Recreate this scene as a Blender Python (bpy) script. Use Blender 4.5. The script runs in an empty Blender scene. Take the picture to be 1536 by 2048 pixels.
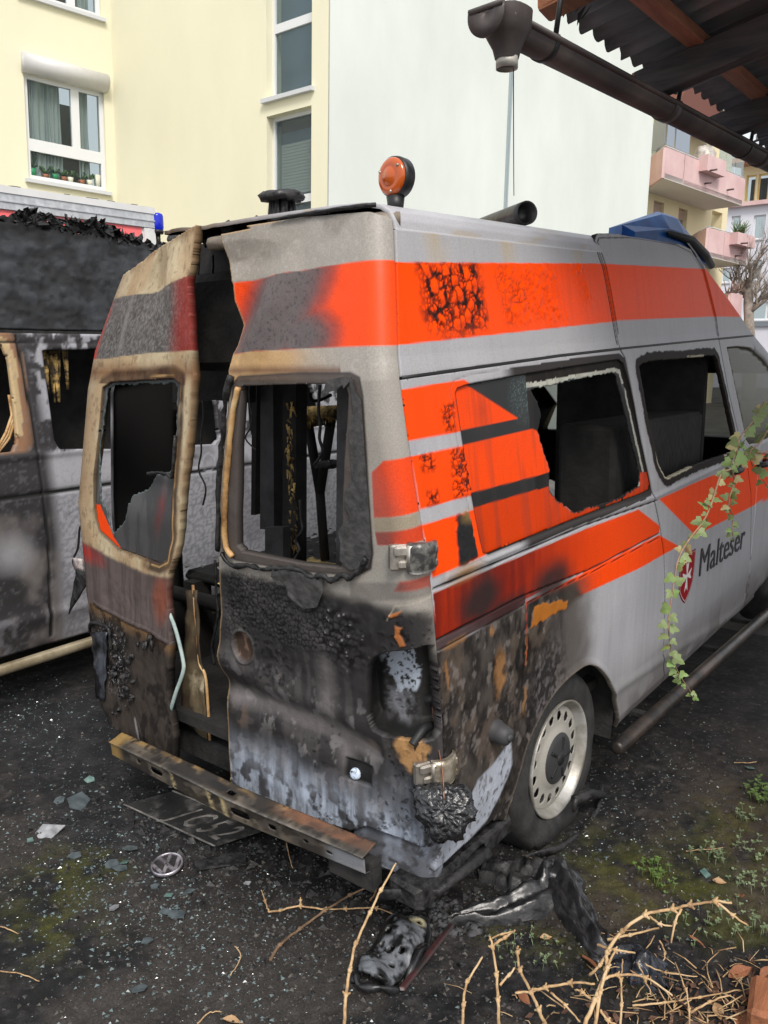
import bpy, math, random
import numpy as np
from mathutils import Vector, Matrix
random.seed(7)
SC = bpy.context.scene
COL = SC.collection

# ---------------------------------------------------------------- camera
CM = np.array([[0.7788, 0.62713, -0.01297], [0.10522, -0.15099, -0.98292], [-0.61838, 0.76414, -0.18358]])
CC = np.array([2.2173, -1.7186, 1.8351])
CF = 1640.78
cam = bpy.data.cameras.new('camera')
cam.sensor_fit = 'VERTICAL'; cam.sensor_height = 32.0; cam.lens = CF / 2048 * 32.0
cam.clip_start = 0.02; cam.clip_end = 400
camo = bpy.data.objects.new('camera', cam); COL.objects.link(camo)
_m = Matrix(((CM[0][0], -CM[1][0], -CM[2][0], CC[0]), (CM[0][1], -CM[1][1], -CM[2][1], CC[1]),
             (CM[0][2], -CM[1][2], -CM[2][2], CC[2]), (0, 0, 0, 1)))
camo.matrix_world = _m
SC.camera = camo

# ---------------------------------------------------------------- sky, sun, exposure
W = bpy.data.worlds.new('World'); SC.world = W; W.use_nodes = True
nt = W.node_tree; nt.nodes.clear()
SUN_EL, SUN_AZ = math.radians(48), math.radians(128)      # azimuth measured from +Y towards +X
sky = nt.nodes.new('ShaderNodeTexSky'); sky.sky_type = 'NISHITA'; sky.sun_disc = False
sky.sun_elevation = SUN_EL; sky.sun_rotation = SUN_AZ
sky.air_density = 1.0; sky.dust_density = 6.0; sky.ozone_density = 1.0
mx = nt.nodes.new('ShaderNodeMixRGB'); mx.inputs[0].default_value = 0.72
mx.inputs[2].default_value = (7.9, 8.1, 8.3, 1)           # even cloud layer
bg = nt.nodes.new('ShaderNodeBackground'); bg.inputs[1].default_value = 0.13
wo = nt.nodes.new('ShaderNodeOutputWorld')
nt.links.new(sky.outputs[0], mx.inputs[1]); nt.links.new(mx.outputs[0], bg.inputs[0]); nt.links.new(bg.outputs[0], wo.inputs[0])
sl = bpy.data.lights.new('sun', 'SUN'); sl.energy = 2.2; sl.angle = math.radians(18); sl.color = (1, .96, .9)
so = bpy.data.objects.new('sun', sl); COL.objects.link(so)
_d = Vector((math.sin(SUN_AZ) * math.cos(SUN_EL), math.cos(SUN_AZ) * math.cos(SUN_EL), math.sin(SUN_EL)))
so.rotation_euler = (-_d).to_track_quat('-Z', 'Y').to_euler()
vs = SC.view_settings; vs.view_transform = 'Standard'; vs.look = 'None'; vs.exposure = 0.2; vs.gamma = 1
vs.use_curve_mapping = False
SC.cycles.max_bounces = 6; SC.cycles.diffuse_bounces = 3; SC.cycles.transparent_max_bounces = 12
SC.cycles.use_denoising = True

# ---------------------------------------------------------------- maths helpers
def ray(px, py): return np.array([(px - 768) / CF, (py - 1024) / CF, 1.0]) @ CM
def at(px, py, d): return CC + ray(px, py) * d            # point at depth d
def on_plane(px, py, p0, n):
    d = ray(px, py); n = np.asarray(n, float)
    return CC + d * (np.dot(np.asarray(p0) - CC, n) / np.dot(d, n))
def onz(px, py, z): return on_plane(px, py, (0, 0, z), (0, 0, 1))
def onx(px, py, x): return on_plane(px, py, (x, 0, 0), (1, 0, 0))
def ony(px, py, y): return on_plane(px, py, (0, y, 0), (0, 1, 0))
def proj(P):
    q = (P - CC) @ CM.T
    return np.stack([768 + CF * q[..., 0] / q[..., 2], 1024 + CF * q[..., 1] / q[..., 2]], -1)
def sr(r, g, b):
    f = lambda c: (c / 255 / 12.92) if c / 255 <= .04045 else ((c / 255 + .055) / 1.055) ** 2.4
    return np.array([f(r), f(g), f(b)])
def _h(i, j, s):
    n = (i.astype(np.int64) * 374761393 + j.astype(np.int64) * 668265263 + s * 974711) & 0xffffffff
    n = ((n ^ (n >> 13)) * 1274126177) & 0xffffffff
    return ((n ^ (n >> 16)) & 0xffffff) / float(0xffffff)
def vn(x, y, s=0):
    xi = np.floor(x); yi = np.floor(y); fx = x - xi; fy = y - yi
    fx = fx * fx * (3 - 2 * fx); fy = fy * fy * (3 - 2 * fy)
    a = _h(xi, yi, s); b = _h(xi + 1, yi, s); c = _h(xi, yi + 1, s); d = _h(xi + 1, yi + 1, s)
    return (a * (1 - fx) + b * fx) * (1 - fy) + (c * (1 - fx) + d * fx) * fy
def fbm(x, y, s=0, o=4):
    t = 0; a = .5; n = 0
    for k in range(o):
        t = t + a * vn(x * 2 ** k + k * 17.3, y * 2 ** k - k * 9.1, s + k); n += a; a *= .55
    return t / n
def worley(x, y, s=0, j=.9):
    xi = np.floor(x); yi = np.floor(y); f1 = np.full(x.shape, 9.); f2 = f1.copy(); idv = np.zeros(x.shape)
    for a in (-1, 0, 1):
        for b in (-1, 0, 1):
            cx = xi + a; cy = yi + b
            px = cx + .5 + j * (_h(cx, cy, s) - .5); py = cy + .5 + j * (_h(cx, cy, s + 5) - .5)
            d = np.hypot(x - px, y - py); nw = d < f1
            f2 = np.where(nw, f1, np.minimum(f2, d)); idv = np.where(nw, _h(cx, cy, s + 9), idv); f1 = np.where(nw, d, f1)
    return f1, f2, idv
def seg_near(x, y, pts, closed=True):
    pts = np.asarray(pts, float); best = np.full(x.shape, 1e9); bx = x.copy(); by = y.copy()
    n = len(pts)
    for i in range(n if closed else n - 1):
        p = pts[i]; q = pts[(i + 1) % n]; e = q - p; L = max(e @ e, 1e-12)
        t = np.clip(((x - p[0]) * e[0] + (y - p[1]) * e[1]) / L, 0, 1)
        cx = p[0] + t * e[0]; cy = p[1] + t * e[1]; d = np.hypot(x - cx, y - cy); m = d < best
        best = np.where(m, d, best); bx = np.where(m, cx, bx); by = np.where(m, cy, by)
    return best, bx, by
def inside(x, y, pts):
    pts = np.asarray(pts, float); r = np.zeros(x.shape, bool); n = len(pts)
    for i in range(n):
        p = pts[i]; q = pts[(i + 1) % n]
        if p[1] == q[1]: continue
        c = (p[1] > y) != (q[1] > y)
        r ^= c & (x < (q[0] - p[0]) * (y - p[1]) / (q[1] - p[1]) + p[0])
    return r
def sd(x, y, pts):
    d = seg_near(x, y, pts)[0]
    return np.where(inside(x, y, pts), -d, d)
def pm(x, y, pts, w=.004): return np.clip(.5 - sd(x, y, pts) / w, 0, 1)       # polygon mask with an edge of width w
def lm(x, y, pts, w, soft=.5):                                                 # line mask
    d = seg_near(x, y, pts, False)[0]
    return np.clip((w - d) / (w * soft), 0, 1)
def el(x, y, cx, cy, rx, ry, soft=.5):
    d = np.hypot((x - cx) / rx, (y - cy) / ry)
    return np.clip((1 - d) / soft, 0, 1)
def sst(a, b, x):
    t = np.clip((x - a) / (b - a), 0, 1); return t * t * (3 - 2 * t)
class Lay:                                                                     # colour layers over a set of points
    def __init__(s, n, c, r=.4): s.c = np.tile(np.asarray(c, float), (n, 1)); s.r = np.full(n, float(r)); s.d = np.zeros(n)
    def mix(s, m, c, r=None):
        m = np.clip(m, 0, 1); s.c += (np.asarray(c, float) - s.c) * m[:, None]
        if r is not None: s.r += (r - s.r) * m
    def mul(s, f): s.c *= np.asarray(f)[:, None] if np.ndim(f) == 1 else f

# ---------------------------------------------------------------- mesh helpers
def link(o, parent=None):
    COL.objects.link(o)
    if parent is not None: o.parent = parent
    return o
def raw(name, V, F, mat, parent=None, smooth=True, col=None, rg=None):
    V = np.asarray(V, np.float32); F = np.asarray(F, np.int32); k = F.shape[1]
    me = bpy.data.meshes.new(name); me.vertices.add(len(V)); me.vertices.foreach_set('co', V.ravel())
    me.loops.add(F.size); me.loops.foreach_set('vertex_index', F.ravel())
    me.polygons.add(len(F)); me.polygons.foreach_set('loop_start', np.arange(0, F.size, k, dtype=np.int32))
    me.update(calc_edges=True)
    if col is not None:
        a = me.attributes.new('Col', 'FLOAT_COLOR', 'POINT'); c = np.ones((len(V), 4), np.float32); c[:, :3] = col
        a.data.foreach_set('color', c.ravel())
    if rg is not None:
        a = me.attributes.new('Rg', 'FLOAT', 'POINT'); a.data.foreach_set('value', np.asarray(rg, np.float32))
    me.polygons.foreach_set('use_smooth', np.full(len(F), smooth)); me.materials.append(mat)
    return link(bpy.data.objects.new(name, me), parent)
class MB:
    def __init__(s): s.v = []; s.f = []; s.sm = []
    def add(s, V, F, sm=False):
        b = len(s.v); s.v += [tuple(map(float, p)) for p in V]
        for f in F: s.f.append([b + i for i in f]); s.sm.append(sm)
        return s
    def box(s, lo, hi, bev=0.0, M=None):
        x0, y0, z0 = lo; x1, y1, z1 = hi
        if bev <= 0:
            V = [(x, y, z) for x in (x0, x1) for y in (y0, y1) for z in (z0, z1)]
            F = [(0, 1, 3, 2), (4, 6, 7, 5), (0, 4, 5, 1), (2, 3, 7, 6), (0, 2, 6, 4), (1, 5, 7, 3)]
        else:
            b = min(bev, (x1 - x0) * .45, (y1 - y0) * .45, (z1 - z0) * .45); V = []; idx = {}
            for i, x in enumerate((x0, x1)):
                for j, y in enumerate((y0, y1)):
                    for k, z in enumerate((z0, z1)):
                        sx = b if i == 0 else -b; sy = b if j == 0 else -b; sz = b if k == 0 else -b
                        idx[i, j, k] = len(V); V += [(x, y + sy, z + sz), (x + sx, y, z + sz), (x + sx, y + sy, z)]
            I = lambda i, j, k, a: idx[i, j, k] + a; F = []
            for i in (0, 1):
                F.append([I(i, 0, 0, 0), I(i, 1, 0, 0), I(i, 1, 1, 0), I(i, 0, 1, 0)][::1 if i else -1])
                F.append([I(0, i, 0, 1), I(0, i, 1, 1), I(1, i, 1, 1), I(1, i, 0, 1)][::1 if i else -1])
                F.append([I(0, 0, i, 2), I(1, 0, i, 2), I(1, 1, i, 2), I(0, 1, i, 2)][::1 if i else -1])
            for j in (0, 1):
                for k in (0, 1):
                    F.append([I(0, j, k, 1), I(1, j, k, 1), I(1, j, k, 2), I(0, j, k, 2)][::1 if j == k else -1])
                    F.append([I(j, 0, k, 0), I(j, 1, k, 0), I(j, 1, k, 2), I(j, 0, k, 2)][::-1 if j == k else 1])
                    F.append([I(j, k, 0, 0), I(j, k, 1, 0), I(j, k, 1, 1), I(j, k, 0, 1)][::1 if j == k else -1])
                    for i in (0, 1):
                        F.append([I(i, j, k, 0), I(i, j, k, 1), I(i, j, k, 2)][::1 if (i + j + k) % 2 else -1])
        if M is not None: V = [tuple(M @ Vector(p)) for p in V]
        return s.add(V, F)
    def obox(s, p, ex, ey, ez, bev=0.0):                                       # oriented box: corner p, three edge vectors
        p = Vector(p); ex = Vector(ex); ey = Vector(ey); ez = Vector(ez)
        M = Matrix(((ex.normalized().x, ey.normalized().x, ez.normalized().x, p.x), (ex.normalized().y, ey.normalized().y, ez.normalized().y, p.y),
                    (ex.normalized().z, ey.normalized().z, ez.normalized().z, p.z), (0, 0, 0, 1)))
        return s.box((0, 0, 0), (ex.length, ey.length, ez.length), bev, M)
    def tube(s, pts, rad, n=8, cap=True, flat=1.0):
        pts = [Vector(p) for p in pts]; m = len(pts)
        if not hasattr(rad, '__len__'): rad = [rad] * m
        up = None; V = []; F = []
        for i, p in enumerate(pts):
            t = (pts[min(i + 1, m - 1)] - pts[max(i - 1, 0)]).normalized()
            if up is None:
                up = t.orthogonal().normalized()
            up = (up - t * up.dot(t)); up = up.normalized() if up.length > 1e-6 else t.orthogonal().normalized()
            w = t.cross(up)
            for k in range(n):
                a = 2 * math.pi * k / n
                V.append(p + (up * math.cos(a) + w * math.sin(a) * flat) * rad[i])
        for i in range(m - 1):
            for k in range(n):
                F.append((i * n + k, i * n + (k + 1) % n, (i + 1) * n + (k + 1) % n, (i + 1) * n + k))
        if cap: F += [tuple(range(n))[::-1], tuple((m - 1) * n + k for k in range(n))]
        return s.add(V, F, True)
    def rev(s, prof, n, M, close=False):                                       # profile (r, h) turned about local z of matrix M
        V = []; F = []; m = len(prof)
        for r, h in prof:
            for k in range(n):
                a = 2 * math.pi * k / n; V.append(M @ Vector((r * math.cos(a), r * math.sin(a), h)))
        for i in range(m - 1 + (1 if close else 0)):
            for k in range(n):
                j = (i + 1) % m; F.append((i * n + k, i * n + (k + 1) % n, j * n + (k + 1) % n, j * n + k))
        return s.add(V, F, True)
    def prism(s, poly, d, cap=True):                                           # 3-D polygon swept by vector d
        poly = [Vector(p) for p in poly]; n = len(poly); d = Vector(d)
        V = poly + [p + d for p in poly]
        F = [tuple(range(n))[::-1], tuple(range(n, 2 * n))] + [(i, (i + 1) % n, n + (i + 1) % n, n + i) for i in range(n)]
        return s.add(V, F)
    def build(s, name, mat, parent=None, rough=0.0, seed=0):
        me = bpy.data.meshes.new(name); V = s.v
        if rough:
            rr = random.Random(seed)
            V = [(x + rr.uniform(-rough, rough), y + rr.uniform(-rough, rough), z + rr.uniform(-rough, rough)) for x, y, z in V]
        me.from_pydata(V, [], s.f); me.polygons.foreach_set('use_smooth', s.sm); me.materials.append(mat); me.update()
        return link(bpy.data.objects.new(name, me), parent)
def frame(p, z, x=None):                                                       # matrix at p with local z along z
    z = Vector(z).normalized(); x = Vector(x) if x is not None else z.orthogonal()
    x = (x - z * x.dot(z)).normalized(); y = z.cross(x); p = Vector(p)
    return Matrix(((x.x, y.x, z.x, p.x), (x.y, y.y, z.y, p.y), (x.z, y.z, z.z, p.z), (0, 0, 0, 1)))
def tag(o, label=None, cat=None, group=None, kind=None):
    if label: o['label'] = label
    if cat: o['category'] = cat
    if group: o['group'] = group
    if kind: o['kind'] = kind
    return o
def thing(name, label, cat, loc=(0, 0, 0), group=None):
    o = bpy.data.objects.new(name, None); o.location = loc; o.empty_display_size = .2
    COL.objects.link(o); return tag(o, label, cat, group)
def catmull(P, n=6):
    P = [np.asarray(p, float) for p in P]; out = []
    for i in range(len(P) - 1):
        p0 = P[max(i - 1, 0)]; p1 = P[i]; p2 = P[i + 1]; p3 = P[min(i + 2, len(P) - 1)]
        for k in range(n):
            t = k / n
            out.append(.5 * (2 * p1 + (p2 - p0) * t + (2 * p0 - 5 * p1 + 4 * p2 - p3) * t * t + (3 * p1 - p0 - 3 * p2 + p3) * t ** 3))
    out.append(P[-1]); return out

# a sheet cut out of a parametric surface: outline and holes in surface coordinates, colours and dents from paint()
def panel(name, surf, box, step, paint, mat, parent, outline=None, holes=(), thick=.0, flip=False, keep=None, rim=.6):
    a0, a1, v0, v1 = box; na = int((a1 - a0) / step) + 1; nv = int((v1 - v0) / step) + 1
    A, V = np.meshgrid(np.linspace(a0, a1, na), np.linspace(v0, v1, nv)); A = A.ravel().copy(); V = V.ravel().copy()
    for pl in ([outline] if outline is not None else []) + list(holes):
        pl = np.asarray(pl, float)
        nb = (A > pl[:, 0].min() - 2 * step) & (A < pl[:, 0].max() + 2 * step) & (V > pl[:, 1].min() - 2 * step) & (V < pl[:, 1].max() + 2 * step)
        ix = np.nonzero(nb)[0]
        d, bx, by = seg_near(A[ix], V[ix], pl); m = d < step * .6
        A[ix[m]] = bx[m]; V[ix[m]] = by[m]
    I = np.arange(na * nv).reshape(nv, na)
    Q = np.stack([I[:-1, :-1], I[:-1, 1:], I[1:, 1:], I[1:, :-1]], -1).reshape(-1, 4)
    ca = A[Q].mean(1); cv = V[Q].mean(1); k = np.ones(len(Q), bool)
    if outline is not None: k &= inside(ca, cv, outline)
    for h in holes:
        h = np.asarray(h, float)
        ix = np.nonzero((ca > h[:, 0].min()) & (ca < h[:, 0].max()) & (cv > h[:, 1].min()) & (cv < h[:, 1].max()))[0]
        k[ix[inside(ca[ix], cv[ix], h)]] = False
    if keep is not None: k &= keep(ca, cv)
    Q = Q[k]; used = np.unique(Q); re = np.full(na * nv, -1); re[used] = np.arange(len(used)); Q = re[Q]; A = A[used]; V = V[used]
    P = surf(A, V); e = 1e-4
    N = np.cross(surf(A + e, V) - P, surf(A, V + e) - P); N /= np.linalg.norm(N, axis=1, keepdims=True) + 1e-12
    if flip: N = -N; Q = Q[:, ::-1]
    L = paint(A, V); P = P + N * L.d[:, None]
    if thick:
        E = np.concatenate([Q[:, [0, 1]], Q[:, [1, 2]], Q[:, [2, 3]], Q[:, [3, 0]]]); key = np.sort(E, 1); key = key[:, 0] * len(A) + key[:, 1]
        u, inv, cnt = np.unique(key, return_inverse=True, return_counts=True); B = E[cnt[inv] == 1]
        bv = np.unique(B); r2 = np.full(len(A), -1); r2[bv] = len(A) + np.arange(len(bv))
        P = np.concatenate([P, P[bv] - N[bv] * thick]); c = np.concatenate([L.c, L.c[bv] * rim]); r = np.concatenate([L.r, L.r[bv]])
        Q = np.concatenate([Q, np.stack([B[:, 1], B[:, 0], r2[B[:, 0]], r2[B[:, 1]]], 1)])
    else: c = L.c; r = L.r
    return raw(name, P, Q, mat, parent, True, c, r)
def inverse(surf, box):                                                        # traced picture points -> surface coordinates
    a0, a1, v0, v1 = box; A, V = np.meshgrid(np.linspace(a0, a1, 90), np.linspace(v0, v1, 90)); A = A.ravel(); V = V.ravel(); G = proj(surf(A, V))
    def inv(pts):
        out = []
        for p in pts:
            p = np.asarray(p, float); i = np.argmin(((G - p) ** 2).sum(1)); q = np.array([A[i], V[i]])
            for _ in range(10):
                S = surf(np.array([q[0], q[0] + 1e-4, q[0]]), np.array([q[1], q[1], q[1] + 1e-4])); g = proj(S)
                J = np.stack([(g[1] - g[0]) / 1e-4, (g[2] - g[0]) / 1e-4], 1)
                try: dq = np.linalg.solve(J, p - g[0])
                except np.linalg.LinAlgError: break
                q = q + np.clip(dq, -.05, .05)
            out.append(q)
        return np.array(out)
    return inv

# ---------------------------------------------------------------- materials
def mat(name, col=(.5, .5, .5), rough=.5, metal=0.0, spec=.5):
    m = bpy.data.materials.new(name); m.use_nodes = True; n = m.node_tree.nodes['Principled BSDF']
    n.inputs['Base Color'].default_value = (*[float(c) for c in col], 1); n.inputs['Roughness'].default_value = rough; n.inputs['Metallic'].default_value = metal
    n.inputs['Specular IOR Level'].default_value = spec
    return m
def nmat(name, c1, c2, scale=8, rough=.7, metal=0.0, bump=.0, bscale=60, stretch=(1, 1, 1), lo=.35, hi=.65, detail=6, c3=None, rough2=None, dist=.01, spec=.5):
    """two or three colours mixed by object-space noise, with bump"""
    m = mat(name, c1, rough, metal, spec); t = m.node_tree; N = t.nodes; L = t.links; b = N['Principled BSDF']
    tc = N.new('ShaderNodeTexCoord'); mp = N.new('ShaderNodeMapping'); mp.inputs['Scale'].default_value = stretch
    L.new(tc.outputs['Object'], mp.inputs[0])
    no = N.new('ShaderNodeTexNoise'); no.inputs['Scale'].default_value = scale; no.inputs['Detail'].default_value = detail; no.inputs['Roughness'].default_value = .62
    L.new(mp.outputs[0], no.inputs[0])
    cr = N.new('ShaderNodeValToRGB'); e = cr.color_ramp.elements; e[0].position = lo; e[1].position = hi
    e[0].color = (*[float(c) for c in c1], 1); e[1].color = (*[float(c) for c in c2], 1)
    if c3 is not None: q = cr.color_ramp.elements.new((lo + hi) / 2); q.color = (*[float(c) for c in c3], 1)
    L.new(no.outputs[0], cr.inputs[0]); L.new(cr.outputs[0], b.inputs['Base Color'])
    if rough2 is not None:
        mr = N.new('ShaderNodeMapRange'); mr.inputs[1].default_value = lo; mr.inputs[2].default_value = hi; mr.inputs[3].default_value = rough; mr.inputs[4].default_value = rough2
        L.new(no.outputs[0], mr.inputs[0]); L.new(mr.outputs[0], b.inputs['Roughness'])
    if bump:
        n2 = N.new('ShaderNodeTexNoise'); n2.inputs['Scale'].default_value = bscale; n2.inputs['Detail'].default_value = 5; L.new(mp.outputs[0], n2.inputs[0])
        bp = N.new('ShaderNodeBump'); bp.inputs['Strength'].default_value = bump; bp.inputs['Distance'].default_value = dist
        L.new(n2.outputs[0], bp.inputs['Height']); L.new(bp.outputs[0], b.inputs['Normal'])
    return m
def amat(name, bump=.12, bscale=350, gr=.35, gscale=220, back=(.012, .011, .011), metal=0., spec=.5, coat=0.):
    """colour and roughness carried by the mesh, fine grain on top, sooty reverse side"""
    m = mat(name, rough=.5, metal=metal, spec=spec); t = m.node_tree; N = t.nodes; L = t.links; b = N['Principled BSDF']
    a = N.new('ShaderNodeAttribute'); a.attribute_name = 'Col'; r = N.new('ShaderNodeAttribute'); r.attribute_name = 'Rg'
    tc = N.new('ShaderNodeTexCoord'); no = N.new('ShaderNodeTexNoise'); no.inputs['Scale'].default_value = gscale; no.inputs['Detail'].default_value = 4
    L.new(tc.outputs['Object'], no.inputs[0])
    mr = N.new('ShaderNodeMapRange'); mr.inputs[1].default_value = .3; mr.inputs[2].default_value = .7; mr.inputs[3].default_value = 1 - gr; mr.inputs[4].default_value = 1 + gr * .6
    L.new(no.outputs[0], mr.inputs[0])
    mu = N.new('ShaderNodeMixRGB'); mu.blend_type = 'MULTIPLY'; mu.inputs[0].default_value = 1; L.new(a.outputs['Color'], mu.inputs[1]); L.new(mr.outputs[0], mu.inputs[2])
    g = N.new('ShaderNodeNewGeometry'); mb = N.new('ShaderNodeMixRGB'); mb.inputs[2].default_value = (*(back or (0, 0, 0)), 1); mb.inputs[0].default_value = 0
    if back is not None: L.new(g.outputs['Backfacing'], mb.inputs[0])
    L.new(mu.outputs[0], mb.inputs[1]); L.new(mb.outputs[0], b.inputs['Base Color'])
    mr2 = N.new('ShaderNodeMixRGB'); mr2.inputs[2].default_value = (.9, .9, .9, 1); L.new(g.outputs['Backfacing'], mr2.inputs[0]); L.new(r.outputs['Fac'], mr2.inputs[1]); L.new(mr2.outputs[0], b.inputs['Roughness'])
    b.inputs['Coat Weight'].default_value = coat; b.inputs['Coat Roughness'].default_value = .15
    n2 = N.new('ShaderNodeTexNoise'); n2.inputs['Scale'].default_value = bscale; n2.inputs['Detail'].default_value = 3; L.new(tc.outputs['Object'], n2.inputs[0])
    bp = N.new('ShaderNodeBump'); bp.inputs['Strength'].default_value = bump; bp.inputs['Distance'].default_value = .002; L.new(n2.outputs[0], bp.inputs['Height']); L.new(bp.outputs[0], b.inputs['Normal'])
    return m
def gmat(name, tint=(.9, .95, .95), trans=.55, rough=.03, dark=(.03, .035, .035)):
    """window glass: mirror-like skin over a partly see-through dark body"""
    m = bpy.data.materials.new(name); m.use_nodes = True; t = m.node_tree; N = t.nodes; L = t.links; b = N['Principled BSDF']
    b.inputs['Base Color'].default_value = (*dark, 1); b.inputs['Roughness'].default_value = rough; b.inputs['Specular IOR Level'].default_value = .6
    tr = N.new('ShaderNodeBsdfTransparent'); tr.inputs[0].default_value = (*tint, 1); ms = N.new('ShaderNodeMixShader'); ms.inputs[0].default_value = trans
    L.new(b.outputs[0], ms.inputs[1]); L.new(tr.outputs[0], ms.inputs[2]); L.new(ms.outputs[0], N['Material Output'].inputs[0])
    return m
PAINT = amat('scorched_paint', gr=.12, spec=.10)
SOOTP = amat('sooty_sheet_metal', bump=.15, bscale=260, gr=.15, gscale=230, spec=.35)
CHAR = nmat('charred_plastic', (.006, .006, .007), (.03, .029, .03), 30, .35, bump=.6, bscale=45, rough2=.8)
SOOT = nmat('soot', (.008, .008, .008), (.035, .033, .032), 12, .85, bump=.4, bscale=80)
BLACK = mat('black_rubber', (.012, .012, .013), .55)
RUBBER = nmat('tyre_rubber', (.018, .018, .019), (.045, .043, .042), 14, .75, bump=.25, bscale=120)
STEEL = nmat('bare_steel', (.30, .27, .23), (.52, .49, .45), 9, .38, metal=.85, bump=.12, bscale=70, rough2=.55)
DIRTMETAL = nmat('sooty_steel', (.03, .028, .026), (.16, .14, .12), 10, .5, metal=.6, bump=.2, bscale=60)
TANP = nmat('heat_yellowed_paint', sr(120, 85, 50), sr(205, 175, 130), 9, .5, bump=.15, bscale=90, c3=sr(190, 150, 100))
FOAM = nmat('burnt_foam', (.03, .02, .01), sr(215, 180, 110), 16, .9, bump=.8, bscale=50, lo=.42, hi=.62, dist=.02)
WOOD = nmat('old_timber', sr(120, 75, 50), sr(165, 105, 70), 5, .75, bump=.3, bscale=40, stretch=(8, 1, 8))
# ================================================================ setting: ground
G_ = lambda px, py: onz(px, py, 0)[:2]
moss = [(*G_(130, 1745), .22, .16), (*G_(235, 1730), .12, .06), (*G_(90, 1860), .25, .2), (*G_(1270, 1740), .35, .22), (*G_(1330, 1800), .3, .16), (*G_(1450, 1830), .3, .2), (*G_(1510, 1640), .2, .3), (*G_(1100, 1900), .3, .1), (*G_(1490, 1700), .25, .25)]
def ground_h(x, y):
    r = np.hypot(x - .3, y - .3); k = np.clip(1.6 - r / 3, 0, 1)
    soil = sst(.2, 1.3, x + .5 * y) * sst(2.6, 1.2, y) + sst(.2, -.6, y) * .6
    h = .012 * (fbm(x * 7, y * 7, 200) - .5) + (.006 + .014 * soil) * (fbm(x * 28, y * 28, 201) - .5) + .010 * soil * (fbm(x * 70, y * 70, 202) - .5)
    f1, f2, i = worley(x * 22, y * 22, 203); h = h + .010 * soil * np.clip(1 - f1 / .45, 0, 1) * (i > .55)
    return h * k - .004
def paint_ground(x, y):
    n = len(x); L = Lay(n, (.013, .013, .0145), .75); g = fbm(x * 3, y * 3, 210); g2 = fbm(x * 14, y * 14, 211); g3 = fbm(x * 60, y * 60, 212)
    L.mix(sst(.42, .65, g) * .75, sr(48, 45, 44)); L.mix(sst(.48, .68, g2) * .5, sr(64, 60, 59)); L.mix(sst(.6, .72, g3) * .3, sr(96, 92, 90)); L.mix(sst(.45, .3, g3) * .5, (.006, .006, .006))
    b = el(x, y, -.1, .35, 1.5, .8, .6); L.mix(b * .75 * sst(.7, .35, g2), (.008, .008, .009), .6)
    w = el(x, y, -1.5, .3, 1.0, .5, .7) + el(x, y, -.5, -.1, .6, .3, .8); L.mix(np.clip(w, 0, 1) * .5 * g, sr(58, 62, 68), .5)
    L.mix(sst(.3, -.5, y - .2 * x) * sst(.4, .6, g) * .55, sr(74, 69, 65))
    for cx, cy, rx, ry in moss:
        m = el(x + .2 * (g2 - .5), y + .2 * (g - .5), cx, cy, rx * 1.3, ry * 1.3, .9) * sst(.35, .6, g2); L.mix(m * .85, sr(72, 74, 24) * (.5 + .9 * g3[:, None]), .9)
    L.mul(.82)
    k = sst(.9, 1.3, x) * sst(3.2, 1.6, y + .5 * g); L.mix(k * .35 * sst(.4, .6, g), sr(86, 74, 58))
    return L
GROUNDM = amat('soot_covered_ground', bump=.6, bscale=120, gr=.5, gscale=160, back=None, spec=.35)
gp = panel('ground', lambda x, y: np.stack([x, y, ground_h(x, y)], -1), (-3.6, 3.4, -2.2, 3.9), .013, paint_ground, GROUNDM, None); gp['kind'] = 'structure'
FARG = nmat('yard_asphalt', sr(62, 60, 60), sr(96, 93, 90), 1.5, .9, bump=.2, bscale=40)
mb = MB(); mb.add([(-120, -60, -.03), (120, -60, -.03), (120, 160, -.03), (-120, 160, -.03)], [(0, 1, 2, 3)]); fg = mb.build('yard_ground', FARG); fg['kind'] = 'structure'

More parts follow.
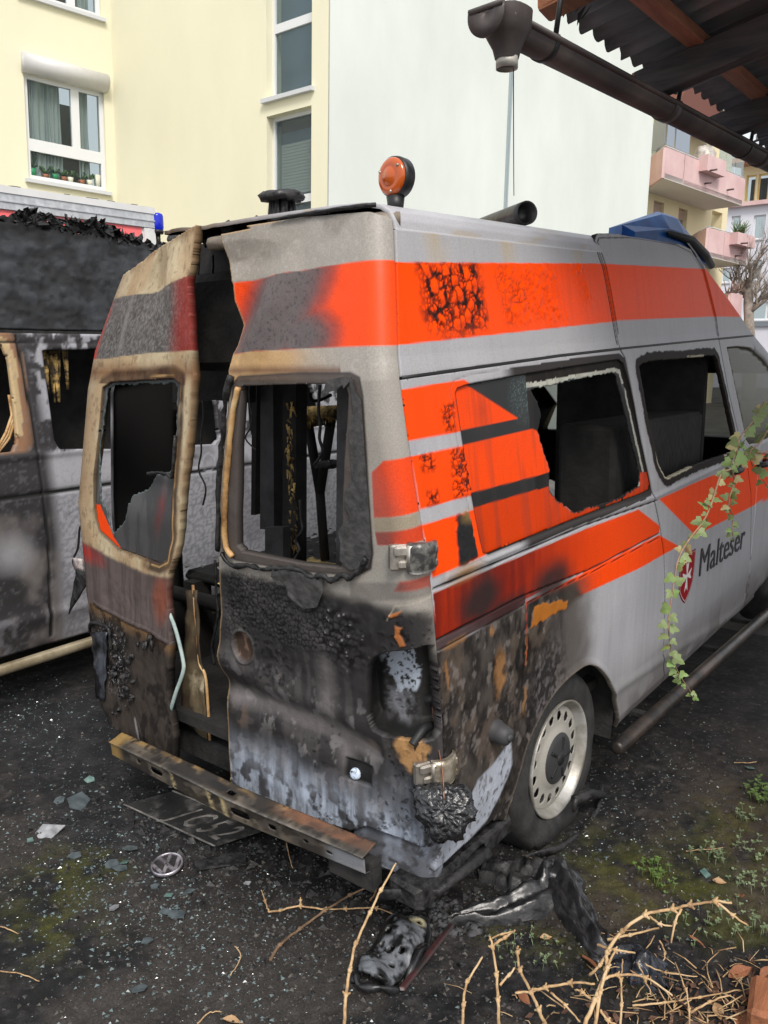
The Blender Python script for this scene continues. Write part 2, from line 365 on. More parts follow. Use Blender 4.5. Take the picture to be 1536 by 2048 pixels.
# ================================================================ setting: buildings
UP = np.array([.0166, .0321, .9993]); UP /= np.linalg.norm(UP)
DL = np.array([.1427, .9892, -.0343]); DL -= UP * (DL @ UP); DL /= np.linalg.norm(DL)
DW = np.array([-.9998, .0075, .0203]); DW -= UP * (DW @ UP); DW /= np.linalg.norm(DW)
class Face:
    """upright plane: s along, h up, d towards the viewer"""
    def __init__(f, O, a):
        f.O = np.asarray(O); f.a = a; f.n = np.cross(a, UP)
        if f.n @ (CC - f.O) < 0: f.n = -f.n
    def to(f, px, py): p = on_plane(px, py, f.O, f.n) - f.O; return p @ f.a, p @ UP
    def at(f, s, h, d=0): return f.O + f.a * s + UP * h + f.n * d
    def box(f, mb, s0, s1, h0, h1, d0, d1, bev=0):
        V = [f.at(s, h, d) for s in (s0, s1) for h in (h0, h1) for d in (d0, d1)]
        return mb.add(V, [(0, 1, 3, 2), (4, 6, 7, 5), (0, 4, 5, 1), (2, 3, 7, 6), (0, 2, 6, 4), (1, 5, 7, 3)])
    def wall(f, name, m, parent, s0, s1, h0, h1, holes=(), th=.3, d=0):
        S = sorted({s0, s1, *[q for h in holes for q in h[:2]]}); H = sorted({h0, h1, *[q for h in holes for q in h[2:]]}); mb = MB()
        for i in range(len(S) - 1):
            for j in range(len(H) - 1):
                c = ((S[i] + S[i + 1]) / 2, (H[j] + H[j + 1]) / 2)
                if any(h[0] < c[0] < h[1] and h[2] < c[1] < h[3] for h in holes): continue
                mb.add([f.at(S[i], H[j], d), f.at(S[i + 1], H[j], d), f.at(S[i + 1], H[j + 1], d), f.at(S[i], H[j + 1], d)], [(0, 1, 2, 3)])
        for a, b, c, e in holes:                          # reveals
            q = [(a, c), (b, c), (b, e), (a, e)]
            for k in range(4): p0, p1 = q[k], q[(k + 1) % 4]; mb.add([f.at(*p0, d), f.at(*p1, d), f.at(*p1, d - th), f.at(*p0, d - th)], [(0, 1, 2, 3)])
        return mb.build(name, m, parent)
    def window(f, parent, s0, s1, h0, h1, vb=(), hb=(), d=-.12, fw=.06, bar=.07, m=None, glass=None, sill=True, room=True, sill_over=.06):
        m = m or WHITEF; glass = glass or GLASSW; mb = MB()
        f.box(mb, s0, s0 + fw, h0, h1, d - .06, d); f.box(mb, s1 - fw, s1, h0, h1, d - .06, d); f.box(mb, s0 + fw, s1 - fw, h1 - fw, h1, d - .06, d - .001); f.box(mb, s0 + fw, s1 - fw, h0, h0 + fw, d - .06, d - .001)
        hs = [h0 + fw]; ss = [s0 + fw]
        for q, w in hb: f.box(mb, s0 + fw, s1 - fw, q - w / 2, q + w / 2, d - .058, d + .004); hs += [q - w / 2, q + w / 2]
        hs.append(h1 - fw); cells = []
        for j in range(0, len(hs), 2):
            vv = [v for v in vb if v[2] is None or v[2] == j // 2]; x = [s0 + fw]
            for q, w, _ in vv: f.box(mb, q - w / 2, q + w / 2, hs[j], hs[j + 1], d - .058, d + .003); x += [q - w / 2, q + w / 2]
            x.append(s1 - fw); cells += [(x[i], x[i + 1], hs[j], hs[j + 1]) for i in range(0, len(x), 2)]
        o = mb.build('window', m, parent)
        for a, b, c, e in cells:
            g = MB(); f.box(g, a, b, c, e, d - .040, d - .030); g.build('pane', glass, o)
        if sill: g = MB(); f.box(g, s0 - sill_over, s1 + sill_over, h0 - .07, h0 - .012, d - .05, .07); g.build('sill', SILLM, o)
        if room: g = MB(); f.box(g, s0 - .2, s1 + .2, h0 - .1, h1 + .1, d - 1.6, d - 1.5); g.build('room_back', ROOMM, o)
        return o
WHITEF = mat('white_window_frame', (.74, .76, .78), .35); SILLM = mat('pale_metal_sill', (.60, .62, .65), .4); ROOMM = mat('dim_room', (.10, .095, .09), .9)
GLASSW = gmat('window_glass', trans=.78, dark=(.05, .06, .06)); GLASSD = gmat('sky_tinted_glass', trans=.72, dark=(.10, .14, .175), rough=.02); GLASSD.node_tree.nodes['Principled BSDF'].inputs['Specular IOR Level'].default_value = 1  # GLASSD body is tinted pale blue in place of sky reflections
def stucco(name, c, v=.07, s=.35): return nmat(name, np.array(c) * (1 - v), np.array(c) * (1 + v * .4), s, .92, bump=.25, bscale=90, dist=.004, stretch=(1, 1, .45), spec=.2)
YEL = stucco('yellow_render', sr(232, 228, 202)); GRN = stucco('pale_green_render', sr(225, 231, 225), .10, .45); YEL2 = stucco('warm_yellow_render', sr(236, 224, 186)); PINK = nmat('pink_render', sr(206, 172, 172), sr(222, 192, 190), 1.2, .9, bump=.1); WHT = stucco('white_render', sr(222, 222, 232))
apt = thing('apartment_building', 'pale yellow apartment building with stair windows behind the burnt vans', 'building', tuple(CC + ray(240, 600) * 15 - UP * 3))
def par(o, p):                                            # keep world coordinates under a moved parent
    o.parent = p; o.matrix_parent_inverse = Matrix.Translation(p.location).inverted(); return o
class Under:                                              # collects top parts of a thing whose base is not the origin
    def __init__(s, t): s.t = t; s.n = set(bpy.data.objects)
    def done(s):
        for o in list(bpy.data.objects):
            if o not in s.n and o.parent is None: par(o, s.t)
u_ = Under(apt)
OC = CC + ray(240, 600) * 15; FL = Face(OC, DL); FW = Face(OC, -DW)
sA = FL.to(52, 250)[0]; sB = FL.to(211, 280)[0]; hT = FL.to(52, 146)[1]; hBt = FL.to(64, 360)[1]; hT2 = FL.to(205, 183)[1]; hB2 = FL.to(213, 380)[1]; hT = (hT + hT2) / 2; hBt = (hBt + hB2) / 2
tr = (FL.to(59, 287)[1] + FL.to(205, 315)[1]) / 2; sM = FL.to(154, 240)[0]
w2b = FL.to(195, 33)[1]
L0 = -9.
FL.wall('wall', YEL, None, L0, 0, -4, 7, [(sA, sB, hBt, hT), (sA, sB, w2b, w2b + 2.1)], .3)
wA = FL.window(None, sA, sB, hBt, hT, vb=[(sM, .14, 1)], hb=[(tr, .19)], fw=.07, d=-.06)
hx = FL.to(130, 155)[1]; mb = MB(); axp = [FL.at(s, hT + .14, .03) for s in (sA - .03, sB + .04)]; mb.tube(axp, .155, 20); mb.build('roller_shutter_box', nmat('shutter_box', sr(196, 196, 196), sr(205, 205, 204), 3, .45), wA)
CURT = nmat('net_curtain', sr(200, 204, 204), sr(232, 234, 232), 14, .9, stretch=(6, 6, .05)); 
def curtain(f, par_, s0, s1, h0, h1, d=-.17, k=22):
    V = []; F = []; n = k * 6
    for i in range(n + 1):
        t = i / n; s = s0 + (s1 - s0) * t; w = .03 * math.sin(t * k * 2 * math.pi / 2.3 + 2 * math.sin(t * 9))
        V += [f.at(s, h0, d + w), f.at(s + .03 * math.sin(t * 17), h1, d + w * .6)]
        if i: b = 2 * i; F.append((b - 2, b, b + 1, b - 1))
    return raw('curtain', V, F, CURT, par_)
curtain(FL, wA, sA + .05, sA + (sM - sA) * .78, hBt + .05, hT - .05); curtain(FL, wA, sM + .08, sM + (sB - sM) * .55, hBt + .05, hT - .05, k=9)
r = random.Random(2); POTS = [nmat('flower_pot', sr(30, 120, 80), sr(40, 140, 95), 5, .5), nmat('clay_pot', sr(120, 80, 60), sr(150, 100, 75), 5, .7), nmat('pale_pot', sr(200, 200, 180), sr(220, 220, 205), 5, .5)]; LEAFI = nmat('house_plant', sr(40, 70, 45), sr(80, 110, 70), 20, .7)
for t, hgt, m in ((.08, .12, 0), (.24, .06, 1), (.36, .09, 0), (.47, .07, 1), (.55, .08, 2), (.70, .07, 1), (.80, .09, 2), (.91, .20, 2)):
    b = FL.at(sA + (sB - sA) * t, hBt + .07, -.125); mb = MB(); mb.rev([(0, 0), (.05, 0), (.06, hgt), (0, hgt)], 9, frame(b, UP)); fp_ = mb.build('flower_pot', POTS[m], wA)
    mb = MB()
    for i in range(12 if t < .9 else 0):
        a = r.uniform(0, 6.3); q = b + UP * hgt; q2 = q + UP * r.uniform(.05, .30 if t < .1 else .12) + FL.a * .09 * math.cos(a) + FL.n * .05 * math.sin(a); mb.tube([q, q2], [.004, .016], 5)
    if mb.v: mb.build('foliage', LEAFI, fp_)
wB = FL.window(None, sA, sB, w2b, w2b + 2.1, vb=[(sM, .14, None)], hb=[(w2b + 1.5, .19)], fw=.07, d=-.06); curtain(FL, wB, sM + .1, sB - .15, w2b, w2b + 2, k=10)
# stair wall
STW = mat('stairwell_sky_paint', sr(150, 168, 186), .8)  # blue tone set behind the panes for the reflected sky
TAUPW = mat('blind_slat_paint', sr(196, 194, 186), .6)
sa = FW.to(533, 200)[0]; sb = FW.to(623, 200)[0]; sW = FW.to(656, 250)[0]
h1_ = FW.to(575, 186)[1]; h2_ = FW.to(578, 222)[1]; h3_ = FW.to(580, 400)[1]; hm = FW.to(575, 40)[1]
FW.wall('wall', YEL, None, 0, sW, -4, 7, [(sa, sb, h1_, 6.5), (sa, sb, h3_ - 1.2, h2_)], .3)
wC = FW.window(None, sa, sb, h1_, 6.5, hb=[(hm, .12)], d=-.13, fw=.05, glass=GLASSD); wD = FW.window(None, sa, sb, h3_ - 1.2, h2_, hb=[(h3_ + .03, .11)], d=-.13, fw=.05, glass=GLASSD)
FG_ = Face(FW.at(sW, 0, .03), DL)
for k in range(16): mb = MB(); FW.box(mb, sa + .12, sb - .02, h2_ - .42 - k * .045, h2_ - .38 - k * .045, -.22, -.19); mb.build('blind_slat', TAUPW, wD)
for w_, ha, hb_ in ((wC, h1_ + .1, 6.2), (wD, h3_ - 1.1, h2_ - .1)):
    mb = MB(); FW.box(mb, sa - .3, sb + .3, ha, hb_, -.55, -.5); mb.build('added_stairwell_wall', STW, w_); mb = MB(); c0 = FW.at(sa - .1, hb_ - 1.25, -.35); mb.prism([c0, c0 + FW.a * 1.0 + UP * .55, c0 + FW.a * 1.0 + UP * .75, c0 + UP * .2], -FW.n * .1); mb.build('added_stair_flight', ROOMM, w_)  # wall and flight added behind the panes to stand in for reflections
    mb = MB(); FW.box(mb, sb - .16, sb - .10, ha, hb_, -.30, -.26); mb.build('inner_post', WHITEF, w_)
sE = FG_.to(1303, 300)[0]
mb = MB(); FG_.box(mb, .05, sE, -4, 9, -.4, 0); mb.build('green_wall', GRN, None); mb = MB(); FG_.box(mb, sE, sE + .12, -4, 9, -.5, -.1); mb.build('wall_edge', YEL2, None)
mb = MB(); q0 = FG_.to(1021, 150)[0]; FG_.box(mb, q0 - .035, q0 + .035, -4, 9, .002, .03); FG_.box(mb, q0 - .014, q0 + .014, -4, 9, .03, .05); mb.build('cover_strip', mat('grey_cover_strip', sr(160, 172, 176), .5), None)
mb = MB(); FW.box(mb, 0, sW - .6, -4, 7, -6, -2.2); mb.build('building_core', ROOMM, None)
u_.done()
# ---- balcony building
bal = thing('balcony_building', 'cream building with pink angular balconies beyond the pale green wall', 'building', tuple(CC + ray(1296, 900) * 27)); u_ = Under(bal)
PB = CC + ray(1292, 380) * 27; FB = Face(PB, DL); sR = FB.to(1455, 430)[0]
wq = []
for x0, y0, x1, y1 in ((1307, 400, 1328, 432), (1356, 414, 1374, 470)):
    a = FB.to(x0, (y0 + y1) / 2)[0]; b = FB.to(x1, (y0 + y1) / 2)[0]; wq.append((a, b, FB.to((x0 + x1) / 2, y1)[1] - .3, FB.to((x0 + x1) / 2, y0 + 3)[1]))
a = FB.to(1423, 440)[0]; b = FB.to(1444, 440)[0]; wq.append((a, b, FB.to(1433, 480)[1] - .6, FB.to(1433, 423)[1]))
a = FB.to(1308, 240)[0]; b = FB.to(1335, 240)[0]; wq.append((a, b, FB.to(1320, 300)[1] - .5, FB.to(1320, 228)[1]))
FB.wall('wall', YEL2, None, -3, sR, -9, 5.2, wq, .35)
TAUPE = nmat('shutter_slats', sr(176, 150, 138), sr(190, 164, 150), 3, .6)
for i, (a, b, c, e) in enumerate(wq):
    if i == 2: mb = MB(); FB.box(mb, a, b, c, e, -1.2, -.9); mb.build('recess_back', YEL2, None); continue
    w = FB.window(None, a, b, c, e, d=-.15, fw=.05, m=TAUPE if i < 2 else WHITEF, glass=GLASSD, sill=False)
    if i < 2:
        n = 12 if i == 0 else 4
        for k in range(n): mb = MB(); FB.box(mb, a + .05, b - .05, e - .05 - (k + 1) * .075, e - .055 - k * .075, -.14, -.10); mb.build('shutter_slat', TAUPE, w)
mb = MB(); FB.box(mb, sR - .02, sR, -9, 5.2, -8, -.001); mb.build('side_wall', YEL2, None)
# gable roof edge seen above the gutter
GBL = mat('gable_board', sr(112, 70, 60), .8)
mb = MB(); mb.prism([FB.at(*FB.to(x, y), .9) for x, y in ((1296, 235), (1318, 195), (1362, 165), (1408, 242), (1418, 290))], -FB.n * .6); mb.build('gable', GBL, None); mb = MB(); mb.prism([FB.at(*FB.to(x, y), 1.0) for x, y in ((1356, 150), (1366, 148), (1424, 285), (1412, 288))], -FB.n * .3); mb.build('roof_edge', mat('grey_roof_edge', sr(150, 146, 140), .7), None)
def balcony(top, bot, dep, rail=0):
    """parapet of flat slabs in front of the facade: top and bottom lines traced left to right"""
    T = [FB.at(*FB.to(*p), 0) for p in top]; o = None
    dd = [.15, dep, dep, dep * .98]; Q0 = []; Q1 = []
    for (tx, ty), (bx, by), d in zip(top, bot, dd):
        p = on_plane(tx, ty, FB.O + FB.n * d, FB.n); q = on_plane(bx, by, FB.O + FB.n * d, FB.n); s = (p - FB.O) @ FB.a; Q0.append((s, (p - FB.O) @ UP, d)); Q1.append((s, (q - FB.O) @ UP, d))
    h0 = np.mean([q[1] for q in Q0]); h1 = np.mean([q[1] for q in Q1]); mb = MB()
    sl = [FB.at(s, h1 - .02, d) for s, _, d in Q0] + [FB.at(Q0[-1][0], h1 - .02, 0), FB.at(Q0[0][0], h1 - .02, 0)]; mb.prism(sl, UP * .16); slab = mb.build('balcony_slab', mat('balcony_underside', sr(205, 200, 196), .9), None)
    k = list(range(len(Q0))); seg = [(Q0[i], Q0[i + 1]) for i in k[:-1]] + [(Q0[-1], (Q0[-1][0], 0, .1))]
    for (s0, _, d0), (s1, _, d1) in seg:
        mb = MB(); a = FB.at(s0, h1, d0); b = FB.at(s1, h1, d1); e = b - a; a = a + e * .008; b = b - e * .008; nrm = np.cross(e, UP); nrm /= np.linalg.norm(nrm); nrm = nrm if nrm @ FB.n > -1e-6 and nrm @ (CC - a) > 0 else -nrm
        mb.prism([a, b, b + UP * (h0 - h1), a + UP * (h0 - h1)], -nrm * .09); mb.build('parapet_panel', PINK, slab)
    mb = MB(); mb.tube([FB.at(s, h0 + .05, d - .04) for s, _, d in Q0], .02, 6); mb.build('handrail', SILLM, slab)
    return slab, Q0, h0, h1
slab, Q0, h0, h1 = balcony([(1299, 316), (1332, 312), (1370, 311), (1490, 346)], [(1296, 374), (1330, 369), (1366, 369), (1479, 401)], 1.35)
def planter(slab, Q0, px, pyt, pyb, dep, w):
    a = on_plane(px[0], (pyt + pyb) / 2, FB.O + FB.n * dep, FB.n) - FB.O; b = on_plane(px[1], (pyt + pyb) / 2, FB.O + FB.n * dep, FB.n) - FB.O; t = on_plane((px[0] + px[1]) / 2, pyt, FB.O + FB.n * dep, FB.n) - FB.O; q = on_plane((px[0] + px[1]) / 2, pyb, FB.O + FB.n * dep, FB.n) - FB.O
    mb = MB(); FB.box(mb, a @ FB.a, b @ FB.a, q @ UP, t @ UP, dep - .05, dep + .28); mb.build('planter_box', PINK, slab); return a @ FB.a, b @ FB.a, q @ UP, t @ UP
pl1 = planter(slab, Q0, (1398, 1436), 318, 350, 1.35, .3); 
SPOUT = mat('drain_spout', (.12, .08, .08), .6)
def spouts(slab, L, dep):
    for px, py in L: p = on_plane(px, py, FB.O + FB.n * dep, FB.n); mb = MB(); mb.tube([p - FB.n * .05, p + FB.n * .22], .03, 6); mb.build('drain_spout', SPOUT, slab)
spouts(slab, [(1410, 367), (1455, 380)], 1.35); spouts(slab, [(1421, 341)], 1.65)
FROST = gmat('frosted_screen', trans=.12, dark=sr(150, 162, 176), rough=.35)
for x0, x1, d0, d1 in ((1303, 1331, .5, 1.33), (1333, 1350, 1.33, 1.33), (1351, 1381, 1.33, 1.33)):
    p = on_plane(x0, 310, FB.O + FB.n * d0, FB.n) - FB.O; q = on_plane(x1, 312, FB.O + FB.n * d1, FB.n) - FB.O; mb = MB(); mb.prism([FB.at(p @ FB.a + .03, h0 + .1, d0 - .04), FB.at(q @ FB.a - .03, h0 + .1, d1 - .04), FB.at(q @ FB.a - .03, h0 + .98, d1 - .04), FB.at(p @ FB.a + .03, h0 + .98, d0 - .04)], -FB.n * .02); mb.build('glass_screen', FROST, slab)
for x0, x1 in ((1438, 1452), (1453, 1470), (1472, 1488)):
    p = on_plane(x0, 335, FB.O + FB.n * 1.3, FB.n) - FB.O; q = on_plane(x1, 337, FB.O + FB.n * 1.3, FB.n) - FB.O; mb = MB(); FB.box(mb, p @ FB.a, q @ FB.a, h0 + .05, h0 + .98, 1.27, 1.29); mb.build('glass_screen', gmat('clear_screen', trans=.6, dark=sr(160, 170, 172), rough=.1), slab)
mb = MB(); c = FB.at((pl1[0] + pl1[1]) / 2 - .1, h0 + .28, 1.2); mb.rev([(0, .32), (.22, .22), (.36, 0), (.34, -.3), (0, -.32)], 12, frame(c, UP)); mb.build('wrapped_plant', nmat('plastic_wrap', sr(150, 142, 132), sr(205, 200, 194), 6, .4, bump=.4, bscale=9), slab, .05, 2)
slab2, Q02, h02, h12 = balcony([(1388, 470), (1418, 466), (1450, 466), (1496, 470)], [(1388, 520), (1416, 521), (1449, 520), (1487, 527)], 1.35); pl2 = planter(slab2, Q02, (1459, 1495), 470, 494, 1.35, .3); spouts(slab2, [(1471, 512)], 1.35); spouts(slab2, [(1483, 487)], 1.65)
r = random.Random(4); mb = MB(); c = FB.at((pl2[0] + pl2[1]) / 2 - .3, pl2[3], 1.45)
for i in range(60): a = r.uniform(0, 6.3); e = r.uniform(.3, 1.3); L_ = r.uniform(.3, .6); mb.tube([c + FB.a * r.uniform(-.35, .35), c + FB.a * (r.uniform(-.35, .35) + .3 * math.cos(a)) + UP * L_ * math.sin(e) + FB.n * .3 * math.sin(a)], [.02, .005], 4)
mb.build('balcony_plant', nmat('balcony_leaves', sr(60, 85, 50), sr(110, 130, 80), 9, .7), slab2)
slab3, _, h03, _ = balcony([(1440, 590), (1462, 588), (1470, 588), (1484, 592)], [(1440, 640), (1462, 640), (1470, 640), (1482, 645)], 1.35); mb = MB()
for i in range(40): p = on_plane(r.uniform(1452, 1482), 586, FB.O + FB.n * 1.3, FB.n); mb.tube([p, p + UP * r.uniform(.1, .45) + FB.a * r.uniform(-.2, .2) + FB.n * r.uniform(-.1, .15)], [.03, .01], 4)
mb.build('balcony_plant', nmat('withered_plants', sr(110, 80, 70), sr(160, 140, 130), 9, .8), slab3)
u_.done()
# ---- white building at the end of the street
wb = thing('white_building', 'white office building with pink ledge at the far end of the street', 'building', tuple(CC + ray(1500, 760) * 46)); u_ = Under(wb)
PW = CC + ray(1450, 500) * 46; FE = Face(PW, -DW); R4 = lambda x0, y0, x1, y1: (FE.to(x0, (y0 + y1) / 2)[0], FE.to(x1, (y0 + y1) / 2)[0], FE.to((x0 + x1) / 2, y1)[1], FE.to((x0 + x1) / 2, y0)[1])
ww = [R4(*q) for q in ((1462, 432, 1480, 470), (1506, 430, 1530, 478), (1442, 536, 1460, 565), (1504, 520, 1522, 560), (1540, 430, 1562, 478), (1540, 520, 1562, 560))]; wt_ = [R4(*q) for q in ((1488, 348, 1508, 402), (1512, 345, 1534, 402), (1540, 345, 1562, 402))]; hl = FE.to(1500, 408)[1]; hg = FE.to(1500, 596)[1]
FE.wall('wall', WHT, None, -4, 7, FE.to(1500, 800)[1], hl, ww + [R4(1486, 603, 1570, 640)], .3); FE.wall('upper_wall', YEL2, None, FE.to(1478, 350)[0], 7, hl, FE.to(1500, 330)[1], wt_, .3, d=-.3)
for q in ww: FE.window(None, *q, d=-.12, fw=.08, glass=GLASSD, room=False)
for q in wt_: FE.window(None, *q, d=-.42, fw=.08, glass=GLASSW, room=True, sill=False, m=mat('yellow_frame', sr(226, 196, 130), .6))
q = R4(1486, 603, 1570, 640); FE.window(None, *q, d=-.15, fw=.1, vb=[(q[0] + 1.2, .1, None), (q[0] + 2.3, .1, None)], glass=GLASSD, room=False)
mb = MB(); FE.box(mb, -4, 7, hl - .12, hl + .1, 0, .3); mb.build('ledge', PINK, None); mb = MB(); FE.box(mb, -.6, 7, q[2] - .35, q[2] - .12, .0, .12); mb.build('shopfront_band', mat('grey_band', sr(120, 128, 136), .6), None)
mb = MB(); a = FE.to(1476, 330)[0]; hh = FE.to(1500, 330)[1]; mb.prism([FE.at(a - .5, hh, .9), FE.at(7, hh, .9), FE.at(7, hh + .5, -3), FE.at(a - .5, hh + .5, -3)], UP * .25); mb.build('roof', mat('orange_roof_edge', sr(214, 150, 100), .8), None)
u_.done()
# ---- bare tree between the two
tb = CC + ray(1497, 800) * 30; tree = thing('bare_tree', 'bare pollarded tree at the roadside by the pink balconies', 'tree', tuple(tb)); TBARK = nmat('tree_bark', sr(110, 100, 92), sr(165, 155, 145), 5, .9, bump=.4, bscale=20)
r = random.Random(21); mb = MB(); top = CC + ray(1497, 560) * 30 - tb; mb.tube(catmull([(0, 0, 0), top * .4 + np.array([.05, 0, 0]), top * .75, top], 5), [.26, .25, .24, .23, .22, .21, .20, .19, .18, .17, .17, .17, .16, .16, .16, .16], 10); mb.build('trunk', TBARK, tree)
mb = MB()
def branch(p, d, L_, rad, lev):
    n = 5; pts = [Vector(p)]; dd = Vector(d).normalized()
    for i in range(n): dd = (dd + Vector((r.uniform(-.28, .28), r.uniform(-.28, .28), r.uniform(-.05, .32)))).normalized(); pts.append(pts[-1] + dd * L_ / n)
    mb.tube(pts, [rad * (1 - .7 * i / n) for i in range(n + 1)], 5 if lev > 1 else 7, True)
    if lev < 4:
        for i in range(1, n + 1):
            for _ in range(2 if lev else 3): branch(pts[i], dd + Vector((r.uniform(-1.1, 1.1), r.uniform(-1.1, 1.1), r.uniform(-.3, .6))), L_ * r.uniform(.42, .62), rad * (1 - .7 * i / n) * .55, lev + 1) if r.random() < (.9, .8, .62, .5)[lev] else None
for k in range(7): a = k * .9 + r.uniform(-.3, .3); branch(tuple(top * (.72 + .04 * k)), (math.cos(a), math.sin(a), .8), r.uniform(1.2, 1.9), .085, 1)
mb.build('crown', TBARK, tree)
# ================================================================ burnt ambulance: shell
van = thing('burnt_ambulance', 'burnt out silver high roof ambulance with bright orange stripes and open rear doors', 'ambulance')
SILVER = sr(176, 176, 181); ORANGE = np.array([1.0, .072, .001]); DRED = np.array([.22, .018, .01]); SOOTC = np.array([.016, .015, .015])
TANC = sr(192, 158, 108); WHITE = np.array([.62, .63, .66]); BROWN = sr(96, 70, 46); GREYC = np.array([.085, .083, .088])
_zx = np.array([.2, .26, .45, .8, 1.15, 1.25, 1.75, 1.80, 1.84, 2.05, 2.17, 2.4]); _xx = np.array([.90, .925, .945, .953, .953, .948, .885, .878, .868, .838, .818, .775])
def Xs(v): return np.interp(v, _zx, _xx)
RC, BOW, TILT = .06, .02, .04
def seamY(v): return np.interp(v, [.3, .6, .8, .92, 1.06, 1.2, 1.45, 1.62, 1.78, 1.87, 2.08, 2.2, 2.4], [.125, .114, .100, .085, .067, .050, .028, .016, .009, .024, .058, .078, .12])
def Yr(v): return seamY(v) - BOW - RC
def s_side(a, v): return np.stack([Xs(v), a, v + TILT * a], -1)
def s_left(a, v): return np.stack([-Xs(v), a, v + TILT * a], -1)
AF = .845
def s_rear(a, v):                                  # right half of the tail, wrapping round the corner; a runs from the middle
    Wd = Xs(v); th = np.clip((a - AF) / .115, 0, 1.2) * math.pi / 2; fl = np.minimum(a, AF) / AF * (Wd - RC)
    return np.stack([fl + RC * np.sin(th), Yr(v) + BOW * (fl / .88) ** 2 + RC * (1 - np.cos(th)), v + 0 * a], -1)
def s_left_door(a, v):                             # a runs from the hinge (0) to the free edge; the leaf hangs askew, its top leaning inwards
    xl = np.interp(v, [.2, .85, 1.26, 1.73, 1.88, 2.08, 2.35], [-.86, -.895, -.915, -.775, -.70, -.53, -.28]); xr = np.interp(v, [.25, .97, 1.36, 1.79, 2.26, 2.4], [-.305, -.22, -.134, -.024, .017, .02])
    c = np.clip(1 - a / .13, 0, 1); return np.stack([xl + (xr - xl) * (a / .95), .05 + .025 * (1 - a / .95) + .075 * (1 - np.sqrt(np.clip(1 - c * c, 0, 1))), v + 0 * a], -1)
iS = inverse(s_side, (.0, 3.9, .2, 2.3)); iR = inverse(s_rear, (0, .96, .25, 2.3)); iL = inverse(s_left_door, (0, .95, .12, 2.4))

# ---- traced lines on the right-hand side
seam_rear = [(seamY(v) + .003, v) for v in np.linspace(.2, 2.4, 23)]
gutter = iS([(800, 757), (900, 743), (1000, 729), (1120, 712), (1241, 698)])
gutter = np.vstack([gutter, iS([(1437, 678), (1507, 671)])])
door = iS([(1196, 466), (1190, 481), (1209, 533), (1229, 642), (1241, 699), (1251, 717), (1262, 769), (1284, 885), (1303, 978), (1320, 1052), (1328, 1108), (1330, 1211), (1325, 1310), (1326, 1379),
           (1474, 1260), (1486, 1222), (1499, 1147), (1502, 1050), (1502, 986), (1493, 916), (1478, 872), (1456, 777), (1438, 681), (1431, 637), (1406, 538), (1382, 497), (1351, 481), (1258, 466)])
fslope = iS([(1372, 478), (1390, 502), (1413, 539), (1481, 633), (1507, 671), (1560, 735)])
cn = fslope[-1]
prof_front = np.vstack([fslope, [(cn[0] + .45, 1.30), (4.05, 1.12), (4.65, 1.0), (4.95, .82), (5.06, .55), (5.04, .28), (4.9, .2)]])
qwin = iS([(911, 786), (915, 777), (936, 769), (1060, 746), (1180, 727), (1237, 719), (1247, 727), (1262, 780), (1284, 880), (1303, 966), (1300, 979), (1287, 986), (1130, 1046), (976, 1108), (967, 1105), (960, 1077), (935, 950)])
qhole = iS([(1064, 780), (1079, 804), (1086, 835), (1079, 861), (1083, 872), (1090, 898), (1104, 940), (1102, 968), (1103, 981), (1116, 999), (1139, 1015), (1155, 1025), (1180, 1015), (1199, 1011), (1240, 996), (1282, 972), (1283, 949), (1235, 752), (1228, 744), (1140, 762)])
def ragged(p, s, amp=.004, n=3):                   # broken edge: extra points with small teeth
    r = random.Random(s); out = []
    for i in range(len(p)):
        a = np.array(p[i]); b = np.array(p[(i + 1) % len(p)]); L = np.linalg.norm(b - a); k = max(1, int(L / .012))
        nn = np.array([b[1] - a[1], a[0] - b[0]]) / max(L, 1e-6)
        for j in range(k): out.append(a + (b - a) * j / k + nn * (r.uniform(-amp, amp) if j else 0))
    return np.array(out)
qhole = ragged(qhole, 3)
dwin = ragged(iS([(1277, 733), (1284, 726), (1300, 722), (1340, 719), (1428, 710), (1434, 720), (1450, 790), (1473, 898), (1470, 903), (1398, 926), (1335, 956), (1328, 952), (1316, 928), (1296, 840)]), 5, .003)
fwin = np.array([*iS([(1453, 694), (1478, 692), (1501, 695), (1527, 717)]), (prof_front[6][0] - .05, 1.33), (prof_front[6][0] - .03, 1.27), *iS([(1536, 877), (1499, 890), (1492, 880)])])
arch = iS([(1231, 1500), (1232, 1460), (1226, 1385), (1207, 1346), (1180, 1329), (1150, 1343), (1110, 1383), (1075, 1440), (1050, 1500), (1030, 1570), (1008, 1640)])
arch = np.array(catmull(list(arch), 5)); arch = np.vstack([arch, [(arch[-1][0] - .02, .1), (arch[0][0], .1)]])
bot_rear = iS([(868, 1745), (925, 1692), (985, 1640)])
sill = iS([(1232, 1464), (1310, 1392), (1430, 1294), (1536, 1208)])
frontdoor = np.array([*door[13:23], *fslope[4:6], (cn[0] + .42, 1.31), (4.02, 1.08), (3.75, .75), (3.72, .34), (3.3, .30)]) if 0 else None
base = [(sill[-1][0], sill[-1][1]), (3.9, float(sill[-1][1]) - .01)]
farch = [(4.3 + .37 * math.cos(t), .30 + .37 * math.sin(t)) for t in np.linspace(0, math.pi, 13)][::-1]
out_side = np.array([*[p for p in seam_rear if bot_rear[0][1] < p[1] < gutter[0][1] - .01], (seamY(gutter[0][1]) + .003, gutter[0][1] - .004), *[g - np.array([0, .004]) for g in gutter], *prof_front[4:],
                     *farch[::-1], (3.5, .24), *base[::-1], *sill[::-1], *arch[:-2], *bot_rear[::-1]])
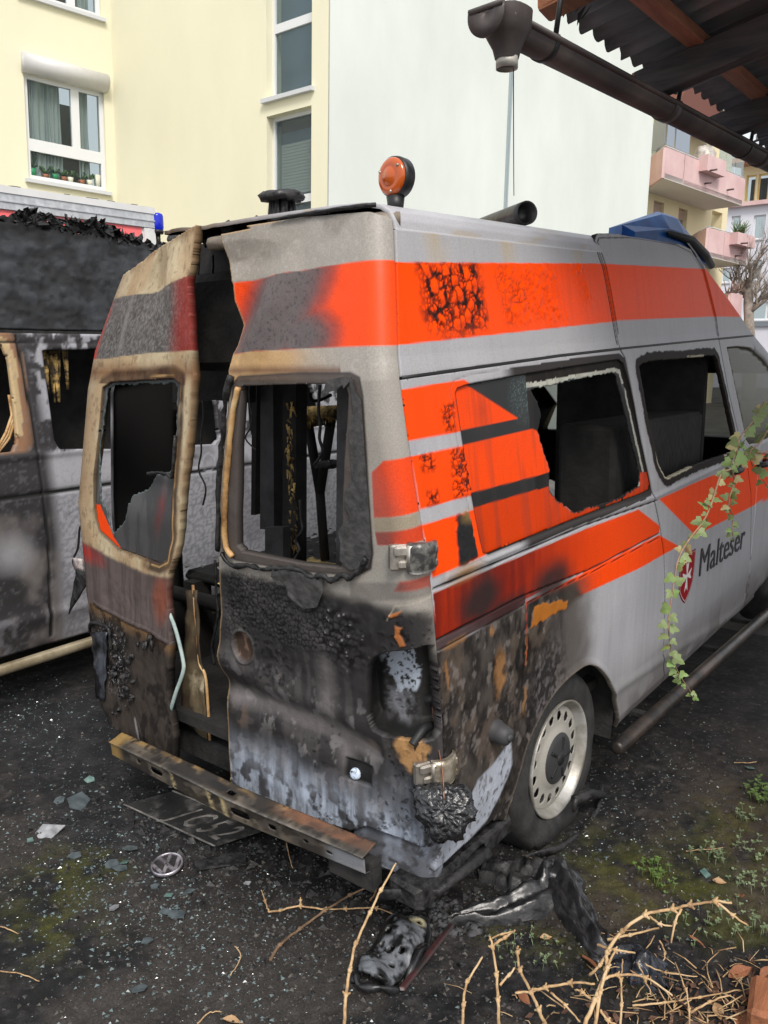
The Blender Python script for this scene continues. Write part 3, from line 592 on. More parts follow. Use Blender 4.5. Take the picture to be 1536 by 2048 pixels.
out_roof = np.array([(seamY(gutter[0][1]) + .003, gutter[0][1] + .004), *[p for p in seam_rear if gutter[0][1] + .01 < p[1] < 2.17], (seamY(2.17) + .003, 2.17), (fslope[0][0] - .03, 2.17), *fslope[:4], gutter[-1] + np.array([-.004, .004]), *[g + np.array([0, .004]) for g in gutter[::-1]]])

# ---- traced markings
Q = lambda p: iS(p)
m_roof = Q([(770, 524), (1198, 527), (1413, 538), (1440, 560), (1500, 634), (1424, 633), (1234, 641), (1229, 643), (799, 690), (770, 694)])
m_body = [Q([(796, 780), (803, 779), (900, 763), (928, 759), (945, 770), (920, 800), (927, 862), (818, 882)]), Q([(823, 913), (930, 890), (952, 988), (840, 1019)]), Q([(844, 1050), (957, 1017), (972, 1110), (865, 1156)])]
m_l1 = Q([(866, 1187), (1171, 1058), (1277, 1019), (1320, 1052), (1318, 1066), (1180, 1137), (872, 1282)])
m_l2 = Q([(1052, 1204), (1318, 1070), (1357, 1092), (1280, 1136), (1150, 1196), (1058, 1254)])
m_door = Q([(1318, 998), (1400, 961), (1536, 905), (1600, 880), (1600, 965), (1536, 996), (1391, 1071)])
m_glass = [Q([(905, 790), (918, 760), (947, 776), (1041, 837), (918, 862)]), Q([(925, 892), (1069, 858), (1090, 866), (1115, 942), (940, 988)]), Q([(945, 1018), (1120, 967), (1320, 940), (1310, 990), (976, 1120), (950, 1100)])]
m_char = ragged(Q([(913, 1031), (936, 1024), (943, 1052), (955, 1112), (935, 1124), (918, 1131), (912, 1078)]), 8, .004)
rail_t = Q([(866, 1178), (1000, 1122), (1171, 1050), (1314, 1001)]); rail_b = Q([(872, 1281), (1046, 1192), (1180, 1139), (1318, 1067)]); rail_c = Q([(874, 1302), (1040, 1215), (1050, 1207), (1180, 1146), (1318, 1075)])
vcrack = Q([(1052, 1200), (1055, 1290), (1050, 1330)])
stain = [(870, 470), (1010, 480), (1150, 470)]
bub = [(Q([(835, 524), (955, 526), (975, 655), (860, 672)]), 1.), (Q([(990, 525), (1075, 526), (1108, 640), (1015, 655)]), .55), (Q([(1070, 526), (1105, 526), (1135, 640), (1100, 650)]), .12), (Q([(1132, 526), (1160, 527), (1185, 600), (1168, 612)]), .3)]
bubs = [Q([(880, 815), (908, 800), (912, 862), (892, 860)]), Q([(900, 900), (935, 892), (944, 990), (908, 998)]), Q([(838, 910), (868, 905), (870, 940), (845, 942)]), Q([(855, 985), (876, 980), (878, 1008), (855, 1014)])]
E_ = lambda px, py: Q([(px, py)])[0]
hi_side = iS([(1240, 1362), (1377, 1273), (1536, 1176)])
burn_c = [(*E_(960, 1205), .10, .075), (*E_(1100, 1172), .13, .07), (*E_(1010, 1225), .12, .05), (*E_(1090, 1215), .14, .035), (*E_(1130, 1200), .07, .04)]
tan_c = [(*E_(1000, 1345), .035, .10), (*E_(915, 1290), .08, .018), (*E_(893, 1350), .012, .05), (*E_(1050, 1400), .014, .06), (*E_(985, 1260), .02, .025), (*E_(1052, 1300), .007, .09)]
tan_p = ragged(Q([(1068, 1215), (1090, 1206), (1136, 1200), (1134, 1215), (1100, 1232), (1060, 1258)]), 4, .006)
sooty_p = Q([(1062, 1205), (1150, 1170), (1165, 1190), (1140, 1205), (1075, 1240)])
white_p = Q([(955, 1560), (985, 1530), (1022, 1480), (1024, 1530), (1000, 1590), (975, 1640), (900, 1720), (870, 1742), (870, 1690), (930, 1620)])
filler = E_(990, 1470)
def bubble(L, y, v, k, s, seed, dens):
    """blistered film: cells with domes, dark rifts between them"""
    wx = y / s + .9 * (fbm(y / s * .8, v / s * .8, 3) - .5); wy = v / s * .9 + .9 * (fbm(y / s * .8, v / s * .8, 4) - .5)
    f1, f2, idn = worley(wx, wy, seed); f1b, f2b, idb = worley(wx * 2.3, wy * 2.3, seed + 1)
    big = idn > .55
    e = np.where(big, f2 - f1, (f2b - f1b) * .45)
    rift = np.clip(1 - e / (.04 + .15 * dens), 0, 1) ** .7
    dome = np.where(big, np.clip(1 - (f1 / .55) ** 2, 0, 1), .5 * np.clip(1 - (f1b / .55) ** 2, 0, 1))
    L.mix(k * np.clip(rift * dens * 1.15, 0, .9), (.085, .011, .005), .35); L.mix(k * np.clip(dens - .6, 0, 1) * 2.2 * (f1 > .5) * (~big), (.03, .01, .008))
    L.d += k * (dome * .0055 - rift * .0015)
def paint_side(y, v, glass=False, part=''):
    n = len(y); L = Lay(n, SILVER, .38)
    g1 = fbm(y * 45, v * 3, 1); g2 = fbm(y * 6, v * 5, 2); g3 = fbm(y * 30, v * 30, 5)
    if glass:
        L = Lay(n, (.022, .023, .024), .16)
        for k, p in enumerate(m_glass): L.mix(pm(y, v, p, .003), ORANGE * ((.92, .9, .62)[k]), .4)
        L.mix(pm(y, v, m_glass[2], .003) * np.clip((fbm(y * 5, v * 2, 21) - .42) * 3, 0, .6), ORANGE * .3)
        L.mix(el(y, v, *E_(970, 825), .05, .05, 1) * .5 * g2, (.15, .02, .01))
        c = E_(1062, 810); k = el(y, v, c[0] - .03, c[1] + .03, .11, .10, .7) * (L.c[:, 0] < .2)
        f1, f2, _ = worley(y * 150, v * 150, 8); L.mix(k * np.clip(1 - (f2 - f1) / .12, 0, 1) * .8, sr(110, 135, 135), .2); L.mix(k * .35, sr(60, 75, 75))
        d = seg_near(y, v, qhole)[0]; L.mix(np.clip(1 - d / .007, 0, 1) * .7, sr(95, 120, 118), .3)
        b = seg_near(y, v, qwin)[0]; cx = E_(1180, 870)
        k = (y > E_(1075, 0 + 900)[0] - .02) & (L.c[:, 0] < .5); rg = .028 + .012 * fbm(y * 35, v * 35, 9)
        L.mix(k * (b < rg), (.018, .016, .015), .7)
        k2 = k & (b > rg - .002) & (b < rg + .010 + .02 * np.clip(fbm(y * 7, v * 7, 18) - .4, 0, 1)) & ((v > E_(1235, 760)[1] - .02) | (y > E_(1262, 860)[0] - .01)); L.mix(k2 * .9, sr(190, 190, 180), .6)
        L.mix((k & (b >= rg + .018)) * 1., (.014, .014, .014), .5)
        L.mix(np.clip((g1 - .5) * 1.5, 0, .25), (.05, .04, .035))
        return L
    # paint, grime; ground shade is painted in with the dirt towards the sill
    L.mul(.93 + .14 * (g2 - .5) + .20 * (g1 - .5))
    for px, py in stain:
        c = E_(px, py); L.mix(el(y, v, c[0], c[1], c[0] * 0 + .08, .18, 1) * .8 * sst(.3, .6, g2 * .6 + g1 * .4), sr(176, 160, 132))
    L.mix(sst(.45, .75, g1) * .25 * (v > 1.75), sr(150, 146, 140))
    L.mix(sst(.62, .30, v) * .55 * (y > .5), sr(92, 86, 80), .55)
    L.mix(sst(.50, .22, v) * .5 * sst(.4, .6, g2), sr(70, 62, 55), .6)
    # stripes
    st = pm(y, v, m_roof, .003)
    for p in m_body: st = np.maximum(st, pm(y, v, p, .003))
    s1 = pm(y, v, m_l1, .003); s2 = pm(y, v, m_l2, .003); st = np.maximum(np.maximum(st, s2), pm(y, v, m_door, .003))
    wear = .95 + .1 * (g1 - .5)
    L.mix(st, ORANGE, .42)
    L.mix(st * sst(.5, .8, g1) * .18, ORANGE * .55)
    L.mix(s1, ORANGE * .85, .42)
    for (p, dens), i in zip(bub, range(9)):
        k = pm(y + .05 * (fbm(y * 22, v * 22, 33) - .5), v + .05 * (fbm(y * 22, v * 22, 34) - .5), p, .06) * st
        dn = dens * (.12 + 1.1 * sst(.38, .66, fbm(y * 7 + i, v * 7, 31))); dn = dn + (.45 * np.clip(1 - seg_near(y, v, p)[0] / .05, 0, 1) if dens > .9 else 0)
        bubble(L, y, v, k, .033, 40 + i, np.clip(dn, 0, 1.1))
    for i, p in enumerate(bubs): bubble(L, y, v, pm(y, v, p, .02) * st, .018, 60 + i, np.full(n, 1.0))
    # heat and soot over the lower stripe
    xr = np.clip((E_(1240, 1080)[0] - y) / (E_(1240, 1080)[0] - .15), 0, 1)
    ls = np.maximum(s1, 0); L.mix(ls * sst(.05, .75, xr + .12 * (g2 - .5)) * (.7 + .5 * g1), DRED * .85, .5)
    bk = np.zeros(n)
    for cx, cy, rx, ry in burn_c: bk = np.maximum(bk, el(y + .12 * (g2 - .5), v + .08 * (g2 - .5), cx, cy, rx * 1.8, ry * 1.6, 1))
    L.mix(sst(.05, .8, bk) * .93, (.025, .022, .022), .6)
    bb = ((v - np.interp(y, rail_b[:, 0], rail_b[:, 1])) < 0) & (y < rail_c[2][0]) & ((v - np.interp(y, rail_c[:, 0], rail_c[:, 1])) > 0)
    L.mix(bb * .9, np.array([.05, .02, .02]), .5)
    L.mix(pm(y, v, sooty_p, .025), SOOTC * 1.4, .7)
    # burnt rear corner and wheel arch
    below = np.interp(y, rail_c[:, 0], rail_c[:, 1]); edge = E_(1185, 1260)[0]
    z = np.clip((below - v) / .01, 0, 1) * sst(edge + .14, edge - .16, y + .25 * (g2 - .5) + .25 * np.clip(v - .75, 0, 1)) * sst(1.32, 1.2, y)
    z2 = z * sst(E_(1150, 1300)[0], E_(1075, 1330)[0], y + .1 * (g2 - .5))
    L.mix(z * .85, sr(74, 66, 60), .6)
    cr = fbm(y * 22, v * 14, 11); bl = fbm(y * 80, v * 60, 12, 5)
    L.mix(z2, np.array([.024, .021, .020]), .75); L.mix(z2 * sst(.4, .8, cr) * .8, np.array([.085, .074, .066]), .6); L.mix(z2 * sst(.5, .72, fbm(y * 18, v * 7, 15)) * .9, SOOTC * .6, .35); L.mix(z2 * sst(.52, .72, fbm(y * 16, v * 11, 17)) * .5, sr(104, 92, 82)); L.mix(z2 * sst(.62, .75, fbm(y * 34, v * 26, 13)) * .35, sr(150, 142, 138), .4)
    L.mix(z2 * sst(.62, .74, bl) * sst(.5, .66, g2) * .5, sr(120, 116, 118), .4)
    c = E_(1100, 1345); k = el(y, v, c[0], c[1] - .05, .16, .22, .6) * z * sst(E_(1045, 1300)[0] - .01, E_(1060, 1300)[0], y)
    L.mix(k * sst(.45, .7, bl) * .8, sr(100, 95, 98), .4); L.mix(k * sst(.55, .4, bl), SOOTC * 1.6)
    L.d += (z2 + k * .6) * (.004 * (cr - .5) + .006 * (bl - .5) * sst(.45, .6, g2))
    for cx, cy, rx, ry in tan_c:
        m = el(y + .05 * (g3 - .5), v + .06 * (g2 - .5), cx, cy, rx * 1.2, ry * 1.2, .8) ; m = sst(.08, .75, m * (.3 + 1.2 * fbm(y * 40, v * 16, 16, 5))); L.mix(m * .85, sr(150, 110, 72) * (.7 + .6 * g2[:, None]), .5)
    L.mix(pm(y, v, tan_p, .003), sr(176, 108, 42) * (.6 + .8 * g2[:, None]), .5); L.d += pm(y, v, tan_p, .006) * .002
    L.mix(pm(y, v, white_p, .012) * .95, sr(172, 178, 190) * (.75 + .5 * g2[:, None]), .5)
    L.mix(pm(y, v, white_p, .012) * sst(.56, .7, bl) * .7, sr(70, 64, 60))
    k = pm(y, v, m_char, .003); L.mix(k, (.02, .02, .021), .55); L.d += k * (.002 + .005 * fbm(y * 80, v * 80, 7))
    e = np.clip(1 - np.abs(sd(y, v, m_char)) / .006, 0, 1) * (g3 > .5); L.mix(e * .8, DRED)
    c = E_(930, 1145); L.mix(el(y, v, c[0], c[1], .13, .035, .8) * .85 * (v < np.interp(y, [.2, .6], [m_char[:, 1].min() + .03, m_char[:, 1].min() + .12])), sr(150, 112, 66)); c = E_(940, 1030)
    L.mix(el(y, v, c[0], c[1], .07, .03, .9) * .6 * (L.c[:, 0] < .6), sr(168, 138, 84))
    # soot-blackened surround of the broken door window
    if part == 'door':
        b = seg_near(y, v, dwin)[0]; rg = .030 + .014 * fbm(y * 30, v * 30, 9)
        L.mix(np.clip((rg - b) / .003, 0, 1), (.022, .017, .015), .6); L.mix(np.clip((.008 - b) / .003, 0, 1) * sst(.5, .53, fbm(y * 5, v * 5, 19)) * .9, sr(205, 198, 175), .6); L.d += (b < rg) * .002
    if part == 'body':
        b = np.abs(sd(y, v, qwin)); L.mix(np.clip(1 - b / .006, 0, 1), (.015, .015, .015), .6)
        k = sd(y, v, qwin); rk = E_(1000, 760)[0]
        L.mix(((k < .022 + .01 * g2) & (y > rk) & (v > E_(1290, 1010)[1] - .06)) * sst(rk, rk + .1, y) * (.95), (.022, .018, .016), .6)
        L.mix(np.clip(1 - np.abs(k - .026) / .003, 0, 1) * (y < rk) * .5, (.1, .1, .1)); L.d -= np.clip(1 - np.abs(k - .026) / .003, 0, 1) * (y < rk) * .002
    # creases and shut lines
    for ln, w, dp in ((rail_t, .004, .006), (rail_b, .0035, .006), (rail_c, .002, .003)):
        k = lm(y, v, ln, w); L.mix(k, (.01, .01, .01), .8); L.d -= k * dp
    k = lm(y, v, rail_t + np.array([0, .03]), .004, 1); L.mix(k * .3, sr(80, 80, 84))
    L.d += .006 * np.exp(-((v - np.interp(y, rail_t[:, 0], rail_t[:, 1]) - .018) / .012) ** 2) * (y > .12) * (y < 3.2)
    hc = np.interp(y, hi_side[:, 0], hi_side[:, 1]); L.d += .008 * np.exp(-((v - hc + .03) / .028) ** 2) * (y > 1.25)
    k = lm(y, v, vcrack, .002); L.mix(k * .8, sr(210, 60, 40))
    b = seg_near(y, v, door)[0]; k = np.clip((.0045 - b) / .002, 0, 1); L.mix(k, (.012, .012, .012), .8); L.d -= k * .005
    if part in ('roof', 'door'):
        k = np.clip((.006 - np.abs(b - .015)) / .003, 0, 1) * (v > 1.82); L.mix(k * (.95 if part == 'roof' else .0), (.015, .015, .015), .5); L.d -= k * .003; k = np.clip((.0035 - np.abs(b - .018)) / .002, 0, 1) * (v > 1.86); L.mix(k * (.9 if part == 'door' else 0), (.02, .02, .02), .5)
    ar = seg_near(y, v, arch)[0]; L.d += .007 * np.clip(1 - ar / .03, 0, 1)
    L.mix(np.clip(1 - ar / .012, 0, 1) * .7, sr(120, 112, 100))
    return L
ST = .0042
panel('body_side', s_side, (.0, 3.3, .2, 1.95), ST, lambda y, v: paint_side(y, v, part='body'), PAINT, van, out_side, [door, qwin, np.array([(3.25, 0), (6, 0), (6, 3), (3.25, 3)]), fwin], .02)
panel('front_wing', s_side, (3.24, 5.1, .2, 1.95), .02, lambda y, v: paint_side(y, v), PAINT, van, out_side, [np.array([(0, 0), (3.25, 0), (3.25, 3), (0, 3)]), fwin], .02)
panel('high_roof_front', s_side, (2.3, 3.6, 1.75, 2.2), ST, lambda y, v: paint_side(y, v, part='roof'), PAINT, van, out_roof, [door, np.array([(0, 0), (2.3, 0), (2.3, 3), (0, 3)])], .015)
hroof = panel('high_roof_side', s_side, (.0, 2.2, 1.75, 2.2), ST, lambda y, v: paint_side(y, v, part='roof'), PAINT, van, out_roof, [door], .015)
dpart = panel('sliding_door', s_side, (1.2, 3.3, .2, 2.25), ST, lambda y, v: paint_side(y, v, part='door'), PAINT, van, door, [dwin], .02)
s_pane = lambda a, v: s_side(a, v) - np.array([.008, 0, 0])
panel('quarter_window', s_pane, (.2, 1.8, .9, 1.85), ST, lambda y, v: paint_side(y, v, True), PAINT, van, qwin, [qhole], .005)
FG = gmat('cab_glass', trans=.22, dark=(.075, .068, .035), rough=.25); FG.node_tree.nodes['Principled BSDF'].inputs['Specular IOR Level'].default_value = .15
panel('door_window', s_pane, (2.6, 4.2, 1.1, 1.95), .03, lambda y, v: Lay(len(y), (.05, .05, .03)), FG, van, fwin, (), .004)

# ---- roof skin
_rs = np.array([(0, .818, 2.17), (.06, .813, 2.195), (.12, .80, 2.218), (.2, .772, 2.237), (.3, .722, 2.249), (.45, .6, 2.256), (.7, .33, 2.261), (1, 0, 2.262)])
def s_roof(a, w):
    s = np.abs(w); f = 1 - s; x = np.interp(f, _rs[:, 0], _rs[:, 1]) * np.sign(w); z = np.interp(f, _rs[:, 0], _rs[:, 2])
    return np.stack([x, a, z + TILT * a - .0 * a], -1)
def paint_roof(a, w):
    n = len(a); L = Lay(n, SILVER * 1.1, .4); g = fbm(a * 8, w * 8, 3); x = w * .82
    L.mul(.9 + .2 * (g - .5)); L.mix(sst(.55, .7, fbm(a * 5, w * 9, 6)) * .5, sr(170, 155, 130))
    k = sst(.25, -.15, x + .25 * (g - .5)) * sst(1.6, .5, a); L.mix(k, (.03, .028, .027), .8); L.mix(k * sst(.5, .6, fbm(a * 25, w * 25, 9)), sr(110, 100, 90), .5); L.d += k * .02 * (fbm(a * 14, w * 14, 8) - .4)
    L.mix(sst(.5, 0, x) * sst(.9, .2, a) * .5, sr(120, 100, 80)); return L
rfb = np.array([(.14, -1), (.14, 1), (fslope[0][0], 1), (fslope[0][0], -1)])
rf_out = ragged(np.array([(.075, 1), (.075, -.12), (.4, -.30), (.7, -.26), (1.1, -.42), (1.5, -.55), (1.8, -1), (float(fslope[0][0]), -1), (float(fslope[0][0]), 1)]), 9, .012)
rf_out[:, 1] = np.where(rf_out[:, 1] > .9, 1, np.clip(rf_out[:, 1], -1, 1)); rf_out[:, 0] = np.where(rf_out[:, 0] < .14, .075, rf_out[:, 0])
panel('roof_skin', s_roof, (.075, float(fslope[0][0]), -1, 1), .012, paint_roof, PAINT, van, rf_out, (), .012, flip=True)
# ---- nose: cab roof, windscreen, bonnet as one lofted skin, then the glass
def s_nose(a, w):
    i = np.clip(a, 0, len(prof_front) - 1.001); y = np.interp(i, range(len(prof_front)), prof_front[:, 0]); v = np.interp(i, range(len(prof_front)), prof_front[:, 1]); x = w * Xs(v)
    return np.stack([x, y + .10 * (1 - w * w), v + TILT * y], -1)
_ng = panel('nose', s_nose, (0, len(prof_front) - 1.001, -1, 1), .05, lambda a, w: Lay(len(a), SILVER * .95), PAINT, van, None, [np.array([(5.1, -.9), (7.0, -.86), (7.0, .86), (5.1, .9)])], .01, flip=True)
panel('windscreen', lambda a, w: s_nose(a, w) - np.array([0, .006, 0]), (5.05, 7.02, -.9, .9), .1, lambda a, w: Lay(len(a), (.03, .03, .03)), FG, van, None, (), .004, flip=True)
# ---- left-hand side, roof bay open in the middle where the side door burnt out
def paint_left(y, v):
    n = len(y); L = Lay(n, (.05, .048, .046), .7); g = fbm(y * 6, v * 6, 71); L.mix(sst(.45, .65, g), sr(130, 128, 130)); L.mix(sst(.55, .45, fbm(y * 9, v * 9, 72)) * .6, SOOTC); return L
lh = [np.array([(.64, .62), (2.75, .62), (2.75, 1.72), (1.3, 1.72), (.64, 1.60)]), np.array([(3.0, 1.28), (3.85, 1.28), (3.4, 1.72), (3.0, 1.72)])]
ol = np.array([*[(.29, v) for v in np.linspace(.3, 1.7, 12)], (.3, 1.74), (.8, 1.80), (1.3, 1.78), (1.7, 1.9), (1.9, 2.17), (fslope[0][0], 2.17), *prof_front[:13], (4.75, .25), *farch[::-1], (3.4, .25), (1.4, .25), *[(.99 + .4 * math.cos(t), .3 + .4 * math.sin(t)) for t in np.linspace(0, math.pi, 9)], (.5, .3)])
panel('left_side', s_left, (.0, 5.1, .2, 2.2), .025, paint_left, SOOTP, van, ol, lh, .02, flip=True)

# ================================================================ rear doors
def paint_rear(a, v, part='door'):
    n = len(a); L = Lay(n, sr(158, 153, 146), .42); q = lambda p: iR(p)
    g1 = fbm(a * 40, v * 3, 81); g2 = fbm(a * 6, v * 6, 82); g3 = fbm(a * 30, v * 30, 83); gd = fbm((a - v * .9) * 8, (a + v) * 2.2, 84); sp = fbm(a * 130, v * 130, 85)
    c = R_
    # top: dulled paint, darker towards the middle
    L.mix(sst(.85, .2, a) * .55 * (v > 1.9), sr(122, 112, 98)); L.mix(sst(.5, .62, gd) * .35 * (v > 1.9), sr(96, 88, 78)); L.mix(sst(.55, .75, sp) * .22 * (v > 1.8), sr(190, 188, 184))
    L.mix(c['tanband'] * sst(.80, .45, a + .2 * (g2 - .5)), sr(178, 144, 100)); L.mix(c['tanband'] * sst(.5, .2, a) * .5 * sst(.45, .6, g3), sr(214, 182, 130)); L.mix(c['winedge'] * .8 * (a < .75), sr(92, 58, 40))
    st = c['stripe']; L.mix(st, ORANGE * .9, .4)
    # scorch across the stripe: broad slanting band
    dk = np.maximum(el(a + (v - 1.93) * -.65, v, .47, 1.93, .24, .5, .75), el(a, v, .60, 1.90, .20, .12, .8) * .9)
    dk = np.maximum(dk, sst(.62, .5, a) * 0); L.mix(st * sst(.12, .62, dk + .25 * (g2 - .5)), sr(96, 88, 88), .5); L.mix(st * sst(.05, .4, dk) * sst(.9, .3, dk) * .5, DRED * 1.2)
    L.mix(st * (sp > .66) * dk * .6, (.03, .03, .03)); L.mix(st * sst(.36, .16, a) * .35, DRED * 1.6)
    # side stripes running on from the flank, faded with soot
    for k, fade in ((c['d1'], .25), (c['d2'], .7), (c['d3'], .8)):
        L.mix(k, ORANGE * .9, .4); L.mix(k * sst(.93, .80, a + .12 * (g2 - .5)) * (.5 + fade * .5), sr(128, 96, 92)); L.mix(k * fade * .6, sr(110, 40, 36))
    L.mix(c['d12'] * .8, sr(146, 134, 112)); 
    # lower half: soot, bare metal, and a painted highlight along the bent ridge
    lo = sst(1.175, 1.13, v + .03 * (g2 - .5)) * sst(.99, .9, a - .45 * (v - .95) * 0 + .04 * (g2 - .5) - .0) ; lo = np.maximum(lo, sst(1.08, .98, v + .06 * (g2 - .5)))
    cn = el(a, v, .93, 1.2, .05, .13, .6)
    L.mix(lo * (1 - .0 * cn), sr(50, 48, 49), .62)
    L.mix(lo * el(a, v, .35, 1.05, .35, .16, .5), np.array([.03, .03, .032]), .55)
    L.mix(lo * sst(.35, .62, g2) * .8, sr(48, 46, 47), .6); L.mix(lo * sst(.5, .75, g1) * .3, sr(100, 96, 96), .5); pk = fbm(a * 11, v * 13, 180, 5); L.mix(lo * sst(.47, .70, pk) * .8, np.array([.016, .015, .015]), .5); L.mix(lo * sst(.40, .34, pk) * .2, sr(112, 106, 106), .4); L.mix(lo * sst(.60, .66, fbm(a * 24, v * 17, 181, 5)) * sst(.95, .7, v) * .35, sr(158, 154, 156), .4); L.mix(lo * sst(.5, .68, fbm(a * 5 + 3, v * 9, 86)) * .7, np.array([.025, .024, .025]), .7)
    L.mix(c['ridge_highlight'] * (.5 + .7 * g3 * sst(.35, .55, g2 + .1)), sr(146, 140, 140), .36); L.mix(c['ridge_highlight2'] * (.3 + .6 * g3), sr(118, 113, 113), .45); L.mix(c['dark'] * (.55 + .5 * g2), np.array([.022, .019, .017]), .75); L.mix(c['tanl'] * sst(.42, .6, g3) * .7, sr(120, 100, 84))
    wb = sst(.60, .50, v + .16 * (fbm(a * 7, v * 3, 87) - .5) - .04 * (a - .4)); wb = np.maximum(wb, el(a, v, .80, .50, .25, .17, .6) * sst(.4, .55, g2)); streak = fbm(a * 60, v * 4, 88)
    gw = fbm(a * 10, v * 6, 98, 5); wb = wb * (.25 + .85 * sst(.55, .40, v + .10 * (gw - .5))); L.mix(wb * np.clip(.15 + 1.3 * streak * sst(.3, .6, gw + .15), 0, 1), sr(172, 182, 198), .5); L.mix(wb * sst(.50, .66, fbm(a * 26, v * 22, 89)) * .85, sr(58, 56, 57)); L.mix(wb * sst(.52, .62, fbm(a * 70, v * 9, 99)) * .5, sr(96, 98, 104))
    # crocodile-skinned film by the emblem, drips, blisters with glints painted on their tops
    k = c['crack']; f1, f2, idn = worley((a + .03 * g3) * 74, (v + .03 * g2) * 52, 90); e = f2 - f1
    L.mix(k * sst(.22, .05, e), (.008, .008, .008), .5); L.mix(k * sst(.3, .6, e) * .5, sr(70, 68, 70), .35); L.d += k * .0028 * sst(0, .35, e) * (.4 + idn)
    k = c['blist']; f1, f2, idn = worley(a * 45, v * 45, 91); L.d += k * .003 * np.clip(1 - (f1 / .5) ** 2, 0, 1) * (idn > .55); L.mix(k * sst(.5, .62, f1), SOOTC * .7, .3); L.mix(k * (f1 < .16) * (idn > .8) * .5, sr(170, 168, 165), .2)
    k = lo * sst(.60, .68, fbm(a * 70, v * 70, 92)) * sst(.5, .6, g2); L.mix(k * .8, SOOTC * .6, .4); L.d += k * .002
    # dents
    L.d += -.022 * np.exp(-((v - .70 + .12 * (a - .3)) / .05) ** 2) * sst(.85, .6, a) + .014 * np.exp(-((v - .80 + .12 * (a - .3)) / .05) ** 2) * sst(.85, .6, a)
    L.d += .016 * (fbm(a * 4.5 + v * 2, v * 4.5, 187) - .5) * sst(.9, .7, a); eo = seg_near(a, v, door_r)[0]; L.mix(np.clip(1 - eo / .007, 0, 1) * (a < .5) * .8, sr(176, 146, 104)); L.d += -.02 * el(a, v, .30, .55, .14, .10, 1) - .034 * el(a - .55 * (v - 1.9), v, .30, 1.95, .09, .2, 1) + .022 * el(a - .55 * (v - 1.9), v, .44, 1.97, .08, .2, 1) - .018 * el(a, v, .30, 2.13, .25, .06, 1)
    L.d += (.005 * (fbm(a * 9, v * 9, 93) - .5)) * lo
    L.d += -.012 * c['emb'] + .006 * c['embr']; L.mix(c['emb'], sr(62, 48, 40), .6); L.mix(c['emb'] * sst(.5, .6, fbm(a * 40, v * 22, 94)), sr(112, 88, 72)); L.mix(c['embr'] * .6, sr(80, 76, 76), .4)
    L.d += -.010 * c['pit']; L.mix(c['pit'], (.01, .01, .01), .5)
    L.mix(c['peel'], sr(170, 105, 60)); L.d += c['peel'] * .004
    L.mix(c['bandl'] * .55, sr(96, 92, 88)); k = c['bandl_e']; L.mix(k * .4, sr(190, 180, 160))
    # soot round the window, hinge halo
    L.mix(c['wr'] * (.9), sr(66, 58, 56), .6); L.mix(np.clip(1 - np.abs(c['wd'] - .004) / .004, 0, 1) * .6, SOOTC); L.mix((c['wd'] < 0) * (a < .2) * .9, sr(186, 160, 118)); L.mix((c['wd'] < 0) * (v < 1.2) * .5, sr(150, 130, 100))
    k = el(a, v, .925, 1.30, .05, .02, 1); L.mix(k * .3, SOOTC)
    L.mix(sst(.1, .5, el(a + .05 * (g3 - .5), v + .05 * (g3 - .5), *c['tanh'], .075, .075, .8) * (.3 + 1.3 * fbm(a * 30, v * 14, 97))), sr(172, 132, 88) * (.5 + g3[:, None])); L.mix(el(a, v, *c['tanh'], .055, .07, .5) * sst(.58, .64, fbm(a * 50, v * 20, 96)), SOOTC)
    return L
win_r = iR([(468, 772), (478, 757), (600, 750), (700, 750), (716, 758), (722, 790), (742, 1105), (738, 1135), (712, 1147), (600, 1138), (470, 1117), (448, 1100), (446, 1080), (458, 900)])
win_r_in = iR([(482, 772), (600, 768), (690, 768), (697, 790), (686, 1000), (684, 1136), (600, 1128), (484, 1104), (473, 1090), (475, 900)])
door_r = iR([(440, 468), (452, 530), (467, 572), (465, 600), (472, 645), (466, 690), (458, 706), (455, 742), (462, 760), (450, 870), (440, 1000), (437, 1130), (441, 1230), (440, 1300), (452, 1400), (456, 1480), (461, 1545), (462, 1578), (520, 1612), (590, 1638), (640, 1640)])
door_r = np.vstack([door_r, iR([(700, 1660), (735, 1650)]), [(.9, .41), (.958, .43), (.958, 2.17), (.955, 2.195), (.88, 2.214), (.6, 2.228), (.35, 2.228)], iR([(500, 456)])])
tail = iR([(731, 1360), (735, 1335), (748, 1314), (775, 1303), (850, 1290), (870, 1290)]); tail = np.vstack([tail, [(.952, 1.03), (.953, .78)], iR([(868, 1480), (770, 1472), (748, 1460), (735, 1430)])])
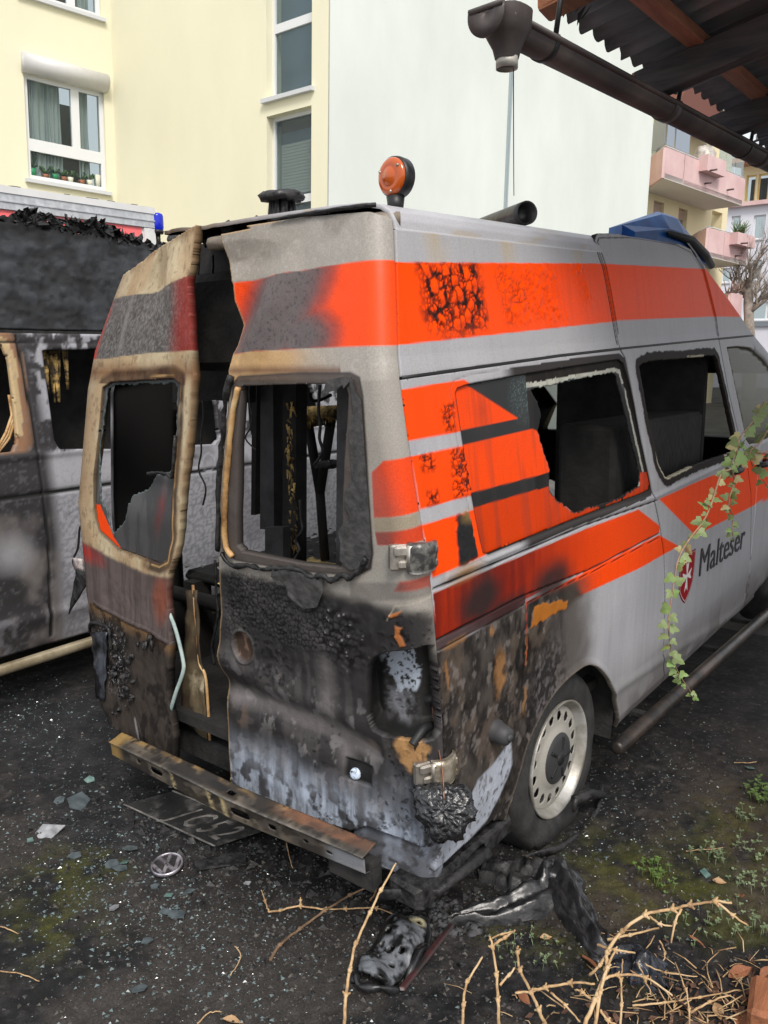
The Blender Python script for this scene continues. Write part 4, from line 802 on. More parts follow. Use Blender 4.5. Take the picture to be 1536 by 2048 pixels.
def R_masks(a, v):
    q = iR; d = {}
    d['stripe'] = pm(a, v, np.vstack([q([(440, 571), (480, 563), (560, 549), (640, 534), (700, 525)]), [(.96, q([(788, 521)])[0][1])], [(.97, q([(788, 691)])[0][1])], q([(640, 695), (560, 700), (480, 706), (440, 707)])]), .003)
    vb = q([(600, 697)])[0][1]; d['tanband'] = sst(vb + .005, vb - .01, v) * sst(win_r[:, 1].max() - .03, win_r[:, 1].max() - .01, v)
    d['winedge'] = np.clip(1 - np.abs(v - win_r[:, 1].max() - .012) / .02, 0, 1)
    d['d1'] = pm(a, v, np.vstack([q([(743, 945), (766, 922), (818, 913)]), [(.97, q([(818, 913)])[0][1]), (.97, q([(836, 1022)])[0][1])], q([(832, 1024), (748, 1036)])]), .004)
    d['d2'] = pm(a, v, np.vstack([q([(750, 1064), (838, 1051)]), [(.97, q([(838, 1051)])[0][1]), (.97, q([(843, 1080)])[0][1])], q([(840, 1082), (755, 1090)])]), .004)
    d['d3'] = pm(a, v, np.vstack([q([(800, 1165), (857, 1150)]), [(.97, q([(857, 1150)])[0][1]), (.97, q([(862, 1180)])[0][1])], q([(855, 1172), (790, 1182)])]), .01)
    d['d12'] = pm(a, v, q([(748, 1036), (836, 1025), (838, 1051), (750, 1064)]), .01)
    d['ridge_highlight'] = lm(a, v, q([(470, 1395), (540, 1410), (620, 1440), (680, 1470), (735, 1500)]), .05, 1); d['ridge_highlight2'] = lm(a, v, q([(650, 1330), (660, 1420), (690, 1520), (720, 1590)]), .05, 1)
    d['dark'] = np.maximum(el(a, v, *q([(535, 1490)])[0], .10, .09, .7), lm(a, v, q([(560, 1560), (640, 1590), (720, 1600)]), .05, 1)); d['tanl'] = np.maximum(el(a, v, *q([(480, 1430)])[0], .05, .06, 1), el(a, v, *q([(735, 1490)])[0], .05, .03, 1))
    d['crack'] = pm(a, v, q([(452, 1140), (560, 1165), (600, 1200), (700, 1240), (715, 1300), (650, 1310), (560, 1290), (500, 1255), (452, 1270)]), .05); d['blist'] = pm(a, v, q([(640, 1200), (720, 1230), (735, 1330), (690, 1345), (640, 1300)]), .04)
    ce = q([(487, 1293)])[0]; ea = ce + np.array([0, 0]); u = a - ea[0]; w = v - ea[1]; r = np.hypot((u) / .045, (w) / .052); d['emb'] = np.clip((1 - r) / .08, 0, 1); d['embr'] = np.clip(1 - np.abs(r - 1.08) / .12, 0, 1)
    cp = q([(715, 1545)])[0]; d['pit'] = np.clip((1 - np.maximum(np.abs(a - cp[0]) / .055, np.abs(v - cp[1]) / .035)) / .2, 0, 1)
    d['peel'] = np.maximum(pm(a, v, q([(778, 1229), (806, 1221), (795, 1232), (780, 1236)]), .003), pm(a, v, ragged(q([(790, 1250), (806, 1255), (800, 1268), (812, 1292), (800, 1294), (790, 1275)]), 2, .003), .003))
    e = q([(560, 1205), (700, 1212), (790, 1200), (868, 1180)]); d['bandl'] = pm(a, v, q([(700, 1165), (860, 1150), (872, 1180), (790, 1200), (700, 1205)]), .01); d['bandl_e'] = lm(a, v, q([(775, 1240), (790, 1212), (864, 1190)]), .003)
    k = sd(a, v, win_r); d['wr'] = sst(.012, .004, k); d['wd'] = k; d['tanh'] = q([(825, 1505)])[0]
    return d
R_ = {}
def prear(a, v):
    R_.clear(); R_.update(R_masks(a, v)); return paint_rear(a, v)
rdoor = panel('rear_door', s_rear, (.02, .958, .3, 2.25), .0036, prear, SOOTP, van, door_r, [win_r_in, tail], .03, rim=.12)
rdoor['label'] = 'right rear door, sooty below and striped orange above'
# the window reveal: a pressed frame lip standing back inside the opening
# ---- left rear door
door_l = iL([(390, 449), (358, 470), (325, 491), (300, 508), (288, 522)]); door_l = np.vstack([door_l, [(.0, door_l[-1][1] - .05), (-.0, .45)], iL([(222, 1450), (262, 1490), (340, 1562), (352, 1540), (336, 1400), (341, 1290), (333, 1200), (336, 1150), (350, 1110), (364, 1000), (376, 900), (389, 752), (386, 735), (383, 690), (375, 565)])])
win_l = iL([(204, 775), (222, 764), (345, 757), (358, 768), (356, 800), (352, 905), (345, 985), (340, 1080), (334, 1120), (318, 1128), (235, 1098), (196, 1062), (190, 1040), (188, 960)])
wl_hole = ragged(iL([(210, 778), (222, 770), (342, 766), (350, 775), (346, 880), (340, 935), (330, 946), (308, 950), (295, 975), (282, 985), (262, 990), (250, 1015), (246, 1040), (222, 1070), (214, 1052), (208, 1020), (196, 1000), (194, 900)]), 11, .005)
def paint_ldoor(a, v, glass=False):
    n = len(a); q = iL; g1 = fbm(a * 40, v * 3, 101); g2 = fbm(a * 6, v * 6, 102); g3 = fbm(a * 30, v * 30, 103); sp = fbm(a * 140, v * 140, 104)
    if glass:
        L = Lay(n, sr(92, 92, 94), .5); L.mix(sst(.4, .6, fbm(a * 18, v * 5, 105)) * .6, sr(60, 60, 63)); c = q([(312, 1000)])[0]; L.mix(el(a - .2 * (v - 1.3), v, c[0] + .02, c[1] - .05, .05, .14, .8) * .45 * g3 * 1.6, sr(130, 50, 44))
        L.mix(pm(a, v, q([(165, 1000), (195, 1010), (212, 1050), (222, 1075), (245, 1110), (180, 1090)]), .003), ORANGE * .9)
        L.mix(sst(1.32, 1.22, v) * .5 * (L.c[:, 0] < .4), sr(48, 46, 46)); d = seg_near(a, v, wl_hole)[0]; L.mix(np.clip(1 - d / .006, 0, 1) * .7, sr(90, 108, 106)); L.d += .004 * (g2 - .5); return L
    L = Lay(n, sr(196, 180, 150), .42); wt = win_l[:, 1].max()
    L.mix(sst(.45, .68, fbm(a * 7, v * 4.5, 106)) * .4, sr(168, 130, 90)); L.mix(sst(.25, .05, a) * .5, sr(120, 96, 80))
    s_ = np.vstack([q([(400, 540), (382, 548), (340, 570), (300, 586), (256, 591)]), [(-.02, q([(256, 591)])[0][1] - .01), (-.02, q([(206, 718)])[0][1])], q([(206, 718), (300, 706), (400, 700)])]); st = pm(a, v, s_, .003)
    L.mix(st, sr(104, 100, 98), .38); L.mix(st * sst(.5, .7, sp) * .5, sr(146, 144, 142)); L.mix(st * sst(.5, .3, sp) * .5, sr(60, 58, 58)); L.d += st * .0025 * (sp - .5)
    e = sst(.70, .86, a + .12 * (g2 - .5)); L.mix(st * e * .75, sr(150, 40, 30)); L.mix(st * sst(.16, .05, a + .15 * (v - 1.75) + .1 * (g2 - .5)) * .9, sr(205, 50, 28)); L.mix(st * el(a, v, .33, 1.95, .05, .2, 1) * .45, sr(170, 168, 168), .3)
    L.mix(np.clip(1 - np.abs(v - wt - .02 - .05 * (a > 9)) / .05, 0, 1) * sst(.8, .5, np.abs(a - .5)) * .7, sr(110, 66, 36))
    d = sd(a, v, win_l); L.mix(((d < .022) & (d > 0)) * sst(.5, .7, a) * .0, SOOTC); L.mix(np.clip(1 - np.abs(d) / .010, 0, 1) * .8, sr(60, 47, 40)); wr_ = np.clip((.052 - d) / .02, 0, 1) * (d > -.012); L.mix(wr_ * sst(.62, .74, a) * sst(.25, .5, g2 + .1) * .92, sr(64, 51, 45)); L.mix(wr_ * (v > wt - .02) * (.5 + .6 * g3), sr(70, 50, 40)); ed_ = seg_near(a, v, door_l)[0]; L.mix(np.clip(1 - ed_ / (.012 + .03 * g2), 0, 1) * sst(.35, .6, fbm(a * 9, v * 9, 113)) * .6 * (1 - .6 * st), sr(112, 78, 50)); L.mix(sst(.52, .70, fbm(a * 9, v * 8, 114, 5)) * .3 * (1 - st), sr(128, 98, 68)); L.mix(sst(.62, .70, fbm(a * 45, v * 40, 115)) * .35 * (1 - st), sr(80, 64, 52)); L.mix(wr_ * (v > wt) * 0.0, sr(66, 48, 40)); L.mix(np.clip(1 - np.abs(d - .012) / .005, 0, 1) * sst(.6, .7, a) * sst(.4, .55, g2) * .8, sr(214, 176, 120))
    wb = win_l[:, 1].min(); bl = np.interp(a, *q([(170, 1080), (215, 1105), (290, 1140), (345, 1150)]).T); lo = sst(.0, -.02, v - bl + .01 * g2)
    L.mix(lo, sr(96, 86, 84), .5); L.mix(lo * el(a, v, .06, bl - .05, .30, .06, 1) * .95, sr(180, 36, 26)); L.mix(lo * sst(.40, .6, g1) * .4, sr(60, 54, 54)); k = lo * el(a, v, .84, bl - .10, .10, .13, .6); L.mix(k * .7, sr(138, 76, 56))
    cl = np.interp(a, *q([(188, 1205), (240, 1235), (300, 1262), (336, 1285)]).T); l2 = sst(.0, -.015, v - cl); L.mix(l2, sr(64, 58, 54), .55); L.mix(l2 * np.clip(1 - (cl - v) / .06, 0, 1) * .75, sr(140, 108, 72))
    L.mix(l2 * sst(.5, .62, fbm(a * 14, v * 14, 107)) * .8, SOOTC, .5); k = l2 * el(a, v, .30, cl - .20, .25, .2, .5); L.mix(k * sst(.5, .6, g3), (.012, .012, .012), .25); L.d += k * .012 * (g3 - .4); L.mix(k * (sp > .68), sr(150, 150, 156), .2)
    L.mix(lm(a, v, q([(190, 1420), (215, 1470), (230, 1490)]), .02, 1) * .6, sr(180, 175, 172)); L.mix(lm(a, v, q([(268, 1440), (285, 1510)]), .016, 1) * .6, sr(170, 168, 172))
    L.mix(np.clip(1 - np.abs(a - np.interp(v, door_l[7:22, 1][::1], door_l[7:22, 0])) / .012, 0, 1) * .0, TANC); L.d -= lm(a, v, np.stack([a[:2], v[:2]], 1), .001) * 0
    k = lm(a, v, q([(188, 1205), (240, 1235), (300, 1262), (336, 1285)]), .008); L.d += k * .006; L.mix(k * .5, sr(40, 36, 34))
    L.d += .022 * (fbm(a * 5, v * 5, 108) - .5) * sst(.1, .3, a) + .012 * (fbm(a * 14, v * 9, 109) - .5) * sst(1.1, .9, v); L.d += -.02 * el(a, v, .55, 2.1, .1, .12, 1) + .014 * el(a, v, .75, 2.1, .1, .12, 1) + .01 * el(a, v, .36, 1.95, .06, .3, 1)
    return L
ldoor = panel('rear_door', s_left_door, (0, .97, .12, 2.45), .0044, paint_ldoor, PAINT, van, ragged(door_l, 31, .0025), [win_l], .03, rim=.10)
ldoor['label'] = 'left rear door, ajar, with scorched tan edges'
panel('glass_remnant', lambda a, v: s_left_door(a, v) + np.array([0, .012, 0]), (0, .97, 1.0, 1.9), .0044, lambda a, v: paint_ldoor(a, v, True), SOOTP, ldoor, win_l, [wl_hole], .005)
# ================================================================ burnt ambulance: fittings
RIMM = nmat('steel_wheel_paint', sr(128, 124, 116), sr(196, 196, 194), 7, .42, metal=.35, bump=.08, c3=sr(160, 157, 150))
def grey(c, r=.6): return lambda a, v: Lay(len(a), c, r)
def make_wheel(cx, cy, cz, side, detail=True):
    w = thing('wheel', None, None, (cx, cy, cz)); w.parent = van
    R = .345; prof = [(.222, -.004), (.235, .006), (.262, .014), (.30, .012), (.325, .002), (.340, -.018), (.345, -.045), (.345, -.16), (.338, -.19), (.31, -.205), (.235, -.20), (.222, -.19)]
    n = 72; mb = MB(); mb.rev(prof, n, frame((0, 0, 0), (side, 0, 0), (0, 0, 1)), close=True)
    V = np.array(mb.v)
    if detail:                                             # the casing has sunk flat and sags outwards at the foot
        k = np.clip((-.20 - V[:, 2]) / .12, 0, 1); V[:, 0] += side * .018 * k * (V[:, 0] * side > -.1); lo = -cz + .004
        V[:, 2] = np.where(V[:, 2] < lo + .03, lo + (V[:, 2] - (lo + .03)) * .05 + .002, V[:, 2])
        ang = np.arctan2(V[:, 2], V[:, 1]); V[:, 0] += side * .004 * np.sin(ang * 9) * (V[:, 2] < 0)
    mb.v = [tuple(p) for p in V]; ty = mb.build('tyre', RUBBER, w)
    s = side
    rm = MB().rev([(.228, .002), (.231, .012), (.226, .016), (.219, .010), (.214, .0), (.206, -.014), (.200, -.022), (.205, -.10), (.21, -.18)], 64, frame((0, 0, 0), (s, 0, 0), (0, 0, 1))).build('rim', RIMM, w)
    if detail:
        hs = [np.array([(2 * math.pi * (i + .5) / 16 + .019 / .163 * math.cos(t), .163 + .019 * math.sin(t)) for t in np.linspace(0, 2 * math.pi, 15)[:-1]]) for i in range(16)]
        hh = lambda r: np.interp(r, [.05, .09, .105, .125, .14, .17, .185, .202], [.004, .004, -.002, -.012, -.014, -.014, -.018, -.022])
        panel('wheel_disc', lambda a, r: np.stack([s * hh(r), r * np.sin(a) * s, r * np.cos(a)], -1), (0, 2 * math.pi, .05, .203), .0062, lambda a, r: Lay(len(a), sr(160, 157, 150), .45), PAINT, rm, None, hs, .004)
    cap = MB().rev([(.0, .012), (.03, .013), (.075, .010), (.098, .004), (.105, -.006), (.106, -.02)], 40, frame((0, 0, 0), (s, 0, 0), (0, 0, 1)))
    MB().rev([(0, -.075), (.199, -.075), (.199, -.085), (0, -.085)], 40, frame((0, 0, 0), (s, 0, 0))).build('dark_drum_disc', SOOT, w)  # dark disc added behind the wheel so its holes read black
    hc = cap.build('hub_cap', mat('hub_cap_plastic', (.035, .036, .038), .6), w)
    if detail:
        c2 = MB()
        for i in range(5):
            a = 2 * math.pi * i / 5; c2.box((.004, .035, -.006), (.015, .085, .006), .002, Matrix.Rotation(a, 4, 'X'))
        c2.rev([(.0, .018), (.022, .018), (.026, .012)], 20, frame((0, 0, 0), (s, 0, 0)))
        c2.build('hub_boss', BLACK, hc)
    return w
wheel_r = make_wheel(.878, .985, .307, 1)
make_wheel(.878, 4.3, .33, 1, False); make_wheel(-.878, .985, .307, -1, False); make_wheel(-.878, 4.3, .33, -1, False)
# melted skirt of rubber hanging from the rear wheel rim and puddled on the ground
mb = MB(); r = random.Random(5)
pts = [onx(1195, 1585, .955), onx(1165, 1600, .965), onx(1140, 1630, .965), onx(1150, 1660, .96), onx(1185, 1640, .955)]
mb.tube([onx(1210, 1590, .95), onx(1175, 1588, .96), onx(1150, 1600, .965), onx(1148, 1622, .965)], [.012, .022, .018, .008], 8, True)
mb.tube([onx(1205, 1570, .93), onx(1196, 1620, .945), onx(1168, 1660, .95), onx(1120, 1695, .95), onx(1050, 1712, .94)], [.006, .010, .010, .014, .006], 7)
mb.build('melted_rubber', CHAR, wheel_r, .003, 4)
for c in wheel_r.children:
    if c.name.startswith('melted'): c.location = (-.878, -.985, -.307)
# wheel housing
mb = MB(); ar_ = [(.985 + .43 * math.cos(t), .31 + .43 * math.sin(t)) for t in np.linspace(-.3, math.pi + .3, 24)]
V = [(x, y, z + .04 * y) for x in (.915, .55) for y, z in ar_]; n = len(ar_); mb.add(V, [(i, i + 1, n + i + 1, n + i) for i in range(n - 1)], True); mb.add(V[n:], [tuple(range(n))]); mb.build('wheel_housing', SOOT, van)
Rd = lambda px, py, o=.01: s_rear(*[np.array([q]) for q in iR([(px, py)])[0]])[0] + np.array([0, -o, 0])
Ld = lambda px, py, o=.01: s_left_door(*[np.array([q]) for q in iL([(px, py)])[0]])[0] + np.array([0, -o, 0])
# ---- tail lamp: burnt-out bowl behind its opening
tc = tail.mean(0)
def s_bowl(a, v):
    P = s_rear(a, v); d = np.clip(-sd(a, v, tail) / .03, 0, 1); k = .105 * np.sqrt(d + .02)
    return P + np.stack([-k * .55, k * .8, 0 * a], -1)
def p_bowl(a, v):
    n = len(a); L = Lay(n, (.03, .028, .027), .6); g = fbm(a * 35, v * 25, 120); g2 = fbm(a * 90, v * 90, 121); c = iR([(805, 1360)])[0]; c2 = iR([(800, 1435)])[0]
    m = el(a + .05 * (g - .5), v + .08 * (g - .5), c[0], c[1], .075, .10, .35); L.mix(sst(.3, .6, m) * (g2 < .60), sr(186, 196, 210), .6); m2 = el(a, v, c2[0] - .01, c2[1], .09, .09, .8); L.mix(m2 * sst(.42, .6, g2 * .5 + g * .5) * .9, sr(140, 142, 150), .5)
    L.mix(el(a, v, iR([(765, 1330)])[0][0] - .01, c[1] + .02, .015, .06, .5) * (g > .45) * .8, sr(180, 190, 200)); L.mix(sst(.5, .65, g2) * .3, SOOTC); e = -sd(a, v, tail) + .012 * (g - .5); L.mix(sst(.030, .012, e), (.006, .006, .006), .7); L.mix(sst(tail[:, 0].min() + .075, tail[:, 0].min() + .045, a + .02 * (g - .5)) * .97, (.007, .007, .007), .7); L.d += .006 * (g - .5); return L  # shade of the deep recess painted black along its edge and left side
bowl_poly = np.array([(tc[0] + (p[0] - tc[0]) * 1.12, tc[1] + (p[1] - tc[1]) * 1.12) for p in tail]); bowl_poly[:, 0] = np.minimum(bowl_poly[:, 0], .953)
lamp = panel('tail_lamp_bowl', s_bowl, (.65, .958, .6, 1.2), .005, p_bowl, SOOTP, van, bowl_poly, (), .003)
mb = MB(); mb.tube([at(860, 1398, 2.42), at(868, 1400, 2.47), at(872, 1402, 2.52)], [.018, .020, .018], 12); mb.build('bulb_socket', CHAR, lamp)
mb = MB(); pth = catmull([at(825, 1490, 2.36), at(838, 1470, 2.37), at(850, 1455, 2.39), at(868, 1452, 2.43)], 8)
mb.tube(pth, [.012 + .003 * (i % 2) for i in range(len(pth))], 10); mb.build('corrugated_hose', BLACK, lamp)
mb = MB(); mb.tube([at(876, 1310, 2.40), at(880, 1370, 2.41), at(886, 1470, 2.42)], [.003, .004, .003], 6); mb.build('torn_edge', TANP, lamp)
# ---- hinges
HM = nmat('chipped_hinge_metal', sr(70, 70, 70), sr(150, 148, 142), 30, .4, metal=.5, bump=.15, lo=.45, hi=.7); HM2 = nmat('scoured_hinge_metal', sr(130, 118, 98), sr(190, 182, 168), 20, .35, metal=.6, bump=.2)
def hinge(p_door, p_side, h, m, lab):
    """leaf on the door corner, knuckles, curved arm on the flank"""
    o = thing('hinge', None, None); o.parent = van; o['label'] = lab
    mb = MB(); sd_ = Vector(p_side); dd = Vector(p_door)
    ex = (sd_ - dd); L_ = ex.length; ex = ex.normalized(); up = Vector((0, 0, 1)); out = ex.cross(up).normalized()
    M = frame(dd, out, ex)
    # arm: curved plate wrapping the corner
    arc = lambda q: .006 + .040 * math.sin(math.pi * min(1, max(0, q))) ** .8; n = 12
    for lay in (0, 1):
        for k in range(n + 1):
            q = .22 + .78 * k / n
            for y in np.linspace(-.5, .5, 7): mb.add([M @ Vector((L_ * q, h * y * (1 - .10 * (k / n) ** 3), arc(q) + .010 - .014 * lay - .006 * (abs(y) > .49)))], [])
    w_ = 7 * (n + 1)
    for k in range(n):
        for y in range(6):
            b = k * 7 + y; mb.f.append([b, b + 7, b + 8, b + 1]); mb.sm.append(True); mb.f.append([w_ + b, w_ + b + 1, w_ + b + 8, w_ + b + 7]); mb.sm.append(True)
        for y in (0, 6): b = k * 7 + y; mb.f.append([b, b + 7, w_ + b + 7, w_ + b]); mb.sm.append(False)
    for k in (0, n):
        for y in range(6): b = k * 7 + y; mb.f.append([b, b + 1, w_ + b + 1, w_ + b]); mb.sm.append(False)
    mb.build('hinge_arm', m, o)
    mb = MB(); mb.box((-.02, -h * .42, -.004), (L_ * .34, h * .42, .022), .005, M); mb.box((-.012, h * .05, .02), (L_ * .30, h * .40, .036), .006, M); mb.box((.0, -h * .36, .02), (L_ * .28, -h * .08, .032), .006, M)
    mb.tube([M @ Vector((L_ * .27, -h * .40, .034)), M @ Vector((L_ * .27, h * .42, .034))], .012, 10); mb.build('hinge_knuckle', STEEL, o)
    mb = MB(); mb.box((L_ * .86, -h * .36, .01), (L_ * .99, h * -.1, .030), .004, M); mb.box((L_ * .86, h * .06, .01), (L_ * .99, h * .34, .030), .004, M); mb.build('hinge_bolt', m, o)
P_ = lambda px, py, k=.004: tuple(s_rear(*[np.array([q]) for q in iR([(px, py)])[0]])[0] + np.array([k * .7, -k * .7, 0]))
S_ = lambda px, py, k=.004: tuple(s_side(*[np.array([q]) for q in iS([(px, py)])[0]])[0] + np.array([k, 0, 0]))
hinge(P_(790, 1112), S_(868, 1106), .085, HM, 'upper hinge, dark and chipped'); hinge(P_(838, 1542), S_(905, 1522), .082, HM2, 'lower hinge, scoured bright')
mb = MB(); gl = [g for g in gutter]; pth = [tuple(s_side(np.array([y]), np.array([np.interp(y, gutter[:, 0], gutter[:, 1])]))[0] - np.array([.006, 0, 0])) for y in np.linspace(seamY(1.78) + .01, gutter[-1][0], 30)]; mb.tube(pth, .008, 6); mb.build('drip_rail_joint', BLACK, van)
# ---- rubber buffer on the quarter panel
bp_ = Vector(S_(990, 1462, -.002)); mb = MB(); mb.rev([(.040, 0), (.040, .006), (.036, .012), (.034, .03), (.028, .055), (.018, .062), (0, .063)], 20, frame(bp_, (1, -.15, -.05))); mb.rev([(.012, .063), (.010, .068), (0, .068)], 10, frame(bp_, (1, -.15, -.05)))
mb.build('rubber_buffer', mat('dull_rubber', (.05, .05, .053), .6), van)
# ---- door handles with pale scuffs behind
for px, py in ((1463, 940), (1519, 927)):
    c = Vector(S_(px, py, .0)); h = MB()
    cup = MB().rev([(.045, -.001), (.042, .004), (.02, .005), (0, .005)], 20, frame(c + Vector((0, 0, .002)), (1, 0, 0))).build('handle_cup', mat('scuffed_silver', sr(190, 190, 192), .4), van)
    h.tube(catmull([c + Vector((.008, -.075, -.004)), c + Vector((.035, -.05, 0)), c + Vector((.04, 0, 0)), c + Vector((.035, .05, .004)), c + Vector((.008, .075, .008))], 4), .017, 10).build('door_handle', BLACK, van)
# ---- crest and lettering on the sliding door
cr4 = iS([(1361, 1113), (1390, 1100), (1388, 1165), (1372, 1203), (1358, 1165)])
cx0, cx1 = float(cr4[0][0]), float(cr4[1][0]); vt = float((cr4[0][1] + cr4[1][1]) / 2); vb_ = float(cr4[3][1]); cw = (cx1 - cx0) / 2; cm = (cx0 + cx1) / 2
sh = [(-1, 1), (1, 1)] + [(math.cos(t) if t < 9 else 0, 0) for t in ()]
for t in np.linspace(0, 1, 12): sh.append((1 - t ** 2.2 * 1.0, .15 - 1.15 * t ** .9) if t > 0 else (1, .15))
sh += [(-x, y) for x, y in sh[:1:-1]][1:]; sh = np.array(sh)
SH = lambda k=1.: np.stack([cm + sh[:, 0] * cw * k, (vt + vb_) / 2 + sh[:, 1] * (vt - vb_) / 2 * k], 1)
def p_crest(a, v):
    L = Lay(len(a), sr(120, 14, 26), .4); x = (a - cm) / cw; y = (v - (vt + vb_) / 2) / ((vt - vb_) / 2); s = -sd(a, v, SH()); L.mix(((s > .006) & (s < .0095)) * 1., sr(215, 205, 205)); L.mix((s > .0095) * 1., sr(150, 16, 30))
    u = x * cw / .062; w = (v - (vt + vb_) / 2 - .012) / .062 / 1.0; c = np.zeros(len(a), bool)
    for p, q in ((u, w * .82), (w * .82, u)):
        t = np.abs(p); c |= (t < 1.0) & (np.abs(q) < .06 + .30 * t) & (np.abs(q) > (t - .74) * 1.15)
    L.mix(c * 1., sr(225, 222, 222)); return L
s_out = lambda a, v: s_side(a, v) + np.array([.0035, 0, 0])
panel('crest', s_out, (cx0 - .01, cx1 + .01, vb_ - .01, vt + .01), .0022, p_crest, PAINT, dpart, SH(), (), .002)
tq = iS([(1397, 1153), (1487, 1094), (1395, 1102), (1489, 1063)])
fc = bpy.data.curves.new('lettering', 'FONT'); fc.body = 'Malteser'; fc.size = 1; fc.extrude = .004; fc.resolution_u = 3; fo = bpy.data.objects.new('lettering', fc); COL.objects.link(fo)
bpy.context.view_layer.update(); me = bpy.data.meshes.new_from_object(fo.evaluated_get(bpy.context.evaluated_depsgraph_get())); bpy.data.objects.remove(fo)
co = np.zeros(len(me.vertices) * 3); me.vertices.foreach_get('co', co); co = co.reshape(-1, 3)
u = (co[:, 0] - co[:, 0].min()) / np.ptp(co[:, 0]); cap_h = co[:, 1].max(); y0, y1 = float(tq[0][0]), float(tq[1][0]); b0, b1 = float(tq[0][1]), float(tq[1][1]); hgt = float(tq[2][1] - tq[0][1])
yy = y0 + (y1 - y0) * u; vv = b0 + (b1 - b0) * u + co[:, 1] / cap_h * hgt; P = s_side(yy, vv); P[:, 0] += .003 + co[:, 2] * .3
me.vertices.foreach_set('co', P.ravel().astype(np.float32)); me.update(); me.materials.clear(); me.materials.append(mat('dark_lettering', (.03, .028, .034), .5)); lt = bpy.data.objects.new('lettering', me); link(lt, dpart)
# ---- step tube along the sill
stp = [onx(1236, 1494, .99), onx(1400, 1372, .99), onx(1534, 1228, .99)]
TUBE = nmat('sooty_step_tube', (.035, .032, .03), sr(112, 94, 82), 4, .4, metal=.5, bump=.15, bscale=90, lo=.4, hi=.75, rough2=.3)
mb = MB(); v0 = Vector(stp[0]); v1 = Vector(stp[2]); d = (v1 - v0).normalized(); mb.tube([v0 - d * .022, v0 - d * .016, v0, v0 + d * 1.2, v1 + d * .6], [.015, .027, .031, .031, .031], 18); mb.build('side_step_tube', TUBE, van)
for t in (.35, 1.4, 2.0): mb = MB(); p = v0 + d * t; mb.box((p.x - .14, p.y - .02, p.z - .005), (p.x, p.y + .02, p.z + .02), .004); mb.build('step_bracket', SOOT, van)
# ---- bumper beam
bx_ = np.array([-.62, -.40, .03, .22, .42, .58, .79]); bty = np.array([-.005, -.065, -.10, -.10, -.095, -.09, -.07]); btz = np.array([.318, .372, .405, .402, .405, .408, .400])
def s_beam(a, c):
    y = np.interp(a, bx_, bty); z = np.interp(a, bx_, btz); bk = np.clip((.065 - c) / .065, 0, 1); fr = np.clip((c - .065) / .105, 0, 1); un = np.clip((c - .17) / .04, 0, 1)
    return np.stack([a, y + .055 * bk + .004 * fr + .05 * un - .008 * np.exp(-((c - .065) / .012) ** 2), z + .018 * bk - np.interp(a, [-.6, .2, .8], [.062, .075, .058]) * fr - .01 * un + .006 * np.exp(-((c - .12) / .02) ** 2) * 0], -1)
def p_beam(a, c):
    n = len(a); L = Lay(n, sr(74, 66, 56), .5); g = fbm(a * 14, c * 20, 130); g2 = fbm(a * 40, c * 40, 131)
    L.mix(sst(.45, .6, g) * .8, sr(104, 96, 86)); L.mix(sst(.55, .4, g) * .7, sr(46, 41, 36)); L.mix(np.clip(1 - np.abs(c - .07) / .014, 0, 1) * .6 * g2 * 1.4, sr(182, 178, 172), .35); L.mix(sst(.03, .015, c) * sst(.45, .65, g) * .7, sr(150, 118, 68)); L.mix(sst(.05, .035, c) * sst(.35, .55, a) * (.4 + .6 * g2), sr(140, 96, 72)); L.mix(sst(.4, .62, fbm(a * 9, c * 9, 133)) * .6, SOOTC * 1.6)  # includes a pale highlight painted along the beam's front edge
    for x in (-.10, .12, .19): L.mix(np.clip(1 - np.abs(a - x - .25 * (c - .1)) / .02, 0, 1) * (c > .07) * (g > .4) * .8, sr(196, 178, 135))
    L.mix(sst(.60, .68, g2) * .6, SOOTC); L.mix(el(a, c, .15, .035, .07, .02, .4) * .95, SOOTC); L.mix(el(a, c, -.02, .045, .2, .03, .6) * .7, SOOTC * 2)
    L.mix(sst(-.45, -.56, a) * .6, sr(196, 160, 96)); L.mix(sst(.62, .7, a) * (c > .08) * .4, sr(170, 176, 186)); return L
slot = lambda x, c, w, h: np.array([(x + w * np.sign(math.cos(t)) * abs(math.cos(t)) ** .6, c + h * np.sign(math.sin(t)) * abs(math.sin(t)) ** .6) for t in np.linspace(0, 2 * math.pi, 17)[:-1]])
bq = [slot(-.205, .120, .040, .019), slot(.275, .122, .046, .019), slot(-.33, .11, .013, .013), slot(.425, .12, .017, .013), slot(.57, .12, .010, .009), slot(.66, .13, .012, .007), slot(.215, .038, .018, .010)]
beam = panel('bumper_beam', s_beam, (-.62, .79, 0, .205), .006, p_beam, SOOTP, van, None, bq, .003, flip=True)
mb = MB(); mb.box((.62, -.05, .27), (.8, .0, .37), .01); mb.build('beam_mount', SOOT, van, .006, 3)
# rear valance: white and grey heat-bleached sill behind the beam, notched
def s_val(a, v): return s_rear(a, v) + np.array([0, .012, 0])
def p_val(a, v):
    L = Lay(len(a), sr(150, 158, 172), .5); g = fbm(a * 30, v * 9, 140); g2 = fbm(a * 45, v * 45, 141); L.mul(.6 + .6 * g); L.mix(sst(.48, .62, g2) * .8, sr(50, 48, 48)); L.mix(sst(.45, .65, fbm(a * 12, v * 8, 143)) * .7, sr(78, 76, 78)); L.mix(sst(.33, .26, v) * .5, SOOTC); L.mix(sst(.15, .0, a) * .6, sr(90, 90, 92)); L.d += .006 * (fbm(a * 9, v * 4, 142) - .5); return L
vh = [np.array([(.47, .34), (.60, .32), (.62, .375), (.50, .395)])]
vo = np.vstack([[(.14, .44), (.14, .37)], [(.4, .33), (.7, .275), (.85, .275), (.955, .285), (.955, .42), (.86, .44), (.6, .455), (.3, .46)]])
panel('rear_valance', s_val, (.1, .96, .2, .5), .006, p_val, SOOTP, van, vo, vh, .01)
